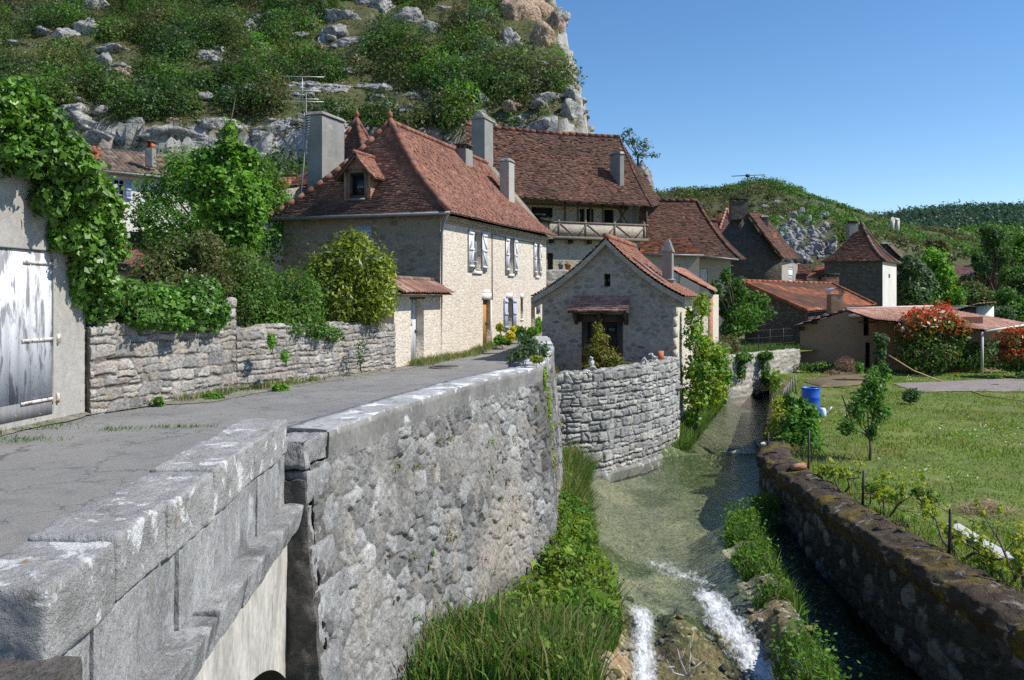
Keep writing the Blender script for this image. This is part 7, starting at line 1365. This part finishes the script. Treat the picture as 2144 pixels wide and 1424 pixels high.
shrub('vine_shoot', 'yellow-green vine shoots behind the middle of the mossy wall', 'vine', PB([(1725, 985, 17, 20, 16), (1765, 990, 16.6, 18, 16), (1835, 1020, 15, 24, 14), (1870, 1040, 14.4, 20, 12), (1950, 1075, 13.2, 22, 10)]), 700, .032, G_YEL + G_FRESH[:2], 23, shell=.95, asp=.8)
shrub('herb_clump', 'dark green herb clump on the lawn edge beside the vine', 'plant', PB([(1945, 1040, 13.9, 22, 16), (1925, 1030, 14.2, 14, 10)]), 700, .03, G_MID, 24)

bz = -1.6; bp = G(1697, 872, bz)
bb = thing('water_barrel', 'blue open-topped plastic barrel standing on the lawn by the stream', 'barrel', bp); th = np.linspace(0, 2 * math.pi, 33); hs = [0, .02, .28, .30, .32, .58, .60, .62, .88, .90]; rs = [.27, .275, .275, .285, .275, .275, .285, .275, .275, .28]
V = np.array([[(bp[0] + r * math.cos(a), bp[1] + r * math.sin(a), bz + h * 1.0) for a in th] for h, r in zip(hs, rs)] + [[(bp[0] + .255 * math.cos(a), bp[1] + .255 * math.sin(a), bz + h) for a in th] for h in (.90, .30)]); mb = MB(); mb.grid(V); mb.build('body', M['blue'], bb, True)
MB().tube([(bp[0] + .283 * math.cos(a), bp[1] + .283 * math.sin(a), bz + .885) for a in th], .016, 6, cap=False).build('rim', M['blue'], bb, True)
wp = G(1722, 872, bz); wc = thing('watering_can', 'pale watering can with a dark spout leaning by the blue barrel', 'watering can', wp)
mb = MB(); mb.tube([wp + (0, 0, 0), wp + (0, 0, .04), wp + (0, 0, .22), wp + (0, 0, .27)], [.10, .115, .105, .06], 14); mb.build('body', M['white_plastic'], wc, True); MB().tube([wp + (.09, 0, .08), wp + (.2, -.02, .2), wp + (.28, -.03, .30)], [.03, .02, .025], 8).build('spout', M['white_plastic'], wc, True)
MB().tube([wp + (-.09, 0, .1), wp + (-.18, 0, .2), wp + (-.1, 0, .36), wp + (.04, 0, .27)], .014, 6).build('handle', M['dark'], wc, True)
pa, pb = G(1995, 1102, -1.56), G(2112, 1175, -1.56); d_ = unit(pb - pa); s_ = np.array((d_[1], -d_[0], 0)) * .11
tag(rock([pa - s_, pa + s_, pb + s_, pb - s_], [p + (0, 0, .05) for p in (pa - s_, pa + s_, pb + s_, pb - s_)], (4, 30, 3), .008, .012, 6, 3).build('plank', M['plank']), 'long white weathered plank lying in the grass behind the vine', 'plank')
sp_ = G(2062, 1070, -1.6); mb = MB(); rng = np.random.default_rng(5); n = 1500; q = rng.normal(0, 1, (n, 3)) * (.26, .20, .06); P = sp_ + q; P[:, 2] = lawn_z(P[:, 0], P[:, 1]) + np.abs(q[:, 2]) + .20 * np.exp(-(q[:, 0] / .3) ** 2 - (q[:, 1] / .25) ** 2) * rng.random(n)
V, Q = leaf_quads(P, unit(rng.normal(0, .5, (n, 3)) + (0, 0, 1)), .10 * rng.uniform(.5, 1.3, n), .035, rng, 0); mb.add(V, [Q], np.repeat(np.array([(.42, .33, .20), (.52, .42, .27), (.30, .22, .13)])[rng.integers(3, size=n)], 4, 0)); tag(mb.build('straw_heap', M['straw']), 'small heap of dry straw on the lawn', 'straw heap')
mb = MB(); rng = np.random.default_rng(6)
for k in range(6): a = G(1632 + 7 * k, 838 - 3 * k, -1.6); mb.tube([a, a + (.25 - .05 * k, .1, .45 + .05 * k)], .03, 5, (1, 1, 1))
tag(mb.build('board_heap', M['wood_grey']), 'heap of old grey boards at the garden edge by the stream', 'boards')
l0, l1, l2, l3 = W(1861, 744, 36.8), G(1962, 795, -1.52), G(2060, 828, -1.56), G(2190, 846, -1.56)
tag(MB().tube([l0, (l0 + l1) / 2 + (0, 0, -.12), l1, (l1 + l2) / 2 + (.1, .1, .0), l2, l3], .022, 6).build('garden_hose', M['hose'], smooth=True), 'pale orange hose running from the ivy-clad post across the lawn', 'hose')
st0, st1 = G(1795, 905, -1.6), W(1763, 828, 22.3); tag(MB().tube([st0 - (0, 0, .1), st1], [.03, .018], 6).build('stake', M['bark']), 'bare leaning stake left of the young fruit tree', 'stake')
b0 = G(1440, 1418, -2.72); mb = MB(); rng = np.random.default_rng(8)
for e in ((-.25, .1, .18), (-.12, .05, .34), (.05, .1, .42), (.18, .0, .20), (.02, -.05, .28)): e = np.array(e); mb.tube([b0, b0 + e * .5 + rng.normal(0, .03, 3), b0 + e], [.012, .009, .004], 5); mb.tube([b0 + e * .6, b0 + e + rng.normal(0, .08, 3)], [.006, .003], 4)
tag(mb.build('dead_branch', M['plank']), 'bleached dead branch stuck between the two chutes of white water', 'branch')

# ornaments on the dry stone wall
def on_wall(px, o=.2):
    t, P, Nn = path_sample(CW, .05); k = np.argmin(np.abs(P[:, 0] / P[:, 1] * F + CX - px)); return np.array((*(P[k] - Nn[k] * o), np.interp(t[k], [0, 6.4], [.12, .24]) + .02))
p = on_wall(1248); o = thing('stone_statuette', 'small pale stone figure sitting on the dry stone wall before the hut door', 'statuette', p); mb = MB()
boulder(mb, p + (0, 0, .07), (.13, .11, .08), 3, (.5, .5, .49), .15); boulder(mb, p + (-.02, 0, .20), (.075, .075, .10), 4, (.55, .55, .54), .15); mb.build('body', M['stone'], o); mb = MB(); boulder(mb, p + (-.02, -.02, .33), (.06, .06, .065), 5, (.58, .58, .57), .12); mb.build('head', M['stone'], o)
p = on_wall(1358); o = thing('stone_ornament', 'little curved grey stone on the wall, left of the orange tile', 'ornament', p); mb = MB(); mb.tube([p + (-.05, 0, 0), p + (0, 0, .12), p + (.06, 0, .17), p + (.10, 0, .10), p + (.09, 0, .02)], [.03, .03, .035, .03, .025], 8, (.48, .48, .47)); mb.build('body', M['stone'], o, True)
p = on_wall(1383); o = thing('stone_bird', 'pale carved stone bird on the wall beside the orange tile', 'ornament', p); mb = MB(); boulder(mb, p + (0, 0, .12), (.13, .08, .09), 6, (.52, .52, .5), .12); mb.build('body', M['stone'], o); mb = MB(); boulder(mb, p + (-.09, 0, .22), (.06, .055, .055), 7, (.58, .58, .57), .1); mb.tube([p + (-.13, -.01, .22), p + (-.19, -.02, .20)], [.02, .006], 6, (.5, .5, .5)); mb.build('head', M['stone'], o)
p = on_wall(1397); tag(MB().hexa([p + (-.09, -.02, -.02), p + (.10, -.02, -.02), p + (.10, .02, -.02), p + (-.09, .02, -.02)], [p + (-.09, .03, .28), p + (.10, .03, .28), p + (.10, .06, .28), p + (-.09, .06, .28)]).build('clay_tile', M['orange_clay']), 'flat orange clay tile standing upright on the dry stone wall', 'tile')
p = np.array((5.85, 17.6, -1.42)); tag(MB().hexa([p + (-.15, -.12, 0), p + (.15, -.10, 0), p + (.15, .12, 0), p + (-.13, .12, 0)], [p + (-.15, -.12, .03), p + (.15, -.10, .12), p + (.15, .12, .12), p + (-.13, .12, .05)]).build('broken_tile', M['brick']), 'broken reddish tile lying on the far part of the mossy wall', 'tile')
p = np.array((5.9, 20.2, -1.36)); mb = MB(); boulder(mb, p, (.09, .08, .045), 8, (.55, .55, .53), .2); tag(mb.build('white_stone', M['stone']), 'white stone lying at the far end of the mossy wall top', 'stone')
mh_p = G(935, 768, .07); mo = thing('manhole_cover', 'round iron manhole cover in a pale concrete ring in the road', 'manhole cover', mh_p); MB().tube([(mh_p[0], mh_p[1], .02), (mh_p[0], mh_p[1], .078)], .50, 28).build('ring', M['gravel'], mo); MB().tube([(mh_p[0], mh_p[1], .02), (mh_p[0], mh_p[1], .088)], .36, 28).build('cover', M['iron'], mo)

# aerials
a0 = W(628, 425, 31.8); a1 = W(641, 190, 32.6); ae = thing('tv_aerial', 'tall tv aerial with several cross rods on a mast beside the big chimney', 'aerial', a0); MB().tube([a0, W(636, 345, 32.3), W(641, 260, 32.6), W(641, 195, 32.6)], [.03, .028, .022, .018], 6).build('mast', M['zinc'], ae)
mb = MB()
for x0, x1, yy, dd in ((588, 679, 159.5, 32.6), (599, 672, 189, 32.6), (611, 640, 197, 32.6), (615, 668, 206, 32.6), (588, 678, 211.5, 32.6)): mb.tube([W(x0, yy, dd), W(x1, yy + 2, dd)], .013, 4)
mb.tube([W(633, 160, 32.6), W(634, 212, 32.6)], .013, 4); mb.build('antenna', M['steel'], ae)
mb = MB()
for k in range(9): y_ = 237 + k * 5.4; mb.tube([W(624 + .5 * k, y_, 32.2), W(637, y_ + 4, 32.5), W(650 - .5 * k, y_ + 1, 32.2)], .010, 4)
mb.tube([W(637, 236, 32.5), W(637, 283, 32.5)], .012, 4); mb.build('antenna', M['steel'], ae)
b0, b1 = W(1565.5, 425, 60.3), W(1565.5, 370, 60.3); ae = thing('tv_aerial', 'long thin tv aerial on the dark chimney against the sky', 'aerial', b0); MB().tube([b0, b1], .035, 6).build('mast', M['iron'], ae)
mb = MB(); mb.tube([W(1532, 369, 60.3), W(1602, 366, 60.3)], .028, 5); mb.build('antenna', M['iron'], ae); mb = MB(); c_ = W(1565.5, 368, 60.2); mb.tube([c_ - (.13, 0, 0), c_ + (.13, 0, 0)], .11, 8); mb.build('rotor', M['iron'], ae)

# planters on the gallery rail
LABP = ['leftmost flower trough on the gallery rail', 'second flower trough from the left on the gallery rail', 'third flower trough from the left on the gallery rail', 'rightmost flower trough on the gallery rail']
proto = None
for i, (u_, c_) in enumerate(MPL):
    if proto is None:
        proto = thing('planter', LABP[0], 'planter', c_, 'flower troughs on the gallery rail'); a = fb.t * .36; b = fb.n * .11
        q = [np.array((*(np.array(c_[:2]) + sa * a + sb * b), 0)) for sa, sb in ((-1, 1), (1, 1), (1, -1), (-1, -1))]; parts = [MB().hexa([v + (0, 0, c_[2]) for v in q], [v * (1, 1, 0) + (0, 0, c_[2] + .16) for v in q]).build('trough', M['wood_dark'], proto)]
        mb = MB(); foliage(mb, [(c_[0], c_[1], c_[2] + .17, .32, .10, .07)], 130, .035, G_DARK, 5); parts.append(mb.build('plants', M['leaf'], proto))
    else:
        r_ = proto.copy(); COL.objects.link(r_); r_.location = Vector(c_); r_['label'] = LABP[i]
        for ch in parts: c2 = ch.copy(); COL.objects.link(c2); c2.parent = r_
tw_ = thing('courtyard_wall', 'rough grey stone wall below the gallery house, left of the hut roof', 'wall', (2.5, 41, 1))
A, B = W(1141, 590, 40.5), W(1215, 590, 41.5); stone_wall('wall_face', [A[:2], B[:2]], EYE - (566 - HY) / F * 41, -.2, M['stone'], tw_, .08, .06, (.3, .17), .05, 61, lpal, (.25, .23, .2), thick=.4, joint=.12)
for x, lab, mn, r in ((1189, 'small terracotta flowerpot on the courtyard wall', 'orange_clay', .15), (1174, 'small dark flowerpot on the courtyard wall', 'zinc', .12)):
    p = W(x, 564, 41.2); o = thing('flowerpot', lab, 'flowerpot', p); MB().tube([p, p + (0, 0, .2), p + (0, 0, .21), p + (0, 0, .26)], [r * .7, r, r * 1.12, r * 1.12], 12).build('pot', M[mn], o); mb = MB(); foliage(mb, [(*(p + (0, 0, .32)), r, r, .10)], 60, .03, G_FRESH, 3); mb.build('plant', M['leaf'], o)
ft = thing('wire_fence', 'thin dark wire fence on the grassy terrace before the stone barn', 'fence', (13, 42, -.5))
fp = [W(x, y, d) for x, y, d in ((1560, 738, 40), (1588, 738, 41), (1612, 737, 42), (1640, 736, 43), (1668, 735, 44))]
for p in fp: post_mb(p[0], p[1], -.65, .55, .02).build('post', M['iron'], ft)
for z_ in (-.2, .15, .5): MB().tube([(p[0], p[1], z_) for p in fp], .008, 4).build('wire', M['iron'], ft)
ru = thing('ruin', 'tiny pale ruined gable standing on the far hillside', 'ruin', W(1870, 487, 200)); p = W(1866, 492, 200); mb = MB(); mb.prism([p, p + (.5, 0, 0), p + (.9, 0, 3.6), p + (.5, 0, 4.2)], (0, 1.2, 0)); mb.prism([p + (1.3, 0, -.4), p + (1.8, 0, -.4), p + (2.0, 0, 3.4), p + (1.5, 0, 3.9)], (0, 1.2, 0)); mb.prism([p + (.5, 0, 3.4), p + (1.9, 0, 3.2), p + (1.9, 0, 3.8), p + (.6, 0, 4.1)], (0, 1.1, 0)); mb.build('wall', M['white_wall'], ru)
